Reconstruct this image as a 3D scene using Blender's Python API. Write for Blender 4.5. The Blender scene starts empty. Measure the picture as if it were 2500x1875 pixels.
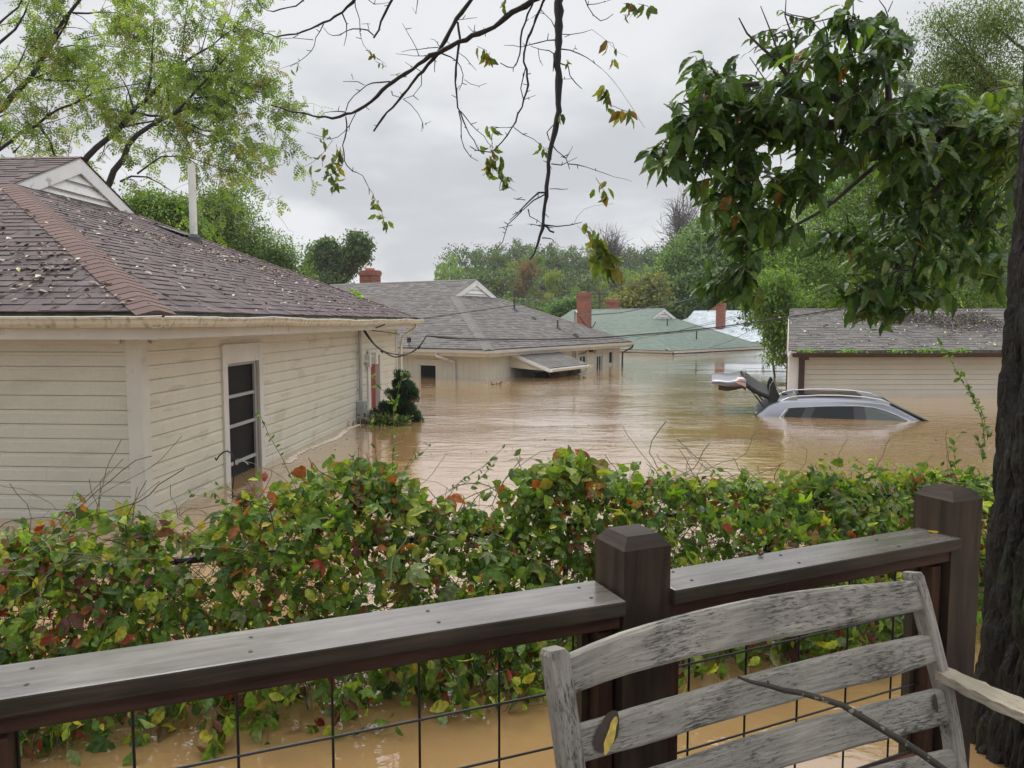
import bpy, math, random
import numpy as np
from mathutils import Vector, noise as mnoise
C = bpy.context.scene.collection
PI = math.pi
# ------------------------------------------------------------------ camera, world, sun, exposure
F_PX, H_CAM = 1853.0, 1.75                    # focal length in pixels of the 2500 px wide frame, eye height over the water
TH = math.atan(152.5/F_PX)
cam = bpy.data.cameras.new('camera'); cam.sensor_width = 36; cam.lens = 36*F_PX/2500
cam.clip_start = .05; cam.clip_end = 3000
co = bpy.data.objects.new('camera', cam); C.objects.link(co)
co.location = (0, 0, H_CAM); co.rotation_euler = (PI/2-TH, 0, 0)
bpy.context.scene.camera = co
sc = bpy.context.scene
sc.view_settings.view_transform = 'Standard'; sc.view_settings.look = 'None'
sc.view_settings.exposure = 0.36; sc.view_settings.gamma = 1
sc.cycles.max_bounces = 8; sc.cycles.transparent_max_bounces = 12
sc.cycles.volume_bounces = 0

SUN_EL, SUN_ROT = math.radians(52), math.radians(-25)
world = bpy.data.worlds.new("World"); sc.world = world; world.use_nodes = True
nt = world.node_tree; nt.nodes.clear()
def N(t, typ, **kw):
    n = t.nodes.new(typ)
    for k, v in kw.items():
        if k.startswith('i_'): n.inputs[k[2:].replace('_', ' ')].default_value = v
        else: setattr(n, k, v)
    return n
def build_world():
    L = nt.links.new
    tc = N(nt, 'ShaderNodeTexCoord'); sep = N(nt, 'ShaderNodeSeparateXYZ'); L(tc.outputs['Generated'], sep.inputs[0])
    zc = N(nt, 'ShaderNodeMath', operation='MAXIMUM'); L(sep.outputs['Z'], zc.inputs[0]); zc.inputs[1].default_value = 0
    za = N(nt, 'ShaderNodeMath', operation='ADD'); L(zc.outputs[0], za.inputs[0]); za.inputs[1].default_value = .22
    vd = N(nt, 'ShaderNodeVectorMath', operation='DIVIDE'); L(tc.outputs['Generated'], vd.inputs[0])
    cz = N(nt, 'ShaderNodeCombineXYZ')
    for i in range(3): L(za.outputs[0], cz.inputs[i])
    L(cz.outputs[0], vd.inputs[1])
    n1 = N(nt, 'ShaderNodeTexNoise'); n1.inputs['Scale'].default_value = .9; n1.inputs['Detail'].default_value = 6; n1.inputs['Roughness'].default_value = .55; n1.inputs['Distortion'].default_value = .3
    L(vd.outputs[0], n1.inputs['Vector'])
    cr = N(nt, 'ShaderNodeValToRGB'); cr.color_ramp.interpolation = 'EASE'
    e = cr.color_ramp.elements; e[0].position = .40; e[0].color = (.475, .488, .515, 1); e[1].position = .62; e[1].color = (.67, .68, .70, 1)
    L(n1.outputs['Fac'], cr.inputs[0])
    # overcast sky: the zenith is about three times as bright as the horizon
    mr = N(nt, 'ShaderNodeMapRange'); L(zc.outputs[0], mr.inputs['Value'])
    mr.inputs['From Min'].default_value = .38; mr.inputs['From Max'].default_value = .95; mr.inputs['To Min'].default_value = 1; mr.inputs['To Max'].default_value = 3.8
    ml = N(nt, 'ShaderNodeVectorMath', operation='SCALE'); L(cr.outputs[0], ml.inputs[0]); L(mr.outputs[0], ml.inputs['Scale'])
    b2 = N(nt, 'ShaderNodeBackground'); L(ml.outputs[0], b2.inputs['Color']); b2.inputs['Strength'].default_value = 1.0
    sky = N(nt, 'ShaderNodeTexSky'); sky.sky_type = 'NISHITA'; sky.sun_disc = False; sky.sun_elevation = SUN_EL; sky.sun_rotation = SUN_ROT
    b1 = N(nt, 'ShaderNodeBackground'); L(sky.outputs[0], b1.inputs['Color']); b1.inputs['Strength'].default_value = .05
    mx = N(nt, 'ShaderNodeMixShader'); mx.inputs[0].default_value = .96
    L(b1.outputs[0], mx.inputs[1]); L(b2.outputs[0], mx.inputs[2])
    out = N(nt, 'ShaderNodeOutputWorld'); L(mx.outputs[0], out.inputs['Surface'])
build_world()
sun = bpy.data.lights.new('sun', 'SUN'); sun.energy = 1.4; sun.angle = math.radians(28); sun.color = (1, .97, .92)
so = bpy.data.objects.new('sun', sun); C.objects.link(so)
so.rotation_euler = (PI/2-SUN_EL, 0, PI-SUN_ROT)      # high, ahead of the camera and a little to the left

# ------------------------------------------------------------------ pixel rays (used to measure real positions)
def ray(x, y):
    u = (x-1250)/F_PX; v = (y-937.5)/F_PX
    return np.array([u, math.cos(TH)-v*math.sin(TH), -math.sin(TH)-v*math.cos(TH)])
def at(x, y, Y):
    r = ray(x, y); p = r*(Y/r[1]); p[2] += H_CAM; return p
def on_z(x, y, z):
    r = ray(x, y); p = r*((z-H_CAM)/r[2]); p[2] += H_CAM; return p
def on_line(x, y, A, D):      # ray meets the vertical plane through A with direction D (2D)
    r = ray(x, y); n = np.array([-D[1], D[0]])
    t = np.dot(n, A[:2])/np.dot(n, r[:2]); p = r*t; p[2] += H_CAM; return p

# ------------------------------------------------------------------ mesh building
def arr(x): return np.asarray(x, float)
def unit(v): v = arr(v); return v/max(np.linalg.norm(v), 1e-9)
class Geo:
    def __init__(s): s.V = []; s.F = []; s.C = []; s.U = []; s.M = []; s.n = 0
    def add(s, v, faces, col=(1, 1, 1), uv=None, mi=0):
        v = arr(v).reshape(-1, 3); k = len(v)
        s.V.append(v)
        col = arr(col)
        s.C.append(np.broadcast_to(col[:3] if col.ndim == 1 else col, (k, 3)))
        s.U.append(np.zeros((k, 2)) if uv is None else arr(uv))
        if isinstance(faces, np.ndarray): fl = [faces]
        else:
            g = {}
            for f in faces: g.setdefault(len(f), []).append(f)
            fl = [np.array(x) for x in g.values()]
        for f in fl: s.F.append(f+s.n); s.M.append((len(f), mi))
        s.n += k
    def box(s, c, size, ax=None, col=(1, 1, 1), mi=0):
        c = arr(c); ax = np.eye(3) if ax is None else arr(ax)
        h = arr(size)/2; sg = arr([[-1,-1,-1],[1,-1,-1],[1,1,-1],[-1,1,-1],[-1,-1,1],[1,-1,1],[1,1,1],[-1,1,1]])
        v = c+(sg*h)@ax
        # separate verts per face so uv follows the long side
        fs = [(0,3,2,1),(4,5,6,7),(0,1,5,4),(1,2,6,5),(2,3,7,6),(3,0,4,7)]
        L = int(np.argmax(h)); loc = sg*h
        uvs = np.zeros((8, 2)); o = [i for i in range(3) if i != L]
        uvs[:, 0] = loc[:, L]; uvs[:, 1] = loc[:, o[0]]+loc[:, o[1]]*1.37
        s.add(v, fs, col, uvs+np.array([c[0]*3.1+c[2]*7.7, c[1]*2.3+c[2]*5.1]), mi)
    def beam(s, p0, p1, w, h, up=(0, 0, 1), col=(1, 1, 1), mi=0):
        p0 = arr(p0); p1 = arr(p1); d = p1-p0; L = np.linalg.norm(d); d = d/L
        sd = unit(np.cross(up, d)); u2 = np.cross(d, sd)
        s.box((p0+p1)/2, (L, w, h), np.array([d, sd, u2]), col, mi)
    def tube(s, pts, r, n=6, col=(1, 1, 1), cap=True, mi=0):
        P = arr(pts); k = len(P); r = np.broadcast_to(arr(r), (k,))
        T = np.gradient(P, axis=0); T /= np.maximum(np.linalg.norm(T, axis=1), 1e-9)[:, None]
        ref = arr([0, 0, 1]) if abs(T[0, 2]) < .9 else arr([1, 0, 0])
        a = unit(np.cross(T[0], ref)); V = []; an = np.arange(n)*2*PI/n
        Ls = 0; uv = []
        for i in range(k):
            a = unit(a-T[i]*np.dot(a, T[i])); b = np.cross(T[i], a)
            V.append(P[i]+r[i]*(np.cos(an)[:, None]*a+np.sin(an)[:, None]*b))
            if i: Ls += np.linalg.norm(P[i]-P[i-1])
            uv.append(np.stack([np.full(n, Ls), an/6.28*.3], 1))
        idx = np.arange(k*n).reshape(k, n); nx = np.roll(idx, -1, 1)
        f = np.stack([idx[:-1], nx[:-1], nx[1:], idx[1:]], -1).reshape(-1, 4)
        s.add(np.concatenate(V), f, col, np.concatenate(uv), mi)
        if cap and n > 3:
            s.add(V[0], [tuple(range(n))[::-1]], col, uv[0], mi); s.add(V[-1], [tuple(range(n))], col, uv[-1], mi)
    def prism(s, poly, vec, col=(1, 1, 1), mi=0):       # poly: 3D points of one side, extruded by vec
        p = arr(poly); q = p+arr(vec); n = len(p)
        L = np.concatenate([[0], np.cumsum(np.linalg.norm(np.diff(p, axis=0), axis=1))])
        s.add(np.concatenate([p, q]), [tuple(range(n))[::-1], tuple(range(n, 2*n))]+[(i, (i+1) % n, n+(i+1) % n, n+i) for i in range(n)], col,
              np.concatenate([np.stack([L, L*0], 1), np.stack([L, L*0+np.linalg.norm(vec)], 1)]), mi)
    def scatter(s, tv, tf, pos, R, sc_, cols, mi=0):
        pos = arr(pos); k = len(pos)
        if k == 0: return
        tv = arr(tv); m = len(tv); sc_ = np.broadcast_to(arr(sc_), (k,))
        V = np.einsum('ni,kij->knj', tv, R)*sc_[:, None, None]+pos[:, None, :]
        cols = np.broadcast_to(arr(cols), (k, 3)); CC = np.repeat(cols, m, 0)
        g = {}
        for f in tf: g.setdefault(len(f), []).append(f)
        first = True
        base = s.n
        s.V.append(V.reshape(-1, 3)); s.C.append(CC); s.U.append(np.tile(tv[:, :2], (k, 1))); s.n += k*m
        for f in g.values():
            f = np.array(f); FF = (f[None]+(np.arange(k)*m)[:, None, None]).reshape(-1, f.shape[1])+base
            s.F.append(FF); s.M.append((len(FF), mi))
    def build(s, name, mats, parent=None, smooth=False, loc=None, bevel=0, thing=None):
        V = np.concatenate(s.V); me = bpy.data.meshes.new(name)
        nf = sum(len(f) for f in s.F); sizes = np.concatenate([np.full(len(f), f.shape[1]) for f in s.F])
        loops = np.concatenate([f.ravel() for f in s.F]).astype(np.int32)
        if loc is not None: V = V-arr(loc)
        me.vertices.add(len(V)); me.vertices.foreach_set('co', V.astype(np.float32).ravel())
        me.loops.add(len(loops)); me.loops.foreach_set('vertex_index', loops)
        me.polygons.add(nf); st = np.concatenate([[0], np.cumsum(sizes)[:-1]]).astype(np.int32)
        me.polygons.foreach_set('loop_start', st)
        try: me.polygons.foreach_set('loop_total', sizes.astype(np.int32))
        except Exception: pass
        me.polygons.foreach_set('material_index', np.concatenate([np.full(a, b) for a, b in s.M]).astype(np.int32))
        me.polygons.foreach_set('use_smooth', np.full(nf, bool(smooth)))
        me.update(calc_edges=True)
        ca = me.color_attributes.new('Col', 'FLOAT_COLOR', 'POINT')
        cc = np.ones((len(V), 4), np.float32); cc[:, :3] = np.concatenate(s.C); ca.data.foreach_set('color', cc.ravel())
        ul = me.uv_layers.new(name='UVMap'); uu = np.concatenate(s.U)[loops].astype(np.float32); ul.data.foreach_set('uv', uu.ravel())
        me.validate()
        for m in (mats if isinstance(mats, (list, tuple)) else [mats]): me.materials.append(m)
        o = bpy.data.objects.new(name, me); C.objects.link(o)
        if loc is not None: o.location = loc
        if parent: o.parent = parent
        if bevel:
            b = o.modifiers.new('bevel', 'BEVEL'); b.width = bevel; b.segments = 2; b.limit_method = 'ANGLE'; b.angle_limit = math.radians(40)
        return o
def tag(o, label=None, cat=None, group=None, kind=None):
    if label: o['label'] = label
    if cat: o['category'] = cat
    if group: o['group'] = group
    if kind: o['kind'] = kind
    return o
def empty(name, loc, rz=0, label=None, cat=None, group=None):
    o = bpy.data.objects.new(name, None); C.objects.link(o); o.location = loc; o.rotation_euler = (0, 0, rz); o.empty_display_size = .2
    return tag(o, label, cat, group)
def copy_tree(o, parent=None, first=True):
    c = o.copy(); C.objects.link(c)
    if parent: c.parent = parent
    for ch in [x for x in C.objects if x.parent == o and x != c]: copy_tree(ch, c)
    return c

# ------------------------------------------------------------------ materials
def mat(name, col, rough=.6, var=.2, scale=6, bump=0, bscale=None, stretch=(1, 1, 1), vcol=False, ocol=False, spec=.5, metal=0,
        coords='Object', trans=0, var2=0, scale2=40, dirt=None, dirt_scale=3, dirt_lo=.5, dirt_hi=.6, dirt_stretch=(1, 1, 1), bdist=.01, coat=0, rvar=0, detail=6):
    m = bpy.data.materials.new(name); m.use_nodes = True; t = m.node_tree; L = t.links.new
    bs = t.nodes['Principled BSDF']; bs.inputs['Roughness'].default_value = rough; bs.inputs['Metallic'].default_value = metal
    bs.inputs['Specular IOR Level'].default_value = spec; bs.inputs['Coat Weight'].default_value = coat
    tc = N(t, 'ShaderNodeTexCoord'); mp = N(t, 'ShaderNodeMapping'); mp.inputs['Scale'].default_value = stretch
    L(tc.outputs[coords], mp.inputs[0])
    nz = N(t, 'ShaderNodeTexNoise'); nz.inputs['Scale'].default_value = scale; nz.inputs['Detail'].default_value = detail; L(mp.outputs[0], nz.inputs['Vector'])
    mr = N(t, 'ShaderNodeMapRange'); mr.inputs['From Min'].default_value = .3; mr.inputs['From Max'].default_value = .7
    mr.inputs['To Min'].default_value = 1-var; mr.inputs['To Max'].default_value = 1+var; L(nz.outputs['Fac'], mr.inputs['Value'])
    rgb = N(t, 'ShaderNodeRGB'); rgb.outputs[0].default_value = (*col, 1); cur = rgb.outputs[0]
    def mul(a, b):
        x = N(t, 'ShaderNodeVectorMath', operation='MULTIPLY'); L(a, x.inputs[0]); L(b, x.inputs[1]); return x.outputs[0]
    if vcol:
        at_ = N(t, 'ShaderNodeAttribute'); at_.attribute_name = 'Col'; cur = mul(cur, at_.outputs['Color'])
    if ocol:
        oi = N(t, 'ShaderNodeObjectInfo'); cur = mul(cur, oi.outputs['Color'])
    sv = N(t, 'ShaderNodeVectorMath', operation='SCALE'); L(cur, sv.inputs[0]); L(mr.outputs[0], sv.inputs['Scale']); cur = sv.outputs[0]
    if var2:
        n2 = N(t, 'ShaderNodeTexNoise'); n2.inputs['Scale'].default_value = scale2; n2.inputs['Detail'].default_value = 3; L(mp.outputs[0], n2.inputs['Vector'])
        m2 = N(t, 'ShaderNodeMapRange'); m2.inputs['From Min'].default_value = .35; m2.inputs['From Max'].default_value = .65
        m2.inputs['To Min'].default_value = 1-var2; m2.inputs['To Max'].default_value = 1+var2; L(n2.outputs['Fac'], m2.inputs['Value'])
        s2 = N(t, 'ShaderNodeVectorMath', operation='SCALE'); L(cur, s2.inputs[0]); L(m2.outputs[0], s2.inputs['Scale']); cur = s2.outputs[0]
    if dirt:
        mp3 = N(t, 'ShaderNodeMapping'); mp3.inputs['Scale'].default_value = dirt_stretch; L(tc.outputs[coords], mp3.inputs[0])
        n3 = N(t, 'ShaderNodeTexNoise'); n3.inputs['Scale'].default_value = dirt_scale; n3.inputs['Detail'].default_value = 5; L(mp3.outputs[0], n3.inputs['Vector'])
        m3 = N(t, 'ShaderNodeMapRange'); m3.inputs['From Min'].default_value = dirt_lo; m3.inputs['From Max'].default_value = dirt_hi; L(n3.outputs['Fac'], m3.inputs['Value'])
        mx = N(t, 'ShaderNodeMix'); mx.data_type = 'RGBA'; L(m3.outputs[0], mx.inputs[0]); L(cur, mx.inputs[6]); mx.inputs[7].default_value = (*dirt, 1); cur = mx.outputs[2]
    L(cur, bs.inputs['Base Color'])
    if rvar:
        m4 = N(t, 'ShaderNodeMapRange'); m4.inputs['To Min'].default_value = max(0, rough-rvar); m4.inputs['To Max'].default_value = rough+rvar
        L(nz.outputs['Fac'], m4.inputs['Value']); L(m4.outputs[0], bs.inputs['Roughness'])
    if bump:
        nb = N(t, 'ShaderNodeTexNoise'); nb.inputs['Scale'].default_value = bscale or scale*4; nb.inputs['Detail'].default_value = 4; L(mp.outputs[0], nb.inputs['Vector'])
        bp = N(t, 'ShaderNodeBump'); bp.inputs['Strength'].default_value = bump; bp.inputs['Distance'].default_value = bdist; L(nb.outputs['Fac'], bp.inputs['Height']); L(bp.outputs[0], bs.inputs['Normal'])
    if trans:
        tr = N(t, 'ShaderNodeBsdfTranslucent'); ms = N(t, 'ShaderNodeMixShader'); ms.inputs[0].default_value = trans
        sc2 = N(t, 'ShaderNodeVectorMath', operation='MULTIPLY'); L(cur, sc2.inputs[0]); sc2.inputs[1].default_value = (1.5, 1.7, .6); L(sc2.outputs[0], tr.inputs['Color'])
        L(bs.outputs[0], ms.inputs[1]); L(tr.outputs[0], ms.inputs[2]); L(ms.outputs[0], t.nodes['Material Output'].inputs['Surface'])
    return m
M = {}
M['siding'] = mat('cream_vinyl_siding', (.62, .59, .49), .42, .05, 2.5, .15, 60, var2=.03, dirt=(.53, .50, .40), dirt_scale=2.6, dirt_lo=.60, dirt_hi=.62, dirt_stretch=(1, .55, 3.2))
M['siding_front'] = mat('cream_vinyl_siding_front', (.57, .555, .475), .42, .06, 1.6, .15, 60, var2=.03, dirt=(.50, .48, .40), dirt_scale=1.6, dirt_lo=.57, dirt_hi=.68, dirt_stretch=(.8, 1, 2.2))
M['siding_shed'] = mat('cream_lap_siding', (.62, .57, .47), .5, .06, 1.2, .1, 50, var2=.04, dirt=(.40, .36, .28), dirt_scale=5, dirt_lo=.68, dirt_hi=.72)
M['panel'] = mat('cream_grooved_panel', (.60, .57, .47), .55, .06, 1.5, var2=.03)
M['trim'] = mat('white_aluminium_trim', (.60, .585, .54), .4, .07, 3, .05, 30, dirt=(.42, .40, .34), dirt_scale=6, dirt_lo=.6, dirt_hi=.75)
M['white'] = mat('white_paint', (.74, .74, .72), .45, .06, 3, dirt=(.45, .44, .42), dirt_scale=5, dirt_lo=.64, dirt_hi=.7)
M['gutter'] = mat('mouldy_cream_gutter', (.58, .53, .42), .45, .12, 3, .1, 40, dirt=(.27, .24, .17), dirt_scale=16, dirt_lo=.50, dirt_hi=.70, dirt_stretch=(1, 1, .5))
M['algae'] = mat('algae_stained_fascia', (.09, .10, .055), .7, .5, 9, .3)
M['frame'] = mat('grey_window_frame', (.36, .36, .35), .4, .06, 5)
M['glass'] = mat('dark_window_glass', (.012, .013, .014), .06, .3, 1.5, spec=.6)
M['screen'] = mat('dark_insect_screen', (.012, .0125, .013), .5, .3, 3, spec=.15)
M['pipe'] = mat('galvanised_pipe', (.40, .40, .38), .45, .15, 6, metal=.3)
M['pvc'] = mat('white_pvc_pipe', (.66, .65, .60), .4, .08, 4, dirt=(.4, .38, .3), dirt_scale=6, dirt_lo=.6, dirt_hi=.8)
M['metalbox'] = mat('grey_meter_box', (.36, .38, .39), .45, .15, 5, metal=.3, dirt=(.12, .05, .025), dirt_scale=9, dirt_lo=.64, dirt_hi=.68)
M['reddoor'] = mat('red_door_paint', (.24, .035, .018), .45, .15, 4)
M['brown'] = mat('brown_metal', (.050, .020, .013), .45, .25, 5)
M['black'] = mat('black_rubber_and_shade', (.012, .012, .013), .5, .3, 5)  # also the black fill for the shaded porch and the unlit rooms
M['wire'] = mat('black_wire', (.010, .009, .010), .4, .2, 5)
M['lattice'] = mat('brown_lattice', (.09, .045, .028), .7, .3, 8)
def shingle_mat(name, c, var=.25): return mat(name, c, .80, var, 3.2, .5, 260, vcol=True, var2=.22, scale2=150, spec=.15, bdist=.004, rvar=.08)
M['sh_brown'] = shingle_mat('brown_asphalt_shingle', (.108, .083, .082), .22)
M['sh_cap'] = shingle_mat('reddish_hip_cap_shingle', (.140, .090, .078), .08)
M['sh_grey'] = shingle_mat('grey_asphalt_shingle', (.128, .118, .110), .12)
M['sh_greycap'] = shingle_mat('grey_hip_cap_shingle', (.150, .145, .132), .1)
M['sh_green'] = shingle_mat('green_asphalt_shingle', (.135, .170, .140), .10)
M['sh_white'] = shingle_mat('pale_blue_grey_shingle', (.40, .44, .46), .14)
M['sh_shed'] = shingle_mat('grey_brown_shed_shingle', (.125, .115, .108), .14)
def brick_mat():
    m = bpy.data.materials.new('red_brick'); m.use_nodes = True; t = m.node_tree; L = t.links.new; bs = t.nodes['Principled BSDF']
    tc = N(t, 'ShaderNodeTexCoord'); br = N(t, 'ShaderNodeTexBrick'); L(tc.outputs['UV'], br.inputs['Vector'])
    br.inputs['Color1'].default_value = (.33, .085, .045, 1); br.inputs['Color2'].default_value = (.22, .055, .032, 1); br.inputs['Mortar'].default_value = (.24, .19, .15, 1)
    br.inputs['Scale'].default_value = 1; br.inputs['Brick Width'].default_value = .215; br.inputs['Row Height'].default_value = .075; br.inputs['Mortar Size'].default_value = .009
    nz = N(t, 'ShaderNodeTexNoise'); nz.inputs['Scale'].default_value = 3; L(tc.outputs['Object'], nz.inputs[0])
    mr = N(t, 'ShaderNodeMapRange'); mr.inputs['To Min'].default_value = .6; mr.inputs['To Max'].default_value = 1.4; L(nz.outputs['Fac'], mr.inputs['Value'])
    sv = N(t, 'ShaderNodeVectorMath', operation='SCALE'); L(br.outputs['Color'], sv.inputs[0]); L(mr.outputs[0], sv.inputs['Scale']); L(sv.outputs[0], bs.inputs['Base Color'])
    bs.inputs['Roughness'].default_value = .85
    bp = N(t, 'ShaderNodeBump'); bp.inputs['Distance'].default_value = .008; bp.invert = True; L(br.outputs['Fac'], bp.inputs['Height']); L(bp.outputs[0], bs.inputs['Normal'])
    return m
M['brick'] = brick_mat()
M['clay'] = mat('orange_clay_flue', (.42, .15, .08), .8, .2, 6)
M['conc'] = mat('grey_mortar_cap', (.30, .28, .25), .85, .2, 6)
def wood_mat(name, col, dark, rough, gu=3, gv=70, var=.3, spot=None, spots=.62, bump=.4, rvar=.1, spec=.5, coat=0):
    m = bpy.data.materials.new(name); m.use_nodes = True; t = m.node_tree; L = t.links.new; bs = t.nodes['Principled BSDF']
    tc = N(t, 'ShaderNodeTexCoord'); mp = N(t, 'ShaderNodeMapping'); mp.inputs['Scale'].default_value = (gu, gv, gv); L(tc.outputs['UV'], mp.inputs[0])
    nd = N(t, 'ShaderNodeTexNoise'); nd.inputs['Scale'].default_value = 1.0; nd.inputs['Detail'].default_value = 7; nd.inputs['Roughness'].default_value = .65; nd.inputs['Distortion'].default_value = .6; L(mp.outputs[0], nd.inputs[0])
    mr = N(t, 'ShaderNodeMapRange'); mr.inputs['From Min'].default_value = .32; mr.inputs['From Max'].default_value = .68; L(nd.outputs['Fac'], mr.inputs['Value'])
    mx = N(t, 'ShaderNodeMix'); mx.data_type = 'RGBA'; mx.inputs[6].default_value = (*dark, 1); mx.inputs[7].default_value = (*col, 1); L(mr.outputs[0], mx.inputs[0])
    cur = mx.outputs[2]
    n2 = N(t, 'ShaderNodeTexNoise'); n2.inputs['Scale'].default_value = 5; n2.inputs['Detail'].default_value = 5; L(tc.outputs['Object'], n2.inputs[0])
    m2 = N(t, 'ShaderNodeMapRange'); m2.inputs['From Min'].default_value = .3; m2.inputs['From Max'].default_value = .7; m2.inputs['To Min'].default_value = 1-var; m2.inputs['To Max'].default_value = 1+var; L(n2.outputs['Fac'], m2.inputs['Value'])
    sv = N(t, 'ShaderNodeVectorMath', operation='SCALE'); L(cur, sv.inputs[0]); L(m2.outputs[0], sv.inputs['Scale']); cur = sv.outputs[0]
    if spot:
        mp3 = N(t, 'ShaderNodeMapping'); mp3.inputs['Scale'].default_value = (30, 190, 190); L(tc.outputs['UV'], mp3.inputs[0])
        n3 = N(t, 'ShaderNodeTexNoise'); n3.inputs['Scale'].default_value = 1; n3.inputs['Detail'].default_value = 8; n3.inputs['Roughness'].default_value = .75; L(mp3.outputs[0], n3.inputs[0])
        n4 = N(t, 'ShaderNodeTexNoise'); n4.inputs['Scale'].default_value = 7; n4.inputs['Detail'].default_value = 3; L(tc.outputs['Object'], n4.inputs[0])
        ad = N(t, 'ShaderNodeMath', operation='MULTIPLY_ADD'); L(n4.outputs['Fac'], ad.inputs[0]); ad.inputs[1].default_value = .45; L(n3.outputs['Fac'], ad.inputs[2])
        m3 = N(t, 'ShaderNodeMapRange'); m3.inputs['From Min'].default_value = spots+.14; m3.inputs['From Max'].default_value = spots+.25; m3.inputs['To Max'].default_value = .9; L(ad.outputs[0], m3.inputs['Value'])
        mx2 = N(t, 'ShaderNodeMix'); mx2.data_type = 'RGBA'; L(m3.outputs[0], mx2.inputs[0]); L(cur, mx2.inputs[6]); mx2.inputs[7].default_value = (*spot, 1); cur = mx2.outputs[2]
    L(cur, bs.inputs['Base Color'])
    m5 = N(t, 'ShaderNodeMapRange'); m5.inputs['To Min'].default_value = max(rough-rvar, .05); m5.inputs['To Max'].default_value = rough+rvar; L(n2.outputs['Fac'], m5.inputs['Value']); L(m5.outputs[0], bs.inputs['Roughness'])
    bs.inputs['Specular IOR Level'].default_value = spec; bs.inputs['Coat Weight'].default_value = coat; bs.inputs['Coat Roughness'].default_value = .2
    bp = N(t, 'ShaderNodeBump'); bp.inputs['Strength'].default_value = bump; bp.inputs['Distance'].default_value = .003; L(nd.outputs['Fac'], bp.inputs['Height']); L(bp.outputs[0], bs.inputs['Normal'])
    return m
M['deckwood'] = wood_mat('wet_brown_deck_wood', (.070, .052, .036), (.026, .019, .013), .5, spec=.3, gv=45, bump=.25)
M['capwood'] = wood_mat('wet_weathered_sheen_cap_board', (.215, .195, .175), (.10, .085, .072), .24, spec=.7, gv=30, bump=.10, rvar=.08, coat=.35, spot=(.20, .19, .17), spots=.68)
M['redwood'] = wood_mat('reddish_treated_lumber', (.090, .042, .027), (.03, .015, .011), .55, gv=24, spec=.25)
M['postwood'] = wood_mat('brown_treated_post', (.078, .054, .038), (.026, .018, .013), .55, gv=20, gu=2, bump=.5, spec=.25)
M['oldwood'] = wood_mat('silver_weathered_teak', (.40, .372, .325), (.20, .182, .158), .75, gu=7, gv=120, spot=(.05, .048, .048), spots=.605, bump=.6, var=.22, spec=.3)
M['oldwood2'] = wood_mat('mossy_weathered_teak', (.30, .28, .22), (.15, .14, .12), .75, gu=6, gv=110, spot=(.03, .03, .03), spots=.56, bump=.6, var=.3, spec=.3)
M['barewood'] = wood_mat('bare_split_wood', (.50, .44, .34), (.27, .225, .16), .65, gu=5, gv=90, bump=.7, spot=(.05, .04, .035), spots=.66)
M['darkchip'] = mat('dark_knot', (.05, .035, .028), .7, .4, 30)
M['bark'] = mat('dark_wet_bark', (.027, .023, .021), .5, .5, 9, .9, 60, stretch=(1, 1, .45), dirt=(.05, .065, .028), dirt_scale=5, dirt_lo=.56, dirt_hi=.72, spec=.45, bdist=.02)
M['twig'] = mat('dark_twig_bark', (.018, .014, .015), .65, .3, 12)
M['branch'] = mat('grey_brown_branch', (.075, .062, .055), .75, .3, 8)
M['stick'] = mat('lichen_spotted_stick', (.045, .038, .03), .7, .3, 20, dirt=(.25, .27, .20), dirt_scale=45, dirt_lo=.62, dirt_hi=.66)
M['vinestem'] = mat('vine_stem', (1, 1, 1), .6, .25, 15, vcol=True)
def leaf_mat(name, rough=.42, trans=.3, var=.18, scale=30, spec=.5, ocol=False, col=(1, 1, 1)):
    return mat(name, col, rough, var, scale, .15, scale*2, vcol=True, trans=trans, spec=spec, ocol=ocol, detail=3)
M['leaf'] = leaf_mat('wet_broad_leaf', .38, .30, spec=.38)
M['hedgeleaf'] = leaf_mat('creeper_leaf', .46, .36, scale=45, var=.35, spec=.4, col=(1.22, 1.18, 1))
M['smallleaf'] = leaf_mat('small_tree_leaf', .5, .40, scale=2, var=.12, col=(1.30, 1.30, 1.1))
M['farleaf'] = leaf_mat('far_foliage', .6, .38, scale=.35, var=.22, spec=.2, ocol=True, col=(1.30, 1.30, 1.05))
M['litter'] = mat('fallen_leaf', (1, 1, 1), .55, .2, 30, vcol=True)
M['carpaint'] = mat('silver_car_paint', (.175, .18, .20), .30, .03, 3, metal=.5, coat=.5)
M['chrome'] = mat('chrome_trim', (.50, .51, .53), .28, .03, 3, metal=.9)
M['carglass'] = mat('tinted_car_glass', (.006, .007, .008), .10, .2, 2, spec=.22)
M['clearglass'] = mat('windscreen_glass', (.045, .058, .050), .07, .2, 2, spec=.45)
M['carblack'] = mat('black_car_plastic', (.014, .014, .016), .45, .2, 5)
M['taillight'] = mat('red_white_tail_lamp', (.65, .40, .38), .15, .5, 6, spec=.8)
M['hill'] = mat('wooded_hill_ground', (.035, .042, .02), .9, .4, .2)
M['ground'] = mat('muddy_bank', (.11, .075, .045), .8, .3, 2)
M['foam'] = mat('pale_foam', (.62, .52, .42), .5, .15, 12)
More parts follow.
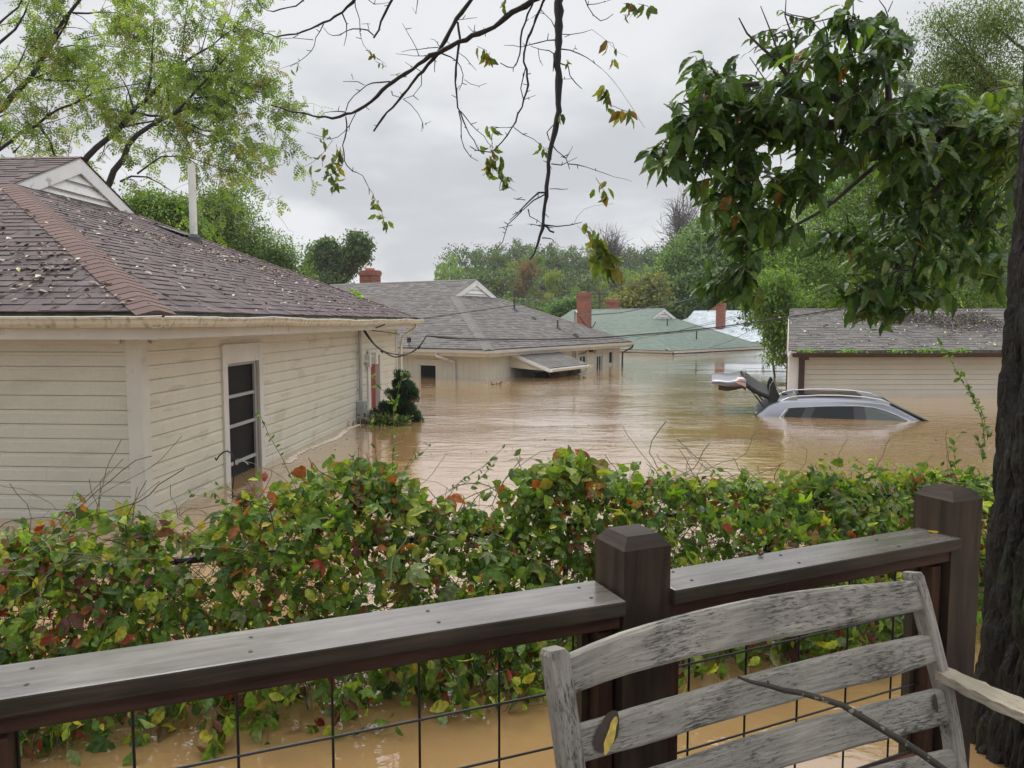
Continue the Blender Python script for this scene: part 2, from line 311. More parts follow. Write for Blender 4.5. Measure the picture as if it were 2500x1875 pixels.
def water_mat():
    m = bpy.data.materials.new('muddy_flood_water'); m.use_nodes = True; t = m.node_tree; L = t.links.new; bs = t.nodes['Principled BSDF']
    tc = N(t, 'ShaderNodeTexCoord')
    def nz(scale, stretch, detail=3, rough=.5, rot=0, dist=0):
        mp = N(t, 'ShaderNodeMapping'); mp.inputs['Scale'].default_value = stretch; mp.inputs['Rotation'].default_value = (0, 0, rot); L(tc.outputs['Object'], mp.inputs[0])
        n = N(t, 'ShaderNodeTexNoise'); n.inputs['Scale'].default_value = scale; n.inputs['Detail'].default_value = detail; n.inputs['Roughness'].default_value = rough; n.inputs['Distortion'].default_value = dist
        L(mp.outputs[0], n.inputs['Vector']); return n.outputs['Fac']
    def mth(op, a, b):
        x = N(t, 'ShaderNodeMath', operation=op)
        for i, q in enumerate((a, b)):
            if isinstance(q, (int, float)): x.inputs[i].default_value = q
            else: L(q, x.inputs[i])
        return x.outputs[0]
    big = nz(.12, (1, 1.6, 1), 3, .5, .2, .4)
    patch = N(t, 'ShaderNodeMapRange'); patch.inputs['From Min'].default_value = .40; patch.inputs['From Max'].default_value = .62; patch.inputs['To Min'].default_value = .12; patch.inputs['To Max'].default_value = 1; L(big, patch.inputs['Value'])
    a = nz(2.6, (.75, 1.5, 1), 4, .55, .15, .3); b = nz(9, (.7, 1.3, 1), 3, .5, -.3); c = nz(.55, (.6, 1.2, 1), 2, .5, .5)
    h = mth('ADD', mth('MULTIPLY', mth('ADD', mth('MULTIPLY', a, .022), mth('MULTIPLY', b, .0050)), patch.outputs[0]), mth('MULTIPLY', c, .022))
    bp = N(t, 'ShaderNodeBump'); bp.inputs['Strength'].default_value = 1; bp.inputs['Distance'].default_value = 1; L(h, bp.inputs['Height']); L(bp.outputs[0], bs.inputs['Normal'])
    cn = nz(.35, (1, 2.2, 1), 4, .55, .1, .5)
    mx = N(t, 'ShaderNodeMix'); mx.data_type = 'RGBA'; L(cn, mx.inputs[0]); mx.inputs[6].default_value = (.31, .180, .072, 1); mx.inputs[7].default_value = (.40, .250, .115, 1)
    L(mx.outputs[2], bs.inputs['Base Color']); bs.inputs['Roughness'].default_value = .045; bs.inputs['IOR'].default_value = 1.46
    bs.inputs['Coat Weight'].default_value = 1.0; bs.inputs['Coat IOR'].default_value = 1.5; bs.inputs['Coat Roughness'].default_value = .03; L(bp.outputs[0], bs.inputs['Coat Normal'])
    return m
M['water'] = water_mat()

# ------------------------------------------------------------------ setting: flood water, bank under the deck
g = Geo(); nx = 2
g.add([(-900, -60, 0), (900, -60, 0), (900, 1500, 0), (-900, 1500, 0)], [(0, 1, 2, 3)])
tag(g.build('flood_water', M['water']), 'muddy brown flood water covering the whole street', kind='structure')

def hill_z(x, y):
    s = min(max((y-88)/62, 0), 1); s = s*s*(3-2*s)
    e = min(max((x+17+ (y-150)*.1)/16, 0), 1); e = e*e*(3-2*e)
    r = min(max((x-6)/60, 0), 1)
    return -.5+s*(.35+.65*e)*(8.0+6*r)*e+1.0*math.sin(x*.13+y*.05)*s*e
g = Geo(); nxh, nyh = 70, 24
V = [(x, y, hill_z(x, y)) for y in np.linspace(84, 210, nyh) for x in np.linspace(-45, 190, nxh)]
g.add(V, [(j*nxh+i, j*nxh+i+1, (j+1)*nxh+i+1, (j+1)*nxh+i) for j in range(nyh-1) for i in range(nxh-1)])
tag(g.build('hill', M['hill'], smooth=True), 'wooded hill rising behind the flooded houses', kind='structure')

# ------------------------------------------------------------------ building helpers (local frame: x outward, y along the long wall)
def horiz_siding(g, O, U, Nn, L, z0, z1, course=.127, opens=(), rnd=None, lap=False, panel=3.4, col=(1, 1, 1)):
    O = arr(O); U = arr(U); Nn = arr(Nn); Z = arr([0, 0, 1]); k0 = math.floor(z0/course); z = k0*course+.093
    prof = [(.0065, 0), (.0062, .70), (.0034, .755), (.0034, .945), (-.012, .946), (-.012, 1)] if not lap else [(.0070, 0), (.0034, .93), (-.014, .932), (-.014, 1)]
    r = rnd or random.Random(1); ci = 0
    while z < z1:
        za, zb = max(z, z0), min(z+course, z1)
        if zb-za < .004: z += course; continue
        iv = [(0, L)]
        for (a, b, c, d) in opens:
            if zb > c+.01 and za < d-.01:
                iv = [q for (p, s) in iv for q in ((p, min(s, a)), (max(p, b), s)) if q[1]-q[0] > .01]
        cuts = [((ci % 3)*panel/3+r.uniform(-.5, .5)+k*panel) for k in range(int(L/panel)+2)]; ci += 1
        for (p, s) in iv:
            xs = [p]+[c for c in cuts if p+.1 < c < s-.1]+[s]
            for q in range(len(xs)-1):
                off = .0014*((q+ci) % 2); a, b = xs[q], xs[q+1]+(.02 if q < len(xs)-2 else 0)
                pts = [(h+off, z+course*t) for h, t in prof if zb >= z+course*t-1e-6]
                if z+course > zb+1e-6: pts.append((pts[-1][0], zb))
                pts = [(-.012, pts[0][1])]+pts
                v = [O+U*x+Nn*h+Z*zz for x in (a, b) for h, zz in pts]; n = len(pts)
                f = [(i, n+i, n+i+1, i+1) for i in range(n-1)]
                g.add(v, f, col)
                g.add([O+U*a+Nn*h+Z*zz for h, zz in pts]+[O+U*a+Z*pts[-1][1]], [tuple(range(n+1))], col)
                g.add([O+U*b+Nn*h+Z*zz for h, zz in pts]+[O+U*b+Z*pts[-1][1]], [tuple(range(n+1))[::-1]], col)
        z += course
def vert_panel(g, O, U, Nn, L, z0, z1, w=.2, opens=(), col=(1, 1, 1)):
    O = arr(O); U = arr(U); Nn = arr(Nn); Z = arr([0, 0, 1]); x = 0; edges = [0]
    cuts = sorted(set([q for a, b, c, d in opens for q in (a, b) if 0 < q < L])); k = w
    while k < L: edges.append(k); k += w
    edges.append(L); edges = sorted(set(edges+cuts))
    for a, b in zip(edges[:-1], edges[1:]):
        m = (a+b)/2; iv = [(z0, z1)]
        for (p, q, c, d) in opens:
            if p < m < q: iv = [t for (s, e) in iv for t in ((s, min(e, c)), (max(s, d), e)) if t[1]-t[0] > .01]
        for (s, e) in iv:
            gr = .006
            pts = [(a, 0), (a+gr, .012), (b-gr, .012), (b, 0)]
            v = [O+U*x_+Nn*h+Z*zz for zz in (s, e) for x_, h in pts]
            g.add(v, [(i, i+1, 5+i, 4+i) for i in range(3)]+[(4, 5, 6, 7), (3, 2, 1, 0)], col)
def shingles(g, O, U, S, smax, umin, umax, expo=.14, rnd=None, tw=(.09, .30), th=(.003, .010), tint=.25, hue=0, deck=True):
    O = arr(O); U = arr(U); S = arr(S); Nn = np.cross(U, S); Nn = Nn if Nn[2] > 0 else -Nn
    r = rnd or random.Random(2); n = int(math.ceil(smax/expo)); Vs = []; Cs = []; Us = []
    for k in range(n):
        s0, s1 = k*expo, min((k+1)*expo+.02, smax+.0)
        a0, b0, a1, b1 = umin(s0), umax(s0), umin(s1), umax(s1)
        if b0-a0 < .05: break
        Lr = b0-a0; u = 0
        while u < Lr-1e-6:
            w = r.uniform(*tw)
            if Lr-(u+w) < tw[0]: w = Lr-u
            fa, fb = u/Lr, (u+w)/Lr; u += w
            # straight tab inside the row, slanted only at the hips
            ua, ub = a0+fa*Lr, a0+fb*Lr
            ta, tb = max(ua, a1), min(ub, b1)
            if fa == 0: ta = a1
            if u >= Lr-1e-6: tb = b1
            ta = min(ta, b1); tb = max(tb, a1)
            t = r.choice((th[0], th[1], th[1]*.8)) if r.random() < .8 else r.uniform(*th); t2 = .001
            P = [O+U*ua+S*s0-Nn*.004, O+U*ub+S*s0-Nn*.004, O+U*ub+S*s0+Nn*t, O+U*ua+S*s0+Nn*t, O+U*tb+S*s1+Nn*t2, O+U*ta+S*s1+Nn*t2, O+U*ta+S*s1-Nn*.004, O+U*tb+S*s1-Nn*.004]
            c = 1+r.uniform(-tint, tint); h = r.uniform(-hue, hue)
            Vs.append(P); Cs.append([(c*(1+h), c, c*(1-h))]*8); Us.append([(0, 0)]*8)
    V = arr(Vs).reshape(-1, 3); m = len(Vs)
    tf = np.array([(0, 1, 2, 3), (3, 2, 4, 5), (0, 3, 5, 6), (1, 7, 4, 2)]); F = (tf[None]+(np.arange(m)*8)[:, None, None]).reshape(-1, 4)
    g.add(V, F, arr(Cs).reshape(-1, 3), arr(Us).reshape(-1, 2))
def cap_row(g, P0, P1, D1, D2, step=.15, w=.15, th=.012, rnd=None, col=.1):
    # folded cap shingles along P0->P1; D1, D2 unit directions down both slopes
    P0 = arr(P0); P1 = arr(P1); d = P1-P0; L = np.linalg.norm(d); d /= L; D1 = arr(D1); D2 = arr(D2); up = unit(-(D1+D2)); r = rnd or random.Random(3)
    for k in range(int(L/step)+1):
        a = P0+d*k*step; b = P0+d*min((k+1)*step+.04, L)
        if np.dot(b-a, d) < .02: break
        t0, t1 = th+.004, th-.002; w_ = w*r.uniform(.96, 1.04); c = 1+r.uniform(-col, col)
        v = [a+D1*w_+up*t0*1.15, a+D1*.02+up*t0, a+D2*.02+up*t0, a+D2*w_+up*t0*1.15, b+D1*w_+up*t1*1.15, b+D1*.02+up*t1, b+D2*.02+up*t1, b+D2*w_+up*t1*1.15,
             a+D1*w_-up*.01, a+D2*w_-up*.01, a-up*.02]
        g.add(v, [(0, 1, 5, 4), (1, 2, 6, 5), (2, 3, 7, 6), (8, 10, 1, 0), (10, 9, 3, 2), (10, 2, 1)], (c, c, c))
def extrude_path(g, prof, P0, P1, out, up=(0, 0, 1), sag=None, n=2, col=(1, 1, 1)):
    P0 = arr(P0); P1 = arr(P1); out = arr(out); up = arr(up); k = len(prof); V = []; uv = []
    for i in range(n):
        t = i/(n-1); p = P0*(1-t)+P1*t
        if sag: p = p+up*sag(t)
        for a, b in prof: V.append(p+out*a+up*b); uv.append((t*np.linalg.norm(P1-P0), b))
    f = [(i*k+j, i*k+(j+1) % k, (i+1)*k+(j+1) % k, (i+1)*k+j) for i in range(n-1) for j in range(k)]
    g.add(V, f, col, uv); g.add(V[:k], [tuple(range(k))[::-1]], col); g.add(V[-k:], [tuple(range(k))], col)
GUT = [(0, 0), (0, -.075), (.004, -.079), (.075, -.079), (.098, -.05), (.103, -.02), (.115, -.008), (.115, .004), (.104, .004), (.104, -.004), (.095, -.018), (.09, -.048), (.072, -.073), (.006, -.073), (.004, 0)]
def window(parent, O, U, Nn, b0, b1, z0, z1, cw=.1, header=.1, rails=(), glass='glass', fr='frame', cas='trim', proud=.035, mull=(), name='window', recess=.05):
    """opening b0..b1, z0..z1 along U on a wall; casing boards around it, a sash frame and a pane"""
    O = arr(O); U = arr(U); Nn = arr(Nn); Z = arr([0, 0, 1]); ax = np.array([U, Nn, Z])
    def bx(g, a, b, c, d, n0, n1): g.box(O+U*(a+b)/2+Nn*(n0+n1)/2+Z*(c+d)/2, (b-a, n1-n0, d-c), ax)
    f = Geo(); s = .035
    bx(f, b0, b0+s, z0, z1, -recess, -recess+.03); bx(f, b1-s, b1, z0, z1, -recess, -recess+.03); bx(f, b0+s, b1-s, z1-s, z1, -recess, -recess+.03)
    if z0 > -.2: bx(f, b0+s, b1-s, z0, z0+s, -recess, -recess+.03)
    for r_ in rails: bx(f, b0+s, b1-s, r_-.018, r_+.018, -recess-.002, -recess+.026)
    for r_ in mull: bx(f, r_-.012, r_+.012, z0+s, z1-s, -recess-.001, -recess+.02)
    w = f.build(name, M[fr], parent, bevel=.003)
    p = Geo(); bx(p, b0+.01, b1-.01, z0+.005, z1-.01, -recess-.02, -recess-.005); p.build('pane', M[glass], w)
    c = Geo(); bx(c, b0-cw, b0, z0-.02, z1+header, -.05, proud); bx(c, b1, b1+cw, z0-.02, z1+header, -.05, proud); bx(c, b0, b1, z1, z1+header, -.05, proud-.002)
    bx(c, b0-cw-.01, b1+cw+.01, z1+header, z1+header+.015, -.01, proud+.02)
    c.build('casing', M[cas], w, bevel=.004)
    return w
def chimney(parent, x, y, z0, z1, w=.75, d=.55, pots=1, name='chimney', cor=3):
    g = Geo()
    def bb(cx, cy, za, zb, W, D):
        for (ax_, sx) in ((0, 1), (0, -1), (1, 1), (1, -1)):
            if ax_ == 0: p = [(cx+sx*W/2, cy-sx*D/2), (cx+sx*W/2, cy+sx*D/2)]; u = (0, D)
            else: p = [(cx+sx*W/2, cy+sx*D/2), (cx-sx*W/2, cy+sx*D/2)]; u = (0, W)
            v = [(p[0][0], p[0][1], za), (p[1][0], p[1][1], za), (p[1][0], p[1][1], zb), (p[0][0], p[0][1], zb)]
            g.add(v, [(0, 1, 2, 3)], (1, 1, 1), [(u[0], za), (u[1], za), (u[1], zb), (u[0], zb)])
        g.add([(cx-W/2, cy-D/2, zb), (cx+W/2, cy-D/2, zb), (cx+W/2, cy+D/2, zb), (cx-W/2, cy+D/2, zb)], [(0, 1, 2, 3)])
        g.add([(cx-W/2, cy-D/2, za), (cx+W/2, cy-D/2, za), (cx+W/2, cy+D/2, za), (cx-W/2, cy+D/2, za)], [(3, 2, 1, 0)])
    bb(x, y, z0, z1-.22, w, d); bb(x, y, z1-.22, z1-.05, w+.07, d+.07); bb(x, y, z1-.05, z1, w+.0, d+.0)
    o = g.build(name, M['brick'], parent)
    q = Geo()
    for i in range(pots): q.box((x+(i-(pots-1)/2)*.35, y, z1+.05), (.3, .3, .1)); 
    q.build('flue', M['clay'], o, bevel=.01)
    return o
def hip_house(name, label, Cxy, ang, ze, W=15.0, Lb=10.0, ov=.4, ps=.4268, pf=.4485, sh='sh_grey', cap='sh_greycap', expo=.14, seed=1, wall='panel', tw=(.09, .3), th=(.003, .010),
              tint=.22, hue=0, gab=3.7, fascia='trim', gutter='trim', capw=.15, group='houses in the flood', rake='white', gutsag=None):
    root = empty(name, (Cxy[0], Cxy[1], 0), -math.radians(ang), label, 'house', group)
    r = random.Random(seed); yr = Lb/2; zr = ze+pf*(yr+ov)
    lf = math.sqrt(1+pf*pf); ls = math.sqrt(1+ps*ps); zg = ze+ps*(ov+gab); yg = (zg-ze)/pf-ov; xL = -W
    # front slope (faces -y), back slope, side slopes
    def xr(s, off=0):
        y = s/lf-ov; x = ov-(pf*(y+ov))/ps
        return max(x, -gab+.0) if y < yg else -gab
    g = Geo()
    shingles(g, (0, -ov, ze), (1, 0, 0), unit((0, 1, pf)), (yr+ov)*lf, lambda s: xL-ov+ (ov-xr(s)), xr, expo, r, tw, th, tint, hue)
    shingles(g, (0, Lb+ov, ze), (1, 0, 0), unit((0, -1, pf)), (yr+ov)*lf, lambda s: xL-ov+(ov-xr(s)), xr, expo, r, tw, th, tint, hue)
    smx = (ov+gab+.12)*ls
    def yl(s): x = s/ls; return (ps*x)/pf-ov
    shingles(g, (ov, 0, ze), (0, 1, 0), unit((-1, 0, ps)), smx, yl, lambda s: Lb-yl(s), expo, r, tw, th, tint, hue)
    shingles(g, (xL-ov, 0, ze), (0, 1, 0), unit((1, 0, ps)), smx, yl, lambda s: Lb-yl(s), expo*1.5, r, (.3, .6), th, tint, hue)
    # underlay: closed deck under the shingles
    def dk(pts): g.add([(a, b, c-.02) for a, b, c in pts], [tuple(range(len(pts)))], (.5, .5, .5))
    xg = -gab; xg2 = xL+gab
    dk([(xL-ov, -ov, ze), (ov, -ov, ze), (xg, yg, zg), (xg, yr, zr), (xg2, yr, zr), (xg2, yg, zg)])
    dk([(ov, Lb+ov, ze), (xL-ov, Lb+ov, ze), (xg2, Lb-yg, zg), (xg2, yr, zr), (xg, yr, zr), (xg, Lb-yg, zg)])
    dk([(ov, -ov, ze), (ov, Lb+ov, ze), (xg, Lb-yg, zg), (xg, yg, zg)]); dk([(xL-ov, Lb+ov, ze), (xL-ov, -ov, ze), (xg2, yg, zg), (xg2, Lb-yg, zg)])
    roof = g.build('roof', M[sh], root)
    caps = []; dS = unit((1, 0, -ps)); dF = unit((0, -1, -pf)); dB = unit((0, 1, -pf)); dW = unit((-1, 0, -ps))
    hv = unit((xg-ov, yg+ov, zg-ze))
    def perp(dirn, along): return unit(arr(dirn)-np.dot(dirn, along)*along)
    g = Geo(); caps.append(g); cap_row(g, (ov, -ov, ze), (xg, yg, zg), perp(dF, hv), perp(dS, hv), .145, capw, rnd=r)
    hb = unit((xg-ov, -(yg+ov), zg-ze)); g = Geo(); caps.append(g); cap_row(g, (ov, Lb+ov, ze), (xg, Lb-yg, zg), perp(dS, hb), perp(dB, hb), .145, capw, rnd=r)
    g = Geo(); caps.append(g); cap_row(g, (xg2+.0, yr, zr), (xg+.01, yr, zr), dF, dB, .16, .13, rnd=r)
    hw = unit((xg2-(xL-ov), yg+ov, zg-ze)); g = Geo(); caps.append(g); cap_row(g, (xL-ov, -ov, ze), (xg2, yg, zg), perp(dW, hw), perp(dF, hw), .145, capw, rnd=r)
    for i_, g in enumerate(caps): g.build('ridge_cap' if i_ == 2 else 'hip_cap', M[cap], roof)
    # gablets with louvre siding and rake boards
    for gx, sg in ((xg, 1), (xg2, -1)):
        g = Geo(); X = gx-.09*sg; k = 8
        tri = [(X, yg+.1, zg), (X, Lb-yg-.1, zg), (X, yr, zr-.06)]
        h = zr-.06-zg; c = .165; z = zg-.05
        while z < zr-.1:
            z1 = min(z+c, zr-.07)
            hw0 = (zr-.06-max(z, zg-.05))/pf; hw1 = (zr-.06-z1)/pf
            g.add([(X+.055*sg, yr-hw0, z), (X+.055*sg, yr+hw0, z), (X+.03*sg, yr+(hw0*.35+hw1*.65), z+c*.62), (X+.03*sg, yr-(hw0*.35+hw1*.65), z+c*.62), (X, yr+hw1, z1), (X, yr-hw1, z1), (X, yr-hw0, z), (X, yr+hw0, z)],
                  [(0, 1, 2, 3), (3, 2, 4, 5), (6, 7, 1, 0)])
            z = z1 if z1 > z+1e-4 else z+1
        gb = g.build('gable_siding', M['white' if rake == 'white' else 'trim'], roof)
        g = Geo()
        for s2 in (-1, 1):
            t = unit((0, -s2, pf)); nrm = np.cross((1, 0, 0), t); nrm = nrm if nrm[2] > 0 else -nrm
            p0 = arr((gx-.045*sg, yr+s2*(yr-yg+.02), zg+.0)); p1 = arr((gx-.045*sg, yr, zr+.01)); bw = .215
            a = p0-nrm*.02; b = p1-arr((0, 0, .02*lf)); 
            q = [a, b, b-arr((0, 0, bw*lf)), arr((p0[0], p0[1]-s2*bw*lf/pf*1.0, zg))]
            g.prism([x for x in q], (.035*sg, 0, 0))
        g.build('rake_board', M['white'], roof, bevel=.003)
    # walls
    wl = ze-.23
    # fascia and soffit
    g = Geo(); fx, fz0, fz1 = ov-.03, ze-.225, ze-.012
    g.box((ov-.04, yr, (fz0+fz1)/2), (.025, Lb+2*ov-.10, fz1-fz0)); g.box((xL-ov+.04, yr, (fz0+fz1)/2), (.025, Lb+2*ov-.10, fz1-fz0))
    g.box((xL/2, -ov+.04, (fz0+fz1)/2-.0), (W+2*ov-.05, .025, fz1-fz0+.004)); g.box((xL/2, Lb+ov-.04, (fz0+fz1)/2), (W+2*ov-.05, .025, fz1-fz0+.004))
    g.box((xL/2, yr, fz0+.03), (W+2*ov-.12, Lb+2*ov-.12, .02))
    g.build('fascia', M[fascia], root)
    gu = []
    for nm, P0, P1, out in (('gutter', (ov+.005, -ov-.1, ze-.055), (ov+.005, Lb+ov+.12, ze-.055), (1, 0, 0)), ('gutter', (xL-ov, -ov-.005, ze-.055), (ov+.1, -ov-.005, ze-.055), (0, -1, 0))):
        g = Geo(); extrude_path(g, GUT, P0, P1, out, sag=gutsag, n=40); gu.append(g.build('gutter', M[gutter], root))
    return root, gu
def side_wall_common(): pass
def siding_box(root, W, Lb, z0, z1, matname, ops_side=(), ops_front=(), kind='lap', seed=5, col=(1, 1, 1)):
    r = random.Random(seed)
    fn = horiz_siding if kind == 'lap' else vert_panel
    g = Geo(); fn(g, (0, 0, 0), (0, 1, 0), (1, 0, 0), Lb, z0, z1, opens=ops_side); 
    g.build('wall', M[matname], root)
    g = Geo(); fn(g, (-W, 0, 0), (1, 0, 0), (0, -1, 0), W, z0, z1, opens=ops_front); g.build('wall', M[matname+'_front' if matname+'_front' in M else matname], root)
    g = Geo(); fn(g, (0, Lb, 0), (-1, 0, 0), (0, 1, 0), W, z0, z1); fn(g, (-W, Lb, 0), (0, -1, 0), (-1, 0, 0), Lb, z0, z1)
    g.build('wall', M[matname], root)
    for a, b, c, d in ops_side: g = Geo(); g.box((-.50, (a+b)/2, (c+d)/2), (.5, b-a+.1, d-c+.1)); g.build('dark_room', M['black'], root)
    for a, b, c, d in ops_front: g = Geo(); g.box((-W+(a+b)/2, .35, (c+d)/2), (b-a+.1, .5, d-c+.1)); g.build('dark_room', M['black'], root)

# ------------------------------------------------------------------ left house (brown roof)
def roof_z(ze, x, ov=.4, ps=.4268): return ze+ps*(ov-x)
def downspout(parent, pts, m='trim', w=.06):
    g = Geo(); g.tube(pts, w*.55, 4); return g.build('downspout', M[m], parent)
def left_house():
    ze = 1.83
    rnd = random.Random(8)
    root, gu = hip_house('brown_roofed_house', 'cream sided house with brown shingle roof close by on the left', (-3.23, 6.57), 4.05, ze, sh='sh_brown', cap='sh_cap', expo=.138, seed=4,
        tw=(.07, .24), th=(.004, .013), tint=.16, hue=.03, fascia='trim', gutter='gutter', capw=.17, gutsag=lambda t: .010*math.sin(t*9)+.006*math.sin(t*31+1))
    ops = [(1.65, 2.50, -.4, 1.29), (7.62, 8.47, -.4, 1.10)]
    siding_box(root, 15, 10, -.4, 1.605, 'siding', ops)
    for (x, y, sx, sy) in ((0, 0, 1, -1), (0, 10, 1, 1)):
        g = Geo(); g.box((x-.045*sx+.0, y+sy*.012, .6), (.13, .034, 2.02)); g.box((x+.012, y-sy*.045, .6), (.034, .11, 2.02)); g.box((x+.014*sx, y+sy*.014, .6), (.034, .034, 2.024))
        g.build('corner_board', M['trim'], root, bevel=.006)
    g = Geo(); g.box((.02, 5, 1.585), (.03, 9.7, .05)); g.box((-7.5, -.02, 1.585), (14.7, .03, .05)); g.build('frieze_board', M['trim'], root)
    w = window(root, (0, 0, 0), (0, 1, 0), (1, 0, 0), 1.65, 2.50, -.4, 1.29, .115, .20, rails=(.916, .582, .16), proud=.035, mull=(), recess=.045, glass='screen')
    # far door, red, deep set
    g = Geo(); g.box((-.085, 8.05, .3), (.04, .78, 1.55)); d = g.build('door', M['reddoor'], root, bevel=.004)
    g = Geo(); g.box((-.062, 8.0, .55), (.012, .34, .6)); g.build('door_panel', M['reddoor'], d, bevel=.004)
    g = Geo(); g.box((-.04, 7.655, .35), (.15, .07, 1.5)); g.box((-.04, 8.435, .35), (.15, .07, 1.5)); g.box((-.04, 8.045, 1.13), (.15, .85, .06))
    g.box((.018, 7.56, .35), (.035, .12, 1.7)); g.box((.018, 8.53, .35), (.035, .12, 1.7)); g.box((.018, 8.045, 1.18), (.035, 1.09, .06)); g.build('door_frame', M['trim'], d, bevel=.004)
    g = Geo(); g.tube([(.0, 7.35, 1.02), (.07, 7.35, 1.02)], .035, 10); g.box((.05, 7.44, 1.03), (.10, .11, .24)); g.box((.08, 7.78, 1.06), (.12, .14, .22)); g.tube([(.08, 7.55, 1.1), (.08, 7.78, 1.1)], .014, 6)
    g.build('porch_lamp', M['pvc'], root, bevel=.01)
    g = Geo(); g.tube([(.06, 6.87, 1.62), (.06, 6.87, .33)], .032, 12); g.box((.035, 6.87, 1.2), (.05, .09, .02)); g.box((.035, 6.87, .55), (.05, .09, .02)); g.build('service_pipe', M['pipe'], root)
    g = Geo(); g.box((.075, 6.86, .12), (.13, .24, .46)); b = g.build('meter_box', M['metalbox'], root, bevel=.008)
    g = Geo(); g.box((.055, 7.12, .05), (.09, .26, .52)); g.tube([(.10, 7.12, .1), (.20, 7.12, .1)], .085, 20); g.build('meter', M['pipe'], b, bevel=.004)
    g = Geo(); g.box((.145, 6.80, .10), (.006, .10, .07)); g.build('rust_patch', mat('rust', (.10, .035, .015), .8, .4, 20), b)
    # downspout elbow at the far corner
    downspout(root, [(.42, 10.12, 1.72), (.42, 10.12, 1.62), (.14, 10.06, 1.42), (.10, 10.03, 1.2), (.10, 10.03, -.3)])
    # algae strip between shingles and gutter lip, gutter hangers and debris
    g = Geo(); g.box((ov_+.008-.03+.012, 5, ze-.045), (.006, 10.8, .07)); g.box((-7.3, -ov_-.0+.02, ze-.045), (15.4, .006, .07)); g.build('stained_fascia_strip', M['algae'], root)
    for k in range(9): y = -.2+k*1.15+rnd.uniform(-.1, .1); g = Geo(); g.box((.45, y, ze-.048), (.11, .018, .006), np.array([[.8, .6, 0], [-.6, .8, 0], [0, 0, 1]])); g.build('gutter_hanger', M['white'], gu[0])
    for k in range(6): x = -.3-k*.9; g = Geo(); g.box((x, -.45, ze-.048), (.018, .11, .006)); g.build('gutter_hanger', M['white'], gu[1])
    g = Geo()   # white wire clipped along the gutter lip
    pts = [(.514+.003*math.sin(y*9), y, ze-.046+.010*math.sin((y+.5)/11*9)+.006*math.sin((y+.5)/11*31+1)+rnd.uniform(-.004, .004)) for y in np.linspace(-.5, 10.4, 50)]
    g.tube(pts, .005, 5); pts = [(x, -.517, ze-.046+rnd.uniform(-.003, .003)+.010*math.sin((x+15.4)/15.9*9)+.006*math.sin((x+15.4)/15.9*31+1)) for x in np.linspace(-10, .5, 50)]; g.tube(pts, .005, 5)
    g.build('lip_wire', M['white'], gu[0])
    # vent pipe
    vx, vy = -2.64, 6.34; vz = roof_z(ze, vx)
    g = Geo(); g.tube([(vx, vy, vz-.05), (vx, vy, vz+.25), (vx, vy, vz+1.27)], .062, 14); v = g.build('vent_pipe', M['pvc'], root, smooth=False)
    g = Geo(); g.tube([(vx, vy, vz-.03), (vx, vy, vz+.05), (vx, vy, vz+.10)], [.14, .11, .07], 12); g.box((vx, vy+.0, vz+.008), (.34, .34, .012), np.array([unit((1, 0, -.4268)), (0, 1, 0), unit((.4268, 0, 1))])); g.build('flashing', M['black'], v)
    g = Geo(); g.box((vx-.35, vy+.1, vz+.17), (.5, .9, .012), np.array([unit((1, .2, -.35)), unit((-.2, 1, .05)), unit((.4, 0, 1))])); g.build('loose_roof_sheet', M['black'], root)
    return root
ov_ = .4
LH = left_house()
def lh_world(x, y, z):
    a = math.radians(4.05); return np.array([-3.23+x*math.cos(a)+y*math.sin(a), 6.57-x*math.sin(a)+y*math.cos(a), z])

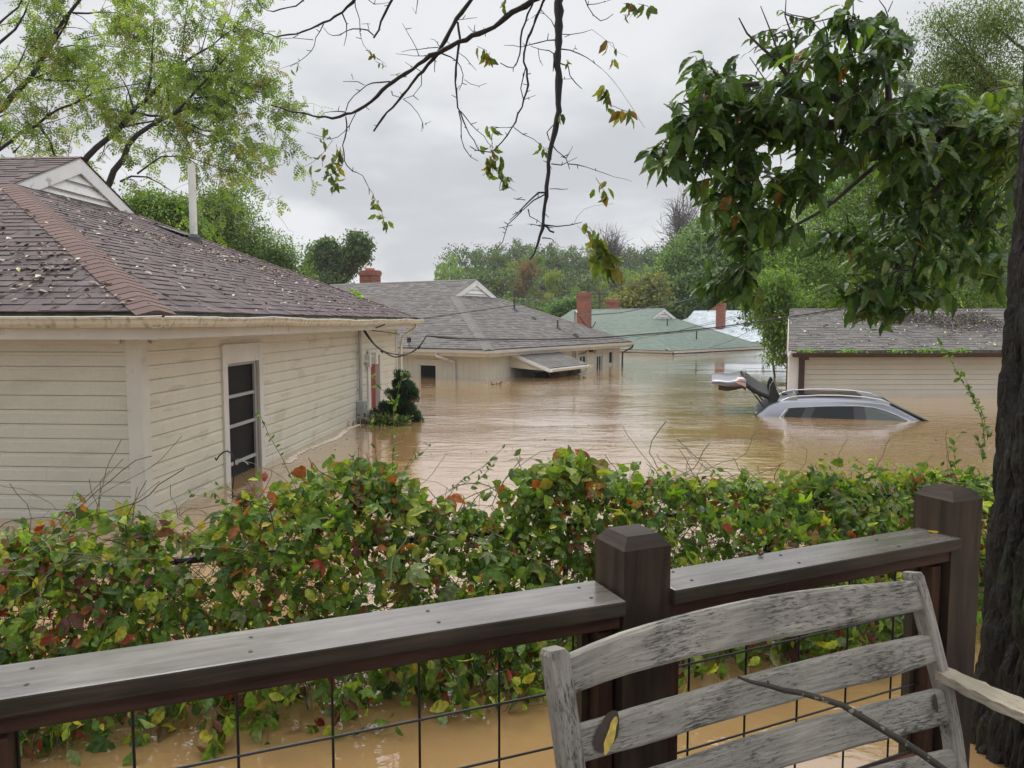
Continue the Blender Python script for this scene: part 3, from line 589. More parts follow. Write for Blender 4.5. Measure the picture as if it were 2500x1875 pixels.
# ------------------------------------------------------------------ grey roofed house
def grey_house():
    ze = .93
    root, gu = hip_house('grey_roofed_house', 'flooded house with grey shingle roof, brick chimney and small side porch roof', (-.81, 22.87), 31.7, ze, expo=.14, seed=9, tw=(.12, .34), th=(.004, .014), tint=.20, capw=.17)
    opsF = [(15-2.53, 15-1.85, -.5, .40)]
    opsS = [(6.3, 6.9, .13, .48), (7.7, 8.3, -.5, .42), (8.92, 9.3, .05, .55)]
    siding_box(root, 15, 10, -.5, ze-.2, 'panel', opsS, opsF, 'vert')
    window(root, (0, 0, 0), (1, 0, 0), (0, -1, 0), -2.53, -1.85, -.5, .40, .16, .15, glass='screen', recess=.04, proud=.02, cas='panel', fr='white')
    window(root, (0, 0, 0), (0, 1, 0), (1, 0, 0), 6.3, 6.9, .13, .48, .05, .05, mull=(6.6,), recess=.04, proud=.02, fr='white')
    window(root, (0, 0, 0), (0, 1, 0), (1, 0, 0), 7.7, 8.3, -.5, .42, .08, .06, mull=(7.9, 8.1), recess=.06, proud=.03, fr='white')
    window(root, (0, 0, 0), (0, 1, 0), (1, 0, 0), 8.92, 9.3, .05, .55, .04, .04, recess=.03, proud=.03, fr='trim', glass='screen')
    # porch roof lean-to
    y0, y1, zt, zb, xo = 1.35, 4.1, .78, .27, 1.45
    sl = math.hypot(xo, zt-zb); U = arr((0, 1, 0)); S = unit((-xo, 0, zt-zb)); g = Geo()
    shingles(g, (xo, 0, zb+.05), U, S, sl, lambda s: y0, lambda s: y1, .14, random.Random(3), (.15, .34), (.004, .012), .12)
    g.prism([(xo-.02, y0+.02, zb+.03), (xo-.02, y1-.02, zb+.03), (0, y1-.02, zt+.03), (0, y0+.02, zt+.03)], (0, 0, -.03), (.5, .5, .5))
    pr = g.build('porch_roof', M['sh_grey'], root)
    g = Geo(); g.prism([(xo+.02, y0-.01, zb+.04), (0, y0-.01, zt+.04), (0, y0-.01, zt-.08), (xo+.02, y0-.01, zb-.08)], (0, .03, 0)); g.prism([(xo+.02, y1-.02, zb+.04), (0, y1-.02, zt+.04), (0, y1-.02, zt-.08), (xo+.02, y1-.02, zb-.08)], (0, .03, 0))
    g.box((xo+.01, (y0+y1)/2, zb-.02), (.03, y1-y0, .10)); g.build('porch_trim', M['white'], pr)
    g = Geo(); extrude_path(g, GUT, (xo+.03, y0, zb+.01), (xo+.03, y1+.05, zb+.01), (1, 0, 0)); g.build('porch_gutter', M['trim'], pr)
    g = Geo(); g.prism([(0, y0+.05, zt-.06), (xo-.05, y0+.05, zb-.03), (xo-.35, y0+.05, zb-.03), (.0, y0+.05, .30)], (0, .04, 0)); g.build('porch_cheek', M['panel'], pr)
    g = Geo()
    for k in range(18):
        y = 1.5+k*.1
        g.beam((xo-.12, y, -.3), (xo-.12, y+.5, .2), .012, .03, (1, 0, 0)); g.beam((xo-.135, y+.5, -.3), (xo-.135, y, .2), .012, .03, (1, 0, 0))
    g.box((xo-.12, 2.6, .21), (.04, 2.4, .04)); g.build('lattice_screen', M['lattice'], pr)
    g = Geo(); vert_panel(g, (xo-.25, 3.25, 0), (0, 1, 0), (1, 0, 0), .85, -.4, .22, opens=[(.55, .8, -.4, .14)]); g.build('porch_wall', M['panel'], pr)
    g = Geo(); g.box((xo-.33, 3.7, -.05), (.04, .9, .5)); g.box((xo-.6, 2.3, -.1), (.03, 1.7, .5)); g.build('porch_shade', M['black'], pr)  # black boards stand in for the shade under the porch roof
    downspout(pr, [(xo+.07, y1-.25, zb-.05), (xo+.05, y1-.25, zb-.2), (xo-.2, y1-.6, zb-.3), (xo-.2, y1-.6, -.5)], w=.07)
    # downspouts, lamp, conduit
    downspout(root, [(-1.52, -.47, ze-.14), (-1.52, -.44, ze-.22), (-1.10, -.10, .50), (-1.10, -.07, .38), (-1.10, -.07, -.4)], w=.085)
    downspout(root, [(.45, 10.35, ze-.13), (.42, 10.33, ze-.25), (.10, 10.08, ze-.45), (.10, 10.06, -.4)], 'brown', w=.07)
    g = Geo(); g.tube([(.04, 5.75, ze-.2), (.04, 5.75, .2)], .03, 8); g.tube([(.04, 5.93, ze-.2), (.04, 5.93, .2)], .03, 8); g.build('conduit', M['pipe'], root)
    g = Geo(); g.box((.05, 7.2, .66), (.1, .2, .14)); l = g.build('wall_lamp', M['brown'], root, bevel=.01)
    g = Geo(); g.tube([(.1, 7.27, .62), (.2, 7.3, .58)], [.05, .08], 12); g.build('lamp_glass', M['chrome'], l)
    g = Geo(); r = random.Random(5)
    for k in range(5): g.tube([(.06, 6.1+k*.1, .45+.1*r.random()), (.09, 6.9+r.random()*.3, .72), (.08, 8.2+r.random()*.6, .66+r.random()*.05)], .008, 4)
    g.build('wall_cable', M['wire'], root)
    chimney(root, -10.45, 6.5, 2.8, 4.0, .74, .56)
    for (x, y, z, h, r_) in ((-2.53, 5.81, 2.18, .42, .035), (-1.8, 5.96, 1.87, .22, .05), (-.89, 6.25, 1.48, .32, .03)):
        g = Geo(); g.tube([(x, y, z-.05), (x, y, z+h)], r_, 10); v = g.build('roof_vent', M['brown'] if r_ != .05 else M['pipe'], root)
        g = Geo(); g.tube([(x, y, z-.03), (x, y, z+.07)], [.15, .06], 10); g.build('flashing', M['black'], v)
    x, y, z = -.25, 6.42, 1.21
    g = Geo(); g.tube([(x, y, z-.05), (x, y, z+.86), (x+.02, y-.02, z+.92), (x+.08, y-.06, z+.93), (x+.12, y-.09, z+.86)], .036, 10); v = g.build('service_mast', M['pipe'], root, smooth=True)
    g = Geo(); g.tube([(x, y, z-.03), (x, y, z+.10)], [.16, .06], 10); g.build('flashing', M['black'], v)
    g = Geo()
    for k in range(3): g.tube([(x+.12, y-.09, z+.86), (x+.3+.1*k, y+.1, z+.5-.1*k), (x+.5+.05*k, y+.3, z+.3), (x+.75, y+.2, z+.45+.05*k)], .01, 5)
    g.build('drip_loop', M['wire'], v)
    x, y, z = -2.69, -.30, .97; g = Geo(); g.tube([(x, y, z), (x, y, z+.12)], .012, 6); g.box((x, y, z+.20), (.09, .09, .16)); g.build('rain_sensor', M['black'], root)
    return root
GH = grey_house()
def green_house():
    ze = .166
    root, gu = hip_house('green_roofed_house', 'house with green shingle roof, its eaves touching the flood water', (8.664, 41.88), 45.2, ze, sh='sh_green', cap='sh_green', expo=.2, seed=12, tw=(.2, .5), th=(.003, .008), tint=.07, capw=.15, fascia='gutter', gutter='trim')
    siding_box(root, 15, 10, -.5, ze-.16, 'panel', (), (), 'vert')
    chimney(root, -8.93, 6.5, 2.0, 3.22, .74, .56)
    chimney(root, -6.93, 1.0, .3, 3.5, .74, .56)
    for x, y, z, h in ((-2.7, 3.84, 1.49, .42), (-.83, 4.14, .69, .5)):
        g = Geo(); g.tube([(x, y, z-.05), (x, y, z+h)], .035, 8); v = g.build('roof_vent', M['black'], root)
    g = Geo(); gx = -3.78; g.box((gx-.02, 5, 2.15), (.06, .55, .42)); gv = g.build('gable_vent', M['trim'], root)
    g = Geo()
    for k in range(5): g.box((gx+.02, 5, 2.0+k*.075), (.02, .45, .012))
    g.build('louvre', M['brown'], gv)
    g = Geo(); g.box((.3, 5, ze+.012), (.7, 10.8, .01), np.array([unit((1, 0, -.4268)), (0, 1, 0), unit((.4268, 0, 1))])); g.build('debris_edge', mat('silt_on_eaves', (.24, .20, .16), .8, .25, 2), root)
    return root
green_house()
def white_house():
    ze = .25
    root, gu = hip_house('pale_roofed_house', 'distant house with pale blue grey roof behind the green roof', (21.92, 54.4), 35, ze, sh='sh_white', cap='sh_white', expo=.2, seed=14, tw=(.2, .5), th=(.003, .008), tint=.16, capw=.15, gutter='trim')
    siding_box(root, 15, 10, -.5, ze-.16, 'panel', (), (), 'vert')
    chimney(root, -10.05, 6.5, 2.0, 3.3, .62, .5)
    chimney(root, -7.84, 1.83, .6, 3.25, .62, .5)
    return root
white_house()

# ------------------------------------------------------------------ shed on the right
def shed():
    root = empty('shed', (6.70, 18.38, 0), math.radians(1.6), 'cream sided shed with grey shingle roof on the right, flooded halfway', 'shed')
    W, D, ze = 9.0, 3.0, .95; sk = .375        # the end wall runs off at a slant
    U = arr((1, 0, 0)); zr = 2.10
    g = Geo(); O = arr((-.14, -.32, 1.06)); S = unit((0, D+.0, zr-1.06)); sl = math.hypot(D, zr-1.06)
    shingles(g, O, U, S, sl, lambda s: s*sk, lambda s: W, .125, random.Random(21), (.12, .34), (.004, .014), .11)
    O2 = arr((-.08+sk*sl*2.0, 2*D-.32, 1.06)); shingles(g, O2, U, unit((0, -D, zr-1.06)), sl, lambda s: -s*sk, lambda s: W-2, .25, random.Random(22), (.3, .5), (.004, .01), .1)
    q = [(-.06, -.31, 1.035), (W-.1, -.31, 1.035), (W-.1, D-.32, zr-.03), (-.06+sk*sl, D-.32, zr-.03)]
    g.add(q, [(0, 1, 2, 3)], (.4, .4, .4))
    rf = g.build('roof', M['sh_shed'], root)
    g = Geo(); cap_row(g, (-.08+sk*sl, D-.32, zr), (W, D-.32, zr), unit((0, -D, -(zr-1.06))), unit((0, D, -(zr-1.06))), .16, .12); g.build('hip_cap', M['sh_shed'], rf)
    g = Geo(); horiz_siding(g, (.35, 0, 0), (1, 0, 0), (0, -1, 0), W-.5, -.3, .93, .126, lap=True, panel=3.6); 
    dv = unit((.388, 1, 0)); nn = unit((-1, .388, 0)); horiz_siding(g, (0, 0, 0), dv, nn, 2*D/dv[1]-.6, -.3, .93, .126, lap=True)
    g.prism([(0, 0, .9), tuple(dv*5.4+arr((0, 0, .9))), tuple(dv*2.75+arr((0, 0, 1.9)))], nn*.02)
    g.build('wall', M['siding_shed'], root)
    g = Geo(); g.prism([(-.11, -.33, 1.05), (-.11, -.33, .95), (-.11+sk*sl, D-.32, zr-.10), (-.11+sk*sl, D-.32, zr)], (.03, 0, 0)); g.box((.13, -.02, .35), (.26, .04, 1.3)); g.build('trim_board', M['white'], root, bevel=.004)
    g = Geo(); g.box(dv*1.3+nn*.015+arr((0, 0, .3)), (.03, .14, 1.1), np.array([(-nn[0], -nn[1], 0), dv, (0, 0, 1)])); g.box(dv*2.4+nn*.015+arr((0, 0, .3)), (.03, .14, 1.1), np.array([(-nn[0], -nn[1], 0), dv, (0, 0, 1)])); g.build('side_door_trim', M['brown'], root)
    g = Geo(); extrude_path(g, [(a*1.1, b*1.15) for a, b in GUT], (-.05, -.36, 1.0), (W, -.36, 1.0), (0, -1, 0), sag=lambda t: .008*math.sin(t*14), n=30); g.box((W/2, -.345, .935), (W, .03, .07)); gt = g.build('gutter', M['brown'], root)
    g = Geo(); g.box((W/2, -.352, 1.022), (W-.1, .012, .06)); g.build('stained_fascia_strip', M['algae'], gt)
    g = Geo(); g.box((.30, -.07, .3), (.12, .09, 1.25)); g.box((.30, -.2, .88), (.12, .3, .09)); g.build('downspout', M['brown'], root, bevel=.006)
    return root
SH = shed()
bpy.context.view_layer.update()
def shed_w(x, y, z): return np.array(SH.matrix_world @ Vector((x, y, z)))

# ------------------------------------------------------------------ car
def car():
    a = math.radians(106.9); root = empty('flooded_car', (4.63, 13.95, 0), -a+PI/2, 'silver sports utility car sunk to its windows with the tailgate open', 'car')
    # local: x forward, y left (far side), z up
    SV = []
    # stations along x: (x, side top z, roof mid z, side half-width inset at top, beltline z)
    st = [(-.12, .02, .02, .16), (.0, .10, .11, .17), (.12, .20, .22, .18), (.26, .255, .285, .20), (.45, .292, .330, .22), (.9, .316, .358, .23), (1.4, .323, .366, .235), (1.8, .318, .360, .24), (2.05, .300, .338, .25), (2.2, .262, .300, .24), (2.45, .140, .175, .21), (2.75, -.03, .0, .16), (3.0, -.16, -.13, .10), (3.6, -.32, -.25, .1), (4.1, -.55, -.45, .15)]
    Wd = 1.86; g = Geo(); V = []
    for x, zs, zm, ins in st:
        zs, zm = zs-.0, zm
        bul = -.035
        lower = min(-.05, zs-.1)
        row = [(-.02, -.75), (-.03, -.35), (.0, lower), (ins*.80, zs-.035), (ins*.92, zs-.012), (ins*1.12, zs), (Wd*.33, zm-.006), (Wd*.5, zm)]
        full = [(x, y, z) for y, z in row]+[(x, Wd-y, z) for y, z in row[-2::-1]]
        V += full
    k = 15; n = len(st)
    g.add(V, [(i*k+j, (i+1)*k+j, (i+1)*k+j+1, i*k+j+1) for i in range(n-1) for j in range(k-1)])
    g.add(V[:k], [tuple(range(k))]); g.add(V[-k:], [tuple(range(k))[::-1]])
    body = g.build('body', M['carpaint'], root, smooth=True)
    # side glass: a little proud of the body side, both sides
    def side(y0_, z_, far):   # surface y at height z
        return 0
    def yof(x, z):
        xs = [q[0] for q in st]; zs = np.interp(x, xs, [q[1] for q in st]); ins = np.interp(x, xs, [q[3] for q in st]); lo = min(-.05, zs-.1)
        return np.interp(z, [lo, zs-.035], [0, ins*.80])
    def pane(pts, off, name, m, parent):
        for far in (0, 1):
            g = Geo()
            P = [(x, (yof(x, z)-off) if not far else Wd-(yof(x, z)-off), z) for x, z in pts]
            g.prism(P, (0, .012 if not far else -.012, 0)); g.build(name, m, parent)
    top = [(.40, .150), (.52, .170), (.76, .186), (1.0, .205), (1.3, .222), (1.65, .232), (1.9, .215), (2.1, .160), (2.3, .08), (2.5, -.02)]
    def topz(x): return np.interp(x, [p[0] for p in top], [p[1]+.005 for p in top])
    fr = [(.30, -.02), (.37, .07), (.44, .155)]+top[1:]+[(2.56, -.05)]
    for far in (0, 1):
        P = [(x, (yof(x, z)-.010) if not far else Wd-(yof(x, z)-.016), z) for x, z in fr]
        g = Geo(); g.tube(P, .010, 6); g.build('window_trim', M['chrome'], body)
    pane([(.36, -.06), (.395, .05), (.47, .145), (.76, topz(.76)-.012), (.70, .06), (.65, -.06)], .008, 'side_window', M['carglass'], body)
    pane([(.82, -.06), (.87, .08), (.93, topz(.93)-.012), (1.3, topz(1.3)-.012), (1.56, topz(1.56)-.012), (1.57, -.06)], .008, 'side_window', M['carglass'], body)
    pane([(1.78, -.06), (1.74, topz(1.74)-.014), (1.9, topz(1.9)-.014), (2.1, topz(2.1)-.014), (2.3, topz(2.3)-.014), (2.47, -.03), (2.47, -.06)], .008, 'side_window', M['clearglass'], body)
    pane([(.645, -.06), (.69, .06), (.75, topz(.75)-.010), (.94, topz(.94)-.010), (.88, .08), (.83, -.06)], .006, 'pillar', M['carblack'], body)
    pane([(1.56, -.06), (1.55, topz(1.55)-.010), (1.75, topz(1.75)-.010), (1.79, -.06)], .006, 'pillar', M['carblack'], body)
    # windscreen, roof glass, rear opening
    g = Geo(); q = [(2.18, .22, .272), (2.15, Wd/2, .315), (2.18, Wd-.22, .272), (2.92, Wd-.10, -.08), (2.98, Wd/2, -.08), (2.92, .12, -.08)]
    g.prism(q, (.012, 0, .02)); g.build('windscreen', M['clearglass'], body)
    g = Geo(); q = [(.62, .52, .372), (1.75, .52, .378), (1.75, Wd-.52, .378), (.62, Wd-.52, .372)]; g.prism(q, (0, 0, .02)); g.build('sunroof', M['carglass'], body, bevel=.006)
    g = Geo(); q = [(-.10, .13, .0), (.20, .26, .262), (.20, Wd-.26, .262), (-.10, Wd-.13, .0)]; g.prism(q, (-.02, 0, .012)); g.build('tailgate_opening', M['carblack'], body)
    # roof rails
    for far in (0, 1):
        g = Geo(); y = .27 if not far else Wd-.27
        pts = [(.34, .275), (.46, .335), (.62, .372), (1.0, .402), (1.35, .408), (1.75, .392), (2.05, .345), (2.22, .272)]
        g.tube([(x, y, z-.006) for x, z in pts], [.008, .011, .012, .012, .012, .012, .013, .010], 8)
        for x0, x1 in ((.34, .62), (1.95, 2.2)): g.prism([(x0, y-.015, .27), (x1, y-.015, .27), (x1, y-.015, np.interp(x1, [p[0] for p in pts], [p[1] for p in pts])), ((x0+x1)/2, y-.015, np.interp((x0+x1)/2, [p[0] for p in pts], [p[1] for p in pts])), (x0, y-.015, np.interp(x0, [p[0] for p in pts], [p[1] for p in pts]))], (0, .03, 0))
        g.build('roof_rail', M['chrome'], body, smooth=False)
    g = Geo(); g.tube([(.42, Wd/2, .33), (.22, Wd/2+.1, .52)], .007, 6); g.box((.43, Wd/2, .34), (.10, .05, .03)); g.build('aerial', M['carblack'], body)
    # open tailgate: swung up about the rear roof edge
    sec = [(.12, .37, .07, .20), (-.06, .45, .08, .20), (-.19, .53, .09, .18), (-.30, .62, .10, .15), (-.36, .665, .11, .14), (-.47, .635, .10, .15), (-.62, .60, .07, .17), (-.80, .615, .06, .22), (-.93, .60, .03, .34)]
    def slab(ix, name, m, dz=0, inset=0, th=None):
        g = Geo(); V = []
        for (x, z, t, ins) in ix:
            t = th or t; y0, y1 = ins+inset, Wd-ins-inset; z = z-.01; rl = .085
            V += [(x, y0, z+dz), (x, y0+.05, z+dz+.03), (x-.01, y0+.35, z+dz+.05), (x-.02, Wd/2, z+dz+.08), (x-.01, y1-.35, z+dz+.10), (x, y1-.05, z+dz+.10), (x, y1, z+dz+rl),
                  (x, y1-.03, z+dz-t+rl), (x, Wd/2, z+dz-t+.04), (x, y0+.03, z+dz-t)]
        k = 10; n = len(ix)
        g.add(V, [(i*k+j, i*k+(j+1) % k, (i+1)*k+(j+1) % k, (i+1)*k+j) for i in range(n-1) for j in range(k)])
        g.add(V[:k], [tuple(range(k))]); g.add(V[-k:], [tuple(range(k))[::-1]])
        return g
    tg = slab(sec[3:], 't', None).build('tailgate', M['carpaint'], root, smooth=True)
    slab(sec[:4], 't', None).build('tailgate_window', M['carblack'], tg, smooth=True)
    slab(sec[3:8], 't', None, -.08, .06, .08).build('tailgate_lining', M['carblack'], tg)
    g = Geo(); g.prism([(-.30, .155, .605), (-.30, .155, .52), (-.42, .15, .575), (-.50, .155, .62), (-.42, .15, .68), (-.36, .155, .68)], (0, .03, 0)); g.prism([(-.30, .17, .645), (-.34, .17, .685), (-.46, .30, .69), (-.48, .17, .64)], (0, .02, .01)); g.build('tail_lamp', M['taillight'], tg, bevel=.006)
    g = Geo(); sp = [(.115, .15), (.105, .38), (.125, .53), (.165, .625), (.195, .635), (.225, .56), (.27, .44), (.315, .355), (.27, .26), (.21, .15)]
    g.prism([(x, .27, z) for x, z in sp], (0, .05, 0)); g.prism([(x, Wd-.32, z) for x, z in sp], (0, .05, 0)); g.prism([(x, .32, z-.01) for x, z in ((.135, .30), (.16, .50), (.19, .50), (.22, .36))], (0, Wd-.64, 0)); spo = g.build('tailgate_spoiler', M['carblack'], tg, bevel=.01)
    g = Geo(); g.tube([(x, .262, z) for x, z in sp[1:5]], .010, 6); g.build('spoiler_edge', M['carpaint'], spo)
    for y in (.25, Wd-.25):
        g = Geo(); g.tube([(-.26, y, .52), (-.13, y, .36)], .010, 6); g.tube([(-.13, y, .36), (.04, y, .14)], .016, 6); g.build('gas_strut', M['carblack'], tg)
    g = Geo(); g.tube([(-.35, .7, .69), (-.40, .72, .78)], .02, 6); g.tube([(-.33, .45, .66), (-.38, .50, .735)], [.03, .012], 6); g.build('wiper', M['carblack'], tg)
    return root
car()

# ------------------------------------------------------------------ deck, railing, bench
R215 = math.radians(21.9); uL = arr((math.cos(R215), math.sin(R215), 0)); R24 = math.radians(24.3); uR = arr((math.cos(R24), math.sin(R24), 0))
def perp2(u): return arr((-u[1], u[0], 0))
P1 = arr((.3135, 1.934, 0)); P2 = arr((1.43, 2.45, 0)); CAPZ = 1.07
P0 = arr((-.985, 1.40, 0))
RL = empty('deck_railing', (P1[0], P1[1], 0), 0, 'wet brown wooden deck railing with wire mesh panels in the foreground', 'railing')
def rel(o): 
    o.parent = RL; o.location = (-P1[0], -P1[1], 0); return o
def post(c, u, top=1.21, w=.140, z0=-.5):
    v = perp2(u); g = Geo(); h = w/2; k = .023
    c = arr(c)
    def ring(r, z): return [c+u*sx*r+v*sy*r+arr((0, 0, z)) for sx, sy in ((-1, -1), (1, -1), (1, 1), (-1, 1))]
    A = ring(h, z0); B = ring(h, top-.03); D = ring(h-k, top)
    for i in range(4):
        j = (i+1) % 4; g.add([A[i], A[j], B[j], B[i]], [(0, 1, 2, 3)], (1, 1, 1), [(z0, i*.3), (z0, i*.3+.14), (top-.03, i*.3+.14), (top-.03, i*.3)])
        g.add([B[i], B[j], D[j], D[i]], [(0, 1, 2, 3)], (1, 1, 1), [(i*.5, 0), (i*.5+.14, 0), (i*.5+.1, .04), (i*.5+.04, .04)])
    g.add(D, [(0, 1, 2, 3)], (1, 1, 1), [(0, 3), (.1, 3), (.1, 3.1), (0, 3.1)])
    return rel(g.build('post', M['postwood'], None))
for P, u in ((P1, uR), (P2, uR), (P0+arr((-.12, -.045, 0)), uL)): post(P, u, 1.21 if P[0] > -.5 else 1.02)
cL0, cL1 = arr((-.972, 1.389, 0)), arr((.25, 1.880, 0))
def cap(c0, c1, w, name='cap_rail'):
    d = unit(c1-c0); g = Geo(); g.beam(c0+arr((0, 0, CAPZ-.02)), c1+arr((0, 0, CAPZ-.02)), w, .040)
    o = g.build(name, [M['deckwood'], M['capwood']], None, bevel=.005)
    for p in o.data.polygons:
        if p.normal.z > .9: p.material_index = 1  # paler top: weathering, with the sky's sheen put into the colour
    return rel(o)
cap(cL0-uL*1.4, cL1, .165)
cR0, cR1 = P1+uR*.068-perp2(uR)*.02, P2-uR*.055-perp2(uR)*.02
cap(cR0, cR1+uR*.0, .145)
for a, b, w in ((cL0-uL*1.4, cL1-uL*.0, .10), (cR0, cR1, .09)):
    g = Geo(); g.beam(a+arr((0, 0, CAPZ-.062)), b+arr((0, 0, CAPZ-.062)), w, .04); rel(g.build('sub_rail', M['redwood'], None, bevel=.004))
    g = Geo(); g.beam(a+arr((0, 0, .30)), b+arr((0, 0, .30)), .04, .09); rel(g.build('bottom_rail', M['redwood'], None, bevel=.004))
for c, u in ((P1-uL*.10-perp2(uL)*.0, uL), (P1+uR*.10, uR), (P2-uR*.10, uR), (P0+uL*.0, uL)):
    g = Geo(); g.box(arr(c)+arr((0, 0, .30)), (.045, .09, 1.34), np.array([u, perp2(u), (0, 0, 1)])); rel(g.build('stile', M['redwood'], None, bevel=.004))
    g = Geo(); g.box(arr(c)-u*(.035 if c[0] < P1[0] or c[0] > 1 else -.035)+perp2(u)*.015+arr((0, 0, .30)), (.02, .03, 1.34), np.array([u, perp2(u), (0, 0, 1)])); rel(g.build('stile_strip', M['deckwood'], None))
def mesh_panel(a, b, n_off, name='wire_mesh'):
    g = Geo(); d = unit(b-a); L = np.linalg.norm(b-a); off = -perp2(d)*.012
    for z in (.965, .82, .678, .575, .47, .35):
        if z == .965: continue
        g.tube([a+off+arr((0, 0, z)), b+off+arr((0, 0, z))], .0032, 6)
    t = n_off
    while t < L: g.tube([a+d*t+arr((0, 0, .3)), a+d*t+arr((0, 0, .99))], .0032, 6); t += .2012
    return rel(g.build(name, M['wire'], None))
# vertical wires were measured on the left panel at fixed steps back from the first post
A = P1-uL*.02
aL = A-uL*1.75; mesh_panel(aL, A-uL*.05, (1.75-.282-.07) % .2012)
mesh_panel(P1+uR*.06, P2-uR*.06, .13)
for k, (a0_, u_) in enumerate([(cL0+uL*(.05+.40*i), uL) for i in range(4)]+[(cR0+uR*(.08+.38*i), uR) for i in range(3)]):
    for sd in (-.035, .040):
        g = Geo(); q = a0_+perp2(u_)*(sd+.006*math.sin(k*5))+u_*.01*math.sin(k*3+sd*90); g.tube([q+arr((0, 0, CAPZ-.01)), q+arr((0, 0, CAPZ+.0012))], .0045, 8); rel(g.build('screw_head', M['black'], None))
# deck floor
DK = empty('deck', (.6, .6, .15), 0, 'wooden deck floor behind the railing', 'deck')
g = Geo()
for k in range(20):
    y = -.06-k*.145; c0 = P1+uL*-2.6+perp2(uL)*y; c1 = P1+uL*2.2+perp2(uL)*y; g.beam(c0+arr((0, 0, .13)), c1+arr((0, 0, .13)), .139, .04)
o = g.build('deck_board', M['deckwood'], None, bevel=.003); o.parent = DK; o.location = (-.6, -.6, -.15)
g = Geo(); c0 = P1-uL*2.6+perp2(uL)*.03; c1 = P1+uL*2.2+perp2(uL)*.03; g.beam(c0+arr((0, 0, .02)), c1+arr((0, 0, .02)), .04, .2); o = g.build('rim_joist', M['redwood'], None); o.parent = DK; o.location = (-.6, -.6, -.15)

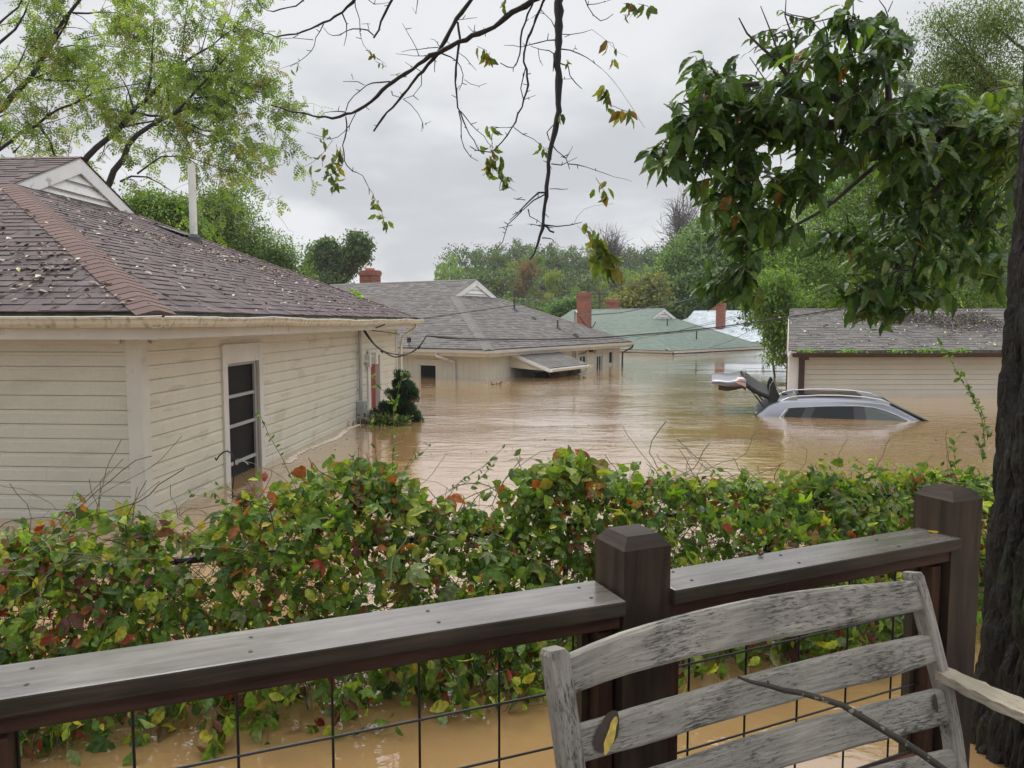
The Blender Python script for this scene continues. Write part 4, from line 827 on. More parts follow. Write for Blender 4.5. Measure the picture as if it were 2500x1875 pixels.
def bench():
    L0 = arr((.098, 1.58, 1.05)); R0 = arr((1.09, 2.06, 1.055)); u = unit((R0-L0)*arr((1, 1, 0))); pf = arr((u[1], -u[0], 0))      # pf towards the viewer
    dn = unit(pf*math.sin(math.radians(13))+arr((0, 0, -math.cos(math.radians(13))))); nn = unit(np.cross(u, dn))
    if np.dot(nn, pf) < 0: nn = -nn
    root = empty('garden_bench', tuple((L0+R0)/2*arr((1, 1, 0))+arr((0, 0, .15))), 0, 'silver weathered teak garden bench standing against the deck railing', 'bench'); base = arr(root.location)
    def fin(o): o.parent = root; o.location = tuple(-base); return o
    cam_ = arr((0, 0, H_CAM))
    def hit(x, y, off=0):
        px, py = 1300+x/1.843, 1150+y/1.843; r = ray(px, py); t = np.dot(L0+nn*off-cam_, nn)/np.dot(r, nn); return cam_+r*t
    def slat(tp, bt, seed):
        T = [hit(*q) for q in tp]; B = [hit(*q) for q in bt]; n = 15
        def samp(P):
            P = arr(P); s = (P-P[0])@unit(P[-1]-P[0]); x = np.linspace(0, s[-1], n); off = [P[0]+unit(P[-1]-P[0])*a for a in x]
            w = P-P[0]-np.outer(s, unit(P[-1]-P[0])); return np.array([o+np.array([np.interp(a, s, w[:, i]) for i in range(3)]) for o, a in zip(off, x)])
        T = samp(T); B = samp(B); g = Geo(); V = []; uv = []
        r = random.Random(seed)
        for i in range(n):
            j = .0012*r.uniform(-1, 1); a = T[i]+dn*j; b = B[i]-dn*j; bow = nn*(-.03*math.sin(PI*i/(n-1)))
            m1 = a+(b-a)*.08; m2 = a+(b-a)*.92
            V += [a+bow-nn*.011, a+bow+nn*.006, m1+bow+nn*.011, m2+bow+nn*.011, b+bow+nn*.006, b+bow-nn*.011]
            uv += [(i*.08+seed, 0), (i*.08+seed, .018), (i*.08+seed, .026), (i*.08+seed, .1), (i*.08+seed, .108), (i*.08+seed, .12)]
        k = 6
        g.add(V, [(i*k+j, i*k+(j+1) % k, (i+1)*k+(j+1) % k, (i+1)*k+j) for i in range(n-1) for j in range(k)], (1, 1, 1), uv)
        g.add(V[:k], [tuple(range(k))]); g.add(V[-k:], [tuple(range(k))[::-1]])
        return fin(g.build('back_slat', M['oldwood'], None))
    s1 = slat([(140, 838), (250, 790), (400, 735), (700, 655), (1000, 585), (1400, 522), (1735, 493)], [(165, 1003), (300, 960), (500, 900), (800, 830), (1100, 770), (1400, 705), (1765, 617)], 1)
    s2 = slat([(190, 1146), (600, 1045), (900, 962), (1200, 882), (1500, 803), (1800, 731)], [(215, 1312), (600, 1212), (1000, 1105), (1300, 1018), (1600, 938), (1825, 852)], 2)
    s3 = slat([(270, 1420), (620, 1334), (900, 1250), (1200, 1160), (1500, 1076), (1830, 978)], [(300, 1590), (700, 1480), (1000, 1398), (1300, 1308), (1600, 1218), (1870, 1133)], 3)
    s4 = slat([(330, 1700), (700, 1600), (1000, 1515), (1300, 1430), (1600, 1340), (1900, 1250)], [(350, 1870), (700, 1770), (1000, 1680), (1300, 1590), (1600, 1500), (1920, 1410)], 4)
    g = Geo()
    for (P, s, rr) in (((330, 1175), s2, (44, 62)), ((1100, 1215), s3, (7, 7)), ((1240, 1255), s3, (6, 6))): pass
    # broken patch of bare yellow wood on the second slat, dark knots
    ctr = hit(338, 1172, .014); g.add([ctr+u*.030*math.cos(t)*(1+.12*math.sin(3*t))+dn*.040*math.sin(t)-u*.018*math.sin(t) for t in np.linspace(0, 2*PI, 17)[:-1]], [tuple(range(16))]); fin(g.build('dark_knot', M['darkchip'], None)).parent = root
    g = Geo(); ctr = hit(352, 1190, .0155); g.add([ctr+u*.012*math.cos(t)*(1+.2*math.sin(5*t))+dn*.036*math.sin(t)-u*.018*math.sin(t) for t in np.linspace(0, 2*PI, 17)[:-1]], [tuple(range(16))]); fin(g.build('fresh_split', mat('yellow_wood', (.55, .40, .08), .6, .3, 60), None))
    g = Geo(); ctr = hit(1815, 1045, .014); g.add([ctr+u*.008*math.cos(t)+dn*.026*math.sin(t) for t in np.linspace(0, 2*PI, 13)[:-1]], [tuple(range(12))]); fin(g.build('dark_knot', M['darkchip'], None))
    # uprights
    def upright(pts, w, name, rounded=True, d=.045):
        P = [hit(*q) for q in pts]; g = Geo(); V = []; uv = []; k = 8; n = len(P)
        for i, p in enumerate(P):
            ww = w*(1 if i else .72); 
            V += [p-u*ww/2-nn*d*.6, p-u*ww/2+nn*d*.3, p-u*ww*.38+nn*d*.4, p+u*ww*.38+nn*d*.4, p+u*ww/2+nn*d*.3, p+u*ww/2-nn*d*.6, p+u*ww*.38-nn*d*.65, p-u*ww*.38-nn*d*.65]
            uv += [(np.linalg.norm(P[i]-P[0]), j*.02) for j in range(8)]
        g.add(V, [(i*k+j, i*k+(j+1) % k, (i+1)*k+(j+1) % k, (i+1)*k+j) for i in range(n-1) for j in range(k)], (1, 1, 1), uv); g.add(V[:k], [tuple(range(k))]); g.add(V[-k:], [tuple(range(k))[::-1]])
        return fin(g.build(name, M['oldwood'], None, bevel=.003))
    upright([(100, 800), (106, 822), (125, 950), (150, 1120), (178, 1336), (210, 1560), (250, 1850)], .052, 'upright')
    upright([(1716, 455), (1724, 475), (1750, 560), (1785, 700), (1825, 860), (1862, 1000), (1895, 1180), (1925, 1400), (1950, 1600)], .034, 'upright')
    # seat boards, legs and arm
    sl = L0+dn*.62+pf*.02; sr = R0+dn*.62+pf*.02
    for k in range(5):
        g = Geo(); g.beam(sl+pf*(.05+.085*k)+arr((0, 0, .0)), sr+pf*(.05+.085*k), .07, .022); fin(g.build('seat_slat', M['oldwood'], None, bevel=.004))
    for e in (sl, sr):
        for dd in (.0, .46):
            g = Geo(); p = e+pf*dd; g.beam((p[0], p[1], .15), (p[0], p[1], .62 if dd else .55), .05, .05, (1, 0, 0)); fin(g.build('leg', M['oldwood'], None, bevel=.004))
    # right arm: bare split board running from the upright towards the viewer
    a0 = hit(1840, 905, .0); arm = [a0-u*.0, a0+pf*.10+u*.03+arr((0, 0, -.012)), a0+pf*.22+u*.07+arr((0, 0, -.028)), a0+pf*.36+u*.12+arr((0, 0, -.035)), a0+pf*.50+u*.15+arr((0, 0, -.04))]
    arm3 = arm[3]; A_ = arr(arm); arm = [np.array([np.interp(k/6., range(5), A_[:, c_]) for c_ in range(3)])+arr((0, 0, -.010*math.sin(k/24*PI))) for k in range(25)]
    g = Geo(); V = []; uv = []
    for i, p in enumerate(arm):
        w = np.interp(i/6., [0, 1, 2, 3, 4], [.026, .036, .042, .046, .05])*(1+.10*math.sin(i*1.7)); h = .002*math.sin(i*2.3)
        for q in ((-w, .009+h), (-w*.2, .013+h), (w*(1+.08*math.sin(i*2.9)), .010), (w*.95, -.013), (-w, -.015)): V.append(p+u*q[0]+arr((0, 0, q[1]))); uv.append((i*.02, q[0]*2+q[1]))
    g.add(V, [(i*5+j, i*5+(j+1) % 5, (i+1)*5+(j+1) % 5, (i+1)*5+j) for i in range(24) for j in range(5)], (1, 1, 1), uv); g.add(V[:5], [(0, 1, 2, 3, 4)]); g.add(V[-5:], [(4, 3, 2, 1, 0)])
    fin(g.build('arm', M['barewood'], None))
    g = Geo(); g.beam(sr+pf*.44, arm3-arr((0, 0, .015)), .045, .045, (1, 0, 0)); fin(g.build('arm_post', M['oldwood'], None, bevel=.004))
    return hit, nn
BH, BN = bench()
# fallen stick across the bench back
def stick():
    pts = [(925, 930), (985, 950), (1065, 965), (1130, 985), (1210, 1000), (1330, 1035), (1400, 1055), (1460, 1090), (1560, 1150), (1660, 1215), (1750, 1275), (1850, 1345), (1960, 1420)]
    P = [BH(x, y, .02+.004*i) for i, (x, y) in enumerate(pts)]; r = [.003, .0045, .006, .0065, .007, .0075, .008, .0085, .009, .009, .0095, .0095, .010]
    g = Geo(); g.tube([np.array(p)+.0015*np.array([math.sin(i*7), 0, math.cos(i*5)]) for i, p in enumerate(P)], r, 9)
    g.tube([P[2], P[2]+arr((-.004, 0, .012))], [.004, .002], 6); g.tube([P[7], P[7]+arr((.012, 0, .004))], [.004, .002], 6)
    o = g.build('fallen_stick', M['stick'], loc=tuple(P[4]), smooth=True); tag(o, 'dark lichen spotted stick lying across the bench back', 'stick')
stick()
g = Geo(); q = on_z(2279, 1297, CAPZ+.004); g.add([q+arr((.020*math.cos(t)*(1+.15*math.sin(4*t)), .011*math.sin(t), .003*math.cos(2*t))) for t in np.linspace(0, 2*PI, 15)[:-1]], [tuple(range(14))], (.50, .33, .03))
tag(g.build('fallen_leaf', M['litter'], loc=tuple(q)), 'yellow leaf lying on the cap rail beside the right post', 'leaf')
g = Geo(); q = on_z(1858, 1352, CAPZ+.006); g.box(q, (.013, .008, .007), np.array([unit((1, .5, .2)), unit((-.5, 1, 0)), (0, 0, 1)]), (.08, .03, .02)); g.tube([q, q+arr((-.01, .004, .006))], .0015, 5, (.08, .03, .02))
tag(g.build('seed_pod', M['litter'], loc=tuple(q)), 'tiny brown pod on the cap rail between the two posts', 'seed pod')

# shepherd hook standing in the water by the window
def hook():
    P = [on_z(565, 1215, 0)]; Y = P[0][1]; b = P[0]
    pts = [(565, 1225), (568, 1190), (573, 1150), (572, 1125), (566, 1108), (556, 1101), (545, 1104), (535, 1113), (528, 1124), (526, 1120), (525.5, 1117)]
    P = [at(x, y, Y) for x, y in pts]; P[0][2] = -.6; root = empty('shepherd_hook', (b[0], b[1], 0), 0, 'black metal shepherd hook poking out of the water by the window', 'garden hook')
    g = Geo(); g.tube(P, .0075, 8); o = g.build('rod', M['wire'], None, smooth=True); o.parent = root; o.location = (-b[0], -b[1], 0)
    q = [at(x, y, Y+.1) for x, y in ((578, 1135), (583, 1128), (592, 1125), (600, 1128), (606, 1134))]; g = Geo(); g.tube(q, .006, 6); o = g.build('side_arm', M['pipe'], None); o.parent = root; o.location = (-b[0], -b[1], 0)
hook()

# ------------------------------------------------------------------ leaf shapes and vegetation tools
def rects(n, rng, up=.0, droop=0):
    """n random orthonormal frames: x = leaf length, y = width, z = normal"""
    x = rng.normal(size=(n, 3)); x[:, 2] -= droop; x /= np.linalg.norm(x, axis=1)[:, None]
    z = rng.normal(size=(n, 3)); z[:, 2] += up; z -= x*np.sum(z*x, 1)[:, None]; z /= np.linalg.norm(z, axis=1)[:, None]
    return np.stack([x, np.cross(z, x), z], 1)
def frames(X, Zr):
    X = X/np.linalg.norm(X, axis=1)[:, None]; Z = Zr-X*np.sum(Zr*X, 1)[:, None]; Z /= np.maximum(np.linalg.norm(Z, axis=1), 1e-6)[:, None]
    return np.stack([X, np.cross(Z, X), Z], 1)
def leaf_tmpl(prof, droop=.25, fold=.12, serr=0, stalk=0):
    """prof: list of (t, half width); returns a folded leaf blade of unit length"""
    V = []; k = len(prof)
    for i, (t, w) in enumerate(prof):
        z = -droop*t*t; s = serr*(1 if i % 2 else -1) if 0 < i < k-1 else 0
        V += [(t+stalk, 0, z), (t+stalk-s*.3, w+s, z+fold*w*2+ (.02 if i % 2 else -.01)), (t+stalk-s*.3, -w-s, z+fold*w*2+(-.01 if i % 2 else .02))]
    F = []
    for i in range(k-1): a, b = i*3, i*3+3; F += [(a, b, b+1, a+1), (a, a+2, b+2, b)]
    if stalk: n = len(V); V += [(0, .012, .0), (0, -.012, 0)]; F.append((n, n+1, 0))
    return np.array(V, float), F
T_OVAL = leaf_tmpl([(0, .02), (.2, .2), (.5, .27), (.8, .16), (1, .005)], .2, .12)
T_BIG = leaf_tmpl([(0, .02), (.08, .08), (.17, .14), (.28, .19), (.4, .215), (.52, .215), (.64, .19), (.75, .15), (.86, .09), (.94, .04), (1, .004)], .38, .16, .014, .07)
T_TOOTH = leaf_tmpl([(0, .02), (.1, .13), (.22, .22), (.36, .28), (.5, .275), (.64, .24), (.77, .17), (.89, .09), (1, .004)], .25, .12, .022, .06)
T_DIA = (np.array([(0, 0, 0), (.45, .26, .05), (1, 0, -.12), (.45, -.26, .05)]), [(0, 1, 2), (0, 2, 3)])
T_SLIM = (np.array([(0, 0, 0), (.4, .15, .03), (1, 0, -.1), (.4, -.15, .03)]), [(0, 1, 2), (0, 2, 3)])
def combine(parts):
    V = []; F = []; n = 0
    for (v, f), R, off, s in parts:
        q = (v*s)@np.array(R)+np.array(off); V.append(q); F += [tuple(i+n for i in ff) for ff in f]; n += len(v)
    return np.concatenate(V), F
def rz(a, tilt=0):
    c, s = math.cos(a), math.sin(a); ct, st = math.cos(tilt), math.sin(tilt)
    return [(c*ct, s*ct, -st), (-s, c, 0), (c*st, s*st, ct)]
T_SM = leaf_tmpl([(0, .02), (.15, .13), (.35, .21), (.55, .22), (.75, .15), (.9, .06), (1, .003)], .3, .12, .02)
T_PALM5 = combine([(T_SM, rz(a, t), (.18, 0, 0), s) for a, t, s in ((-1.9, .35, .62), (-.95, .2, .85), (0, .15, 1), (.95, .2, .85), (1.9, .35, .62))])
T_TRI = combine([(T_TOOTH, rz(a, t), (.15, 0, 0), s) for a, t, s in ((-1.25, .25, .8), (0, .1, 1), (1.25, .25, .8))])
T_HEART = leaf_tmpl([(0, .03), (.02, .30), (.12, .42), (.3, .45), (.5, .38), (.68, .30), (.84, .15), (1, .004)], .25, .10, .03, .12)
# pinnate compound leaf: pairs of leaflets along a stalk
def pinnate(n, lw, ll, droop=.35):
    ps = []
    for i in range(n):
        t = .15+.8*i/(n-1)
        for sgn in (-1, 1): ps.append((T_DIA if ll < .5 else T_SLIM, rz(sgn*1.15, .25), (t, 0, -droop*t*t), ll*(1-.3*abs(t-.5))))
    ps.append((T_DIA, rz(0, .5), (1, 0, -droop), ll))
    v, f = combine(ps); n0 = len(v)
    v = np.concatenate([v, [(0, .004, 0), (0, -.004, 0), (.5, -.004, -droop*.25), (.5, .004, -droop*.25), (1, -.004, -droop), (1, .004, -droop)]])
    return v, f+[(n0, n0+1, n0+2, n0+3), (n0+3, n0+2, n0+4, n0+5)]
T_PIN = pinnate(4, .1, .40, .22)
T_PIN7 = pinnate(7, .1, .36, .5)
def cols(rng, n, palette, weights, var=.18):
    p = np.array(palette, float); idx = rng.choice(len(p), size=n, p=np.array(weights)/sum(weights)); c = p[idx]*(1+rng.normal(size=(n, 1))*var); return np.clip(c, .004, .9)

def mass(G, ells, twigs, per, size, tmpl, palette, w, rng, spread=.22, droop=.35, surf=.45, cvar=.22, updark=0):
    vol = np.array([(r[0]*r[1]+r[0]*r[2]+r[1]*r[2]) for c, r in ells]); cnt = (vol/vol.sum()*twigs).astype(int)+1
    for (c, r), n in zip(ells, cnt):
        d = rng.normal(size=(n, 3)); d /= np.linalg.norm(d, axis=1)[:, None]; q = rng.uniform(0, 1, n)**surf
        nz = np.array([mnoise.noise(Vector(tuple(a*1.9+np.array(c)*.31))) for a in d]); P = arr(c)[None]+d*q[:, None]*arr(r)[None]*(1+.38*nz)[:, None]
        k = rng.poisson(per, n)+1; idx = np.repeat(np.arange(n), k); m = len(idx)
        pos = P[idx]+rng.normal(size=(m, 3))*spread*np.array([1, 1, .6])
        X = rng.normal(size=(m, 3)); X[:, 2] -= droop; Z = rng.normal(size=(m, 3))*.6+d[idx]*.5; Z[:, 2] += .8
        cc = cols(rng, n, palette, w, cvar)[idx]*(1+rng.normal(size=(m, 1))*.12).clip(.6, 1.5)
        G.scatter(*tmpl, pos, frames(X, Z), rng.uniform(.7, 1.3, m)*size, cc)
def wiggle(p, d, L, n, rng, amp=.15, grav=0):
    pts = [arr(p)]; d = unit(d)
    for i in range(n):
        d = unit(d+rng.normal(size=3)*amp+arr((0, 0, grav))); pts.append(pts[-1]+d*L/n)
    return np.array(pts), d

# ------------------------------------------------------------------ creeper covered wire fence in front of the water
HA = arr((-2.3, 3.35, 0)); HD = unit((4.9, 1.62, 0)); HN = arr((HD[1], -HD[0], 0))       # HN points to the viewer
crest_px = [(0, 1180), (60, 1150), (130, 1128), (200, 1118), (300, 1115), (370, 1125), (450, 1140), (500, 1108), (560, 1080), (610, 1050), (680, 1030), (740, 1020), (800, 1020), (850, 1045), (900, 1085), (1000, 1100), (1060, 1095), (1100, 1070), (1150, 1035), (1200, 1020), (1260, 1015), (1320, 1040), (1400, 1040), (1500, 1046), (1560, 1050), (1620, 1035), (1700, 1042), (1800, 1026), (1900, 1018), (2000, 1022), (2100, 1045), (2212, 1050)]
ct, cz = [], []
for x, y in crest_px:
    p = on_line(x*1.13, y*1.13, HA, HD[:2]); ct.append(float(np.dot(p-HA, HD))); cz.append(float(p[2]))
def crest(t): return np.interp(t, ct, cz)
def hedge():
    rng = np.random.default_rng(5)
    root = empty('creeper_hedge', tuple(HA+HD*2.6), 0, 'tangled hedge of green and autumn red creeper overgrowing the wire fence', 'hedge'); base = arr(root.location)
    def fin(o): o.parent = root; o.location = tuple(-base); return o
    t0, t1 = -1.1, 6.3
    pal = [(.09, .165, .028), (.135, .22, .036), (.055, .11, .026), (.22, .31, .046), (.30, .35, .06), (.19, .24, .12), (.38, .35, .05), (.30, .10, .028), (.22, .036, .022), (.11, .045, .032), (.17, .11, .05)]
    def weights(left): return [24, 22, 22, 12, 8, 8, 4+3*left, 3+4*left, 2+3.5*left, 4+5*left, 4+4*left]
    def sample(n, top=False):
        t = rng.uniform(t0, t1, n); cr = crest(t)+.06*np.interp(t*9 % 10, range(11), rng.normal(size=11))
        lowz = -.02+.06*np.sin(t*5.1)+.04*np.sin(t*13)
        q = rng.uniform(0, 1, n)
        z = lowz+(cr-lowz)*(1-(1-q)**1.25)
        f = (z/np.maximum(cr, .1))
        front = .16+(.34+.34*np.clip((t-1.5)/2.5, 0, 1))*np.sin(np.clip(1-f, 0, 1)**.75*PI*.52)          # bulge towards the viewer below the crest
        back = .18*np.clip(1.2-f, .2, 1)
        u = rng.uniform(0, 1, n)**.55
        w = -back+(front+back)*u
        w *= 1+.18*np.sin(t*3.3+z*4)
        return t, w, z
    def pos(t, w, z): return HA[None]+HD[None]*t[:, None]+HN[None]*w[:, None]+np.array([0, 0, 1])[None]*z[:, None]
    def patchy(t, w, z, thr):      # holes in the foliage
        k = np.sin(t*7.3+2*np.sin(z*9))+np.sin(t*3.1+z*11+1)+np.sin(t*17+z*5)*.6
        return k > thr-.45
    G1 = Geo(); G2 = Geo()
    for tm, n, size, thr, dro in ((T_TOOTH, 8200, (.028, .082), -1.25, .55), (T_PALM5, 1200, (.05, .115), -1.3, .5), (T_HEART, 1000, (.04, .08), -1.0, .4), (T_TRI, 1000, (.05, .085), -1.3, .5), (T_OVAL, 9500, (.018, .05), -1.5, .5)):
        t, w, z = sample(n); k = patchy(t, w, z, thr); t, w, z = t[k], w[k], z[k]; m = len(t)
        X = rng.normal(size=(m, 3))*.75+HN[None]*.45; X[:, 2] -= dro
        Z = rng.normal(size=(m, 3))*.55+HN[None]*.75; Z[:, 2] += .7
        R = frames(X, Z); left = np.clip((2.6-t)/2.6, 0, 1)
        c1 = cols(rng, m, pal, weights(0)); c2 = cols(rng, m, pal, weights(1)); c = np.where((rng.uniform(0, 1, m) < left)[:, None], c2, c1)
        # rows of autumn colour in patches
        G1.scatter(*tm, pos(t, w, z), R, rng.uniform(*size, m), c)
    # larger pale leaves that stand on the crest
    n = 520; t = rng.uniform(t0, t1, n); t = np.concatenate([t, rng.uniform(1.45, 1.95, 60)+0, rng.normal(2.75, .22, 120), rng.normal(1.55, .2, 60)]); n = len(t)
    z = crest(t)+rng.uniform(-.10, .05, n)+np.where((t > 2.3) & (t < 3.2), .03, 0); w = rng.uniform(-.1, .2, n)
    X = rng.normal(size=(n, 3)); Z = rng.normal(size=(n, 3))*.6; Z[:, 2] += .6; Z += HN*.5
    G1.scatter(*T_HEART, pos(t, w, z), frames(X, Z), rng.uniform(.04, .085, n)*np.where((t > 2.4) & (t < 3.1), 1.25, 1), cols(rng, n, [(.13, .20, .04), (.20, .24, .05), (.09, .15, .03), (.26, .20, .035), (.25, .07, .02)], [30, 25, 30, 8, 5]))
    # hanging sprays in front of the base
    for k in range(230):
        t = rng.uniform(-.8, 5.2); z = rng.uniform(.06, .42); p = HA+HD*t+HN*rng.uniform(.25, .62+.09*max(t, 0))+arr((0, 0, z)); L = rng.uniform(.12, .34)
        pts, _ = wiggle(p, (0.3*rng.normal(), -.2, -1), L, 6, rng, .15, -.1); G2.tube(pts, .0015, 4, (.16, .13, .05))
        m = int(L*26); s = rng.integers(0, 7, m); X = rng.normal(size=(m, 3))*.6; X[:, 2] -= .9; Z = rng.normal(size=(m, 3))*.4+HN*1.0
        G1.scatter(*T_TOOTH, pts[s], frames(X, Z), rng.uniform(.05, .10, m), cols(rng, m, pal, weights(.3)))
    for k in range(130):
        t = rng.uniform(.8, 5.0); p = HA+HD*t+HN*rng.uniform(.45, .62+.10*t)+arr((0, 0, rng.uniform(.04, .36))); L = rng.uniform(.10, .30)
        pts, _ = wiggle(p, (0.4*rng.normal(), -.3*rng.uniform(), -1), L, 6, rng, .2, -.1); pts[:, 2] = np.maximum(pts[:, 2], .01); G2.tube(pts, .0015, 4, (.16, .13, .05))
        m = int(L*34); s = rng.integers(0, 7, m); X = rng.normal(size=(m, 3))*.7; X[:, 2] -= .7; Z = rng.normal(size=(m, 3))*.5+HN*1.0
        G1.scatter(*(T_TOOTH if k % 3 else T_SM), pts[s]+rng.normal(size=(m, 3))*.02+arr((0, 0, .04)), frames(X, Z), rng.uniform(.04, .095, m), cols(rng, m, pal, weights(.3)))
    fin(G1.build('foliage', M['hedgeleaf'], None))
    # stems: arching green-brown runners over the crest, dark thicket inside
    for k in range(950):
        t = rng.uniform(t0, t1); f = rng.uniform(.15, 1.0); z = crest(t)*f+.02; w = rng.uniform(-.15, .30)
        p = HA+HD*t+HN*w+arr((0, 0, z)); d = HD*rng.choice([-1, 1])*rng.uniform(.4, 1)+HN*rng.normal()*.4+arr((0, 0, rng.normal()*.4+.15))
        pts, _ = wiggle(p, d, rng.uniform(.2, .65), 9, rng, .22, -.05); c = [(.16, .12, .05), (.13, .15, .05), (.07, .035, .02), (.22, .17, .08)][rng.integers(4)]
        G2.tube(pts, rng.uniform(.0010, .0026), 4, c, cap=False)
    for k in range(2600):
        t = rng.uniform(t0, t1); z = crest(t)*rng.uniform(.03, .97)**1.3; w = rng.uniform(-.16, .50 if z < .3 else .22)
        p = HA+HD*t+HN*w+arr((0, 0, z)); pts, _ = wiggle(p, rng.normal(size=3), rng.uniform(.12, .35), 5, rng, .35); G2.tube(pts, rng.uniform(.001, .0022), 3, (.030, .020, .016), cap=False)
    # leafy shoots that stand above the hedge
    shoots = [([(957, 1180), (960, 1056), (963, 996), (974, 948), (984, 913), (990, 898)], .035), ([(920, 1130), (912, 1056), (905, 1018), (901, 1008)], .03), ([(963, 985), (945, 958), (925, 948), (908, 920)], .035), ([(1005, 1190), (988, 1149), (1020, 1115), (1047, 1090)], .032),
              ([(1097, 1199), (1130, 1170), (1180, 1140), (1226, 1095)], .032), ([(1150, 1190), (1190, 1150), (1215, 1120)], .035), ([(725, 1198), (690, 1120), (655, 1060), (632, 1005)], .025), ([(690, 1262), (620, 1250), (540, 1222), (463, 1205)], .040), ([(640, 1240), (580, 1205), (520, 1180)], .035),
              ([(2405, 1090), (2398, 1025), (2380, 978), (2351, 935), (2322, 881), (2297, 837)], .045), ([(2412, 1075), (2400, 1010), (2370, 955), (2345, 900)], .04), ([(2333, 1150), (2329, 1083), (2350, 1050)], .055), ([(2400, 1130), (2392, 1090), (2383, 1060)], .05), ([(1545, 1160), (1560, 1135)], .03),
              ([(855, 1180), (860, 1130), (868, 1100)], .03), ([(1480, 1190), (1482, 1150)], .02), ([(240, 1270), (244, 1205)], .02), ([(60, 1310), (52, 1262)], .05), ([(1290, 1190), (1262, 1120), (1250, 1105)], .05)]
    for pts, s in shoots:
        P = np.array([on_line(x, y, HA+HN*.05, HD[:2]) for x, y in pts]); P[:, 1] += 0
        # resample
        dd = np.concatenate([[0], np.cumsum(np.linalg.norm(np.diff(P, axis=0), axis=1))]); m = max(int(dd[-1]/.022), 3); tt = np.linspace(0, dd[-1], m); Q = np.stack([np.interp(tt, dd, P[:, i]) for i in range(3)], 1)
        G4 = Geo(); G3 = Geo(); G4.tube(Q, np.linspace(.0022, .001, m), 5, (.17, .16, .07)); k = 2*m; idx = np.repeat(np.arange(m), 2)
        T = np.gradient(Q, axis=0); T /= np.linalg.norm(T, axis=1)[:, None]; X = T[idx]*.6+rng.normal(size=(k, 3))*.55; Z = rng.normal(size=(k, 3)); Z[:, 2] += .8; keep = rng.uniform(0, 1, k) < .62
        G3.scatter(*T_OVAL, Q[idx][keep], frames(X, Z)[keep], rng.uniform(.7, 1.2, k)[keep]*s, cols(rng, int(keep.sum()), [(.07, .13, .03), (.10, .17, .04), (.13, .16, .08)], [3, 2, 1]))
        so_ = fin(G4.build('shoot', M['vinestem'], None)); G3.build('shoot_leaves', M['hedgeleaf'], so_)
    fin(G2.build('vine_stems', M['vinestem'], None))
hedge()
def wire_fence():
    root = empty('wire_fence', tuple(HA+HD*2.6), 0, 'black chain link fence hidden inside the creeper hedge', 'fence'); base = arr(root.location)
    def fin(o): o.parent = root; o.location = tuple(-base); return o
    g = Geo(); zt = .60; L0, L1 = -1.2, 6.4
    g.tube([HA+HD*L0+arr((0, 0, zt)), HA+HD*L1+arr((0, 0, zt))], .020, 8); fin(g.build('top_rail', M['wire'], None))
    for k in range(4): g = Geo(); t = L0+.7+k*2.3; g.tube([HA+HD*t+arr((0, 0, -.6)), HA+HD*t+arr((0, 0, zt+.05))], .026, 8); fin(g.build('fence_post', M['wire'], None))
    g = Geo(); s = .065; Hh = 1.0; t = L0
    while t < L1:
        for d in (-1, 1):
            a, b = t, t+d*Hh*.9
            a2, b2 = max(min(a, L1), L0), max(min(b, L1), L0)
            if abs(b2-a2) > .05: g.tube([HA+HD*a2+arr((0, 0, -.4+Hh*abs(a2-a)/.9/Hh)), HA+HD*b2+arr((0, 0, -.4+abs(b2-a)/.9))], .0016, 3, cap=False)
        t += s
    fin(g.build('chain_link', M['wire'], None))
wire_fence()

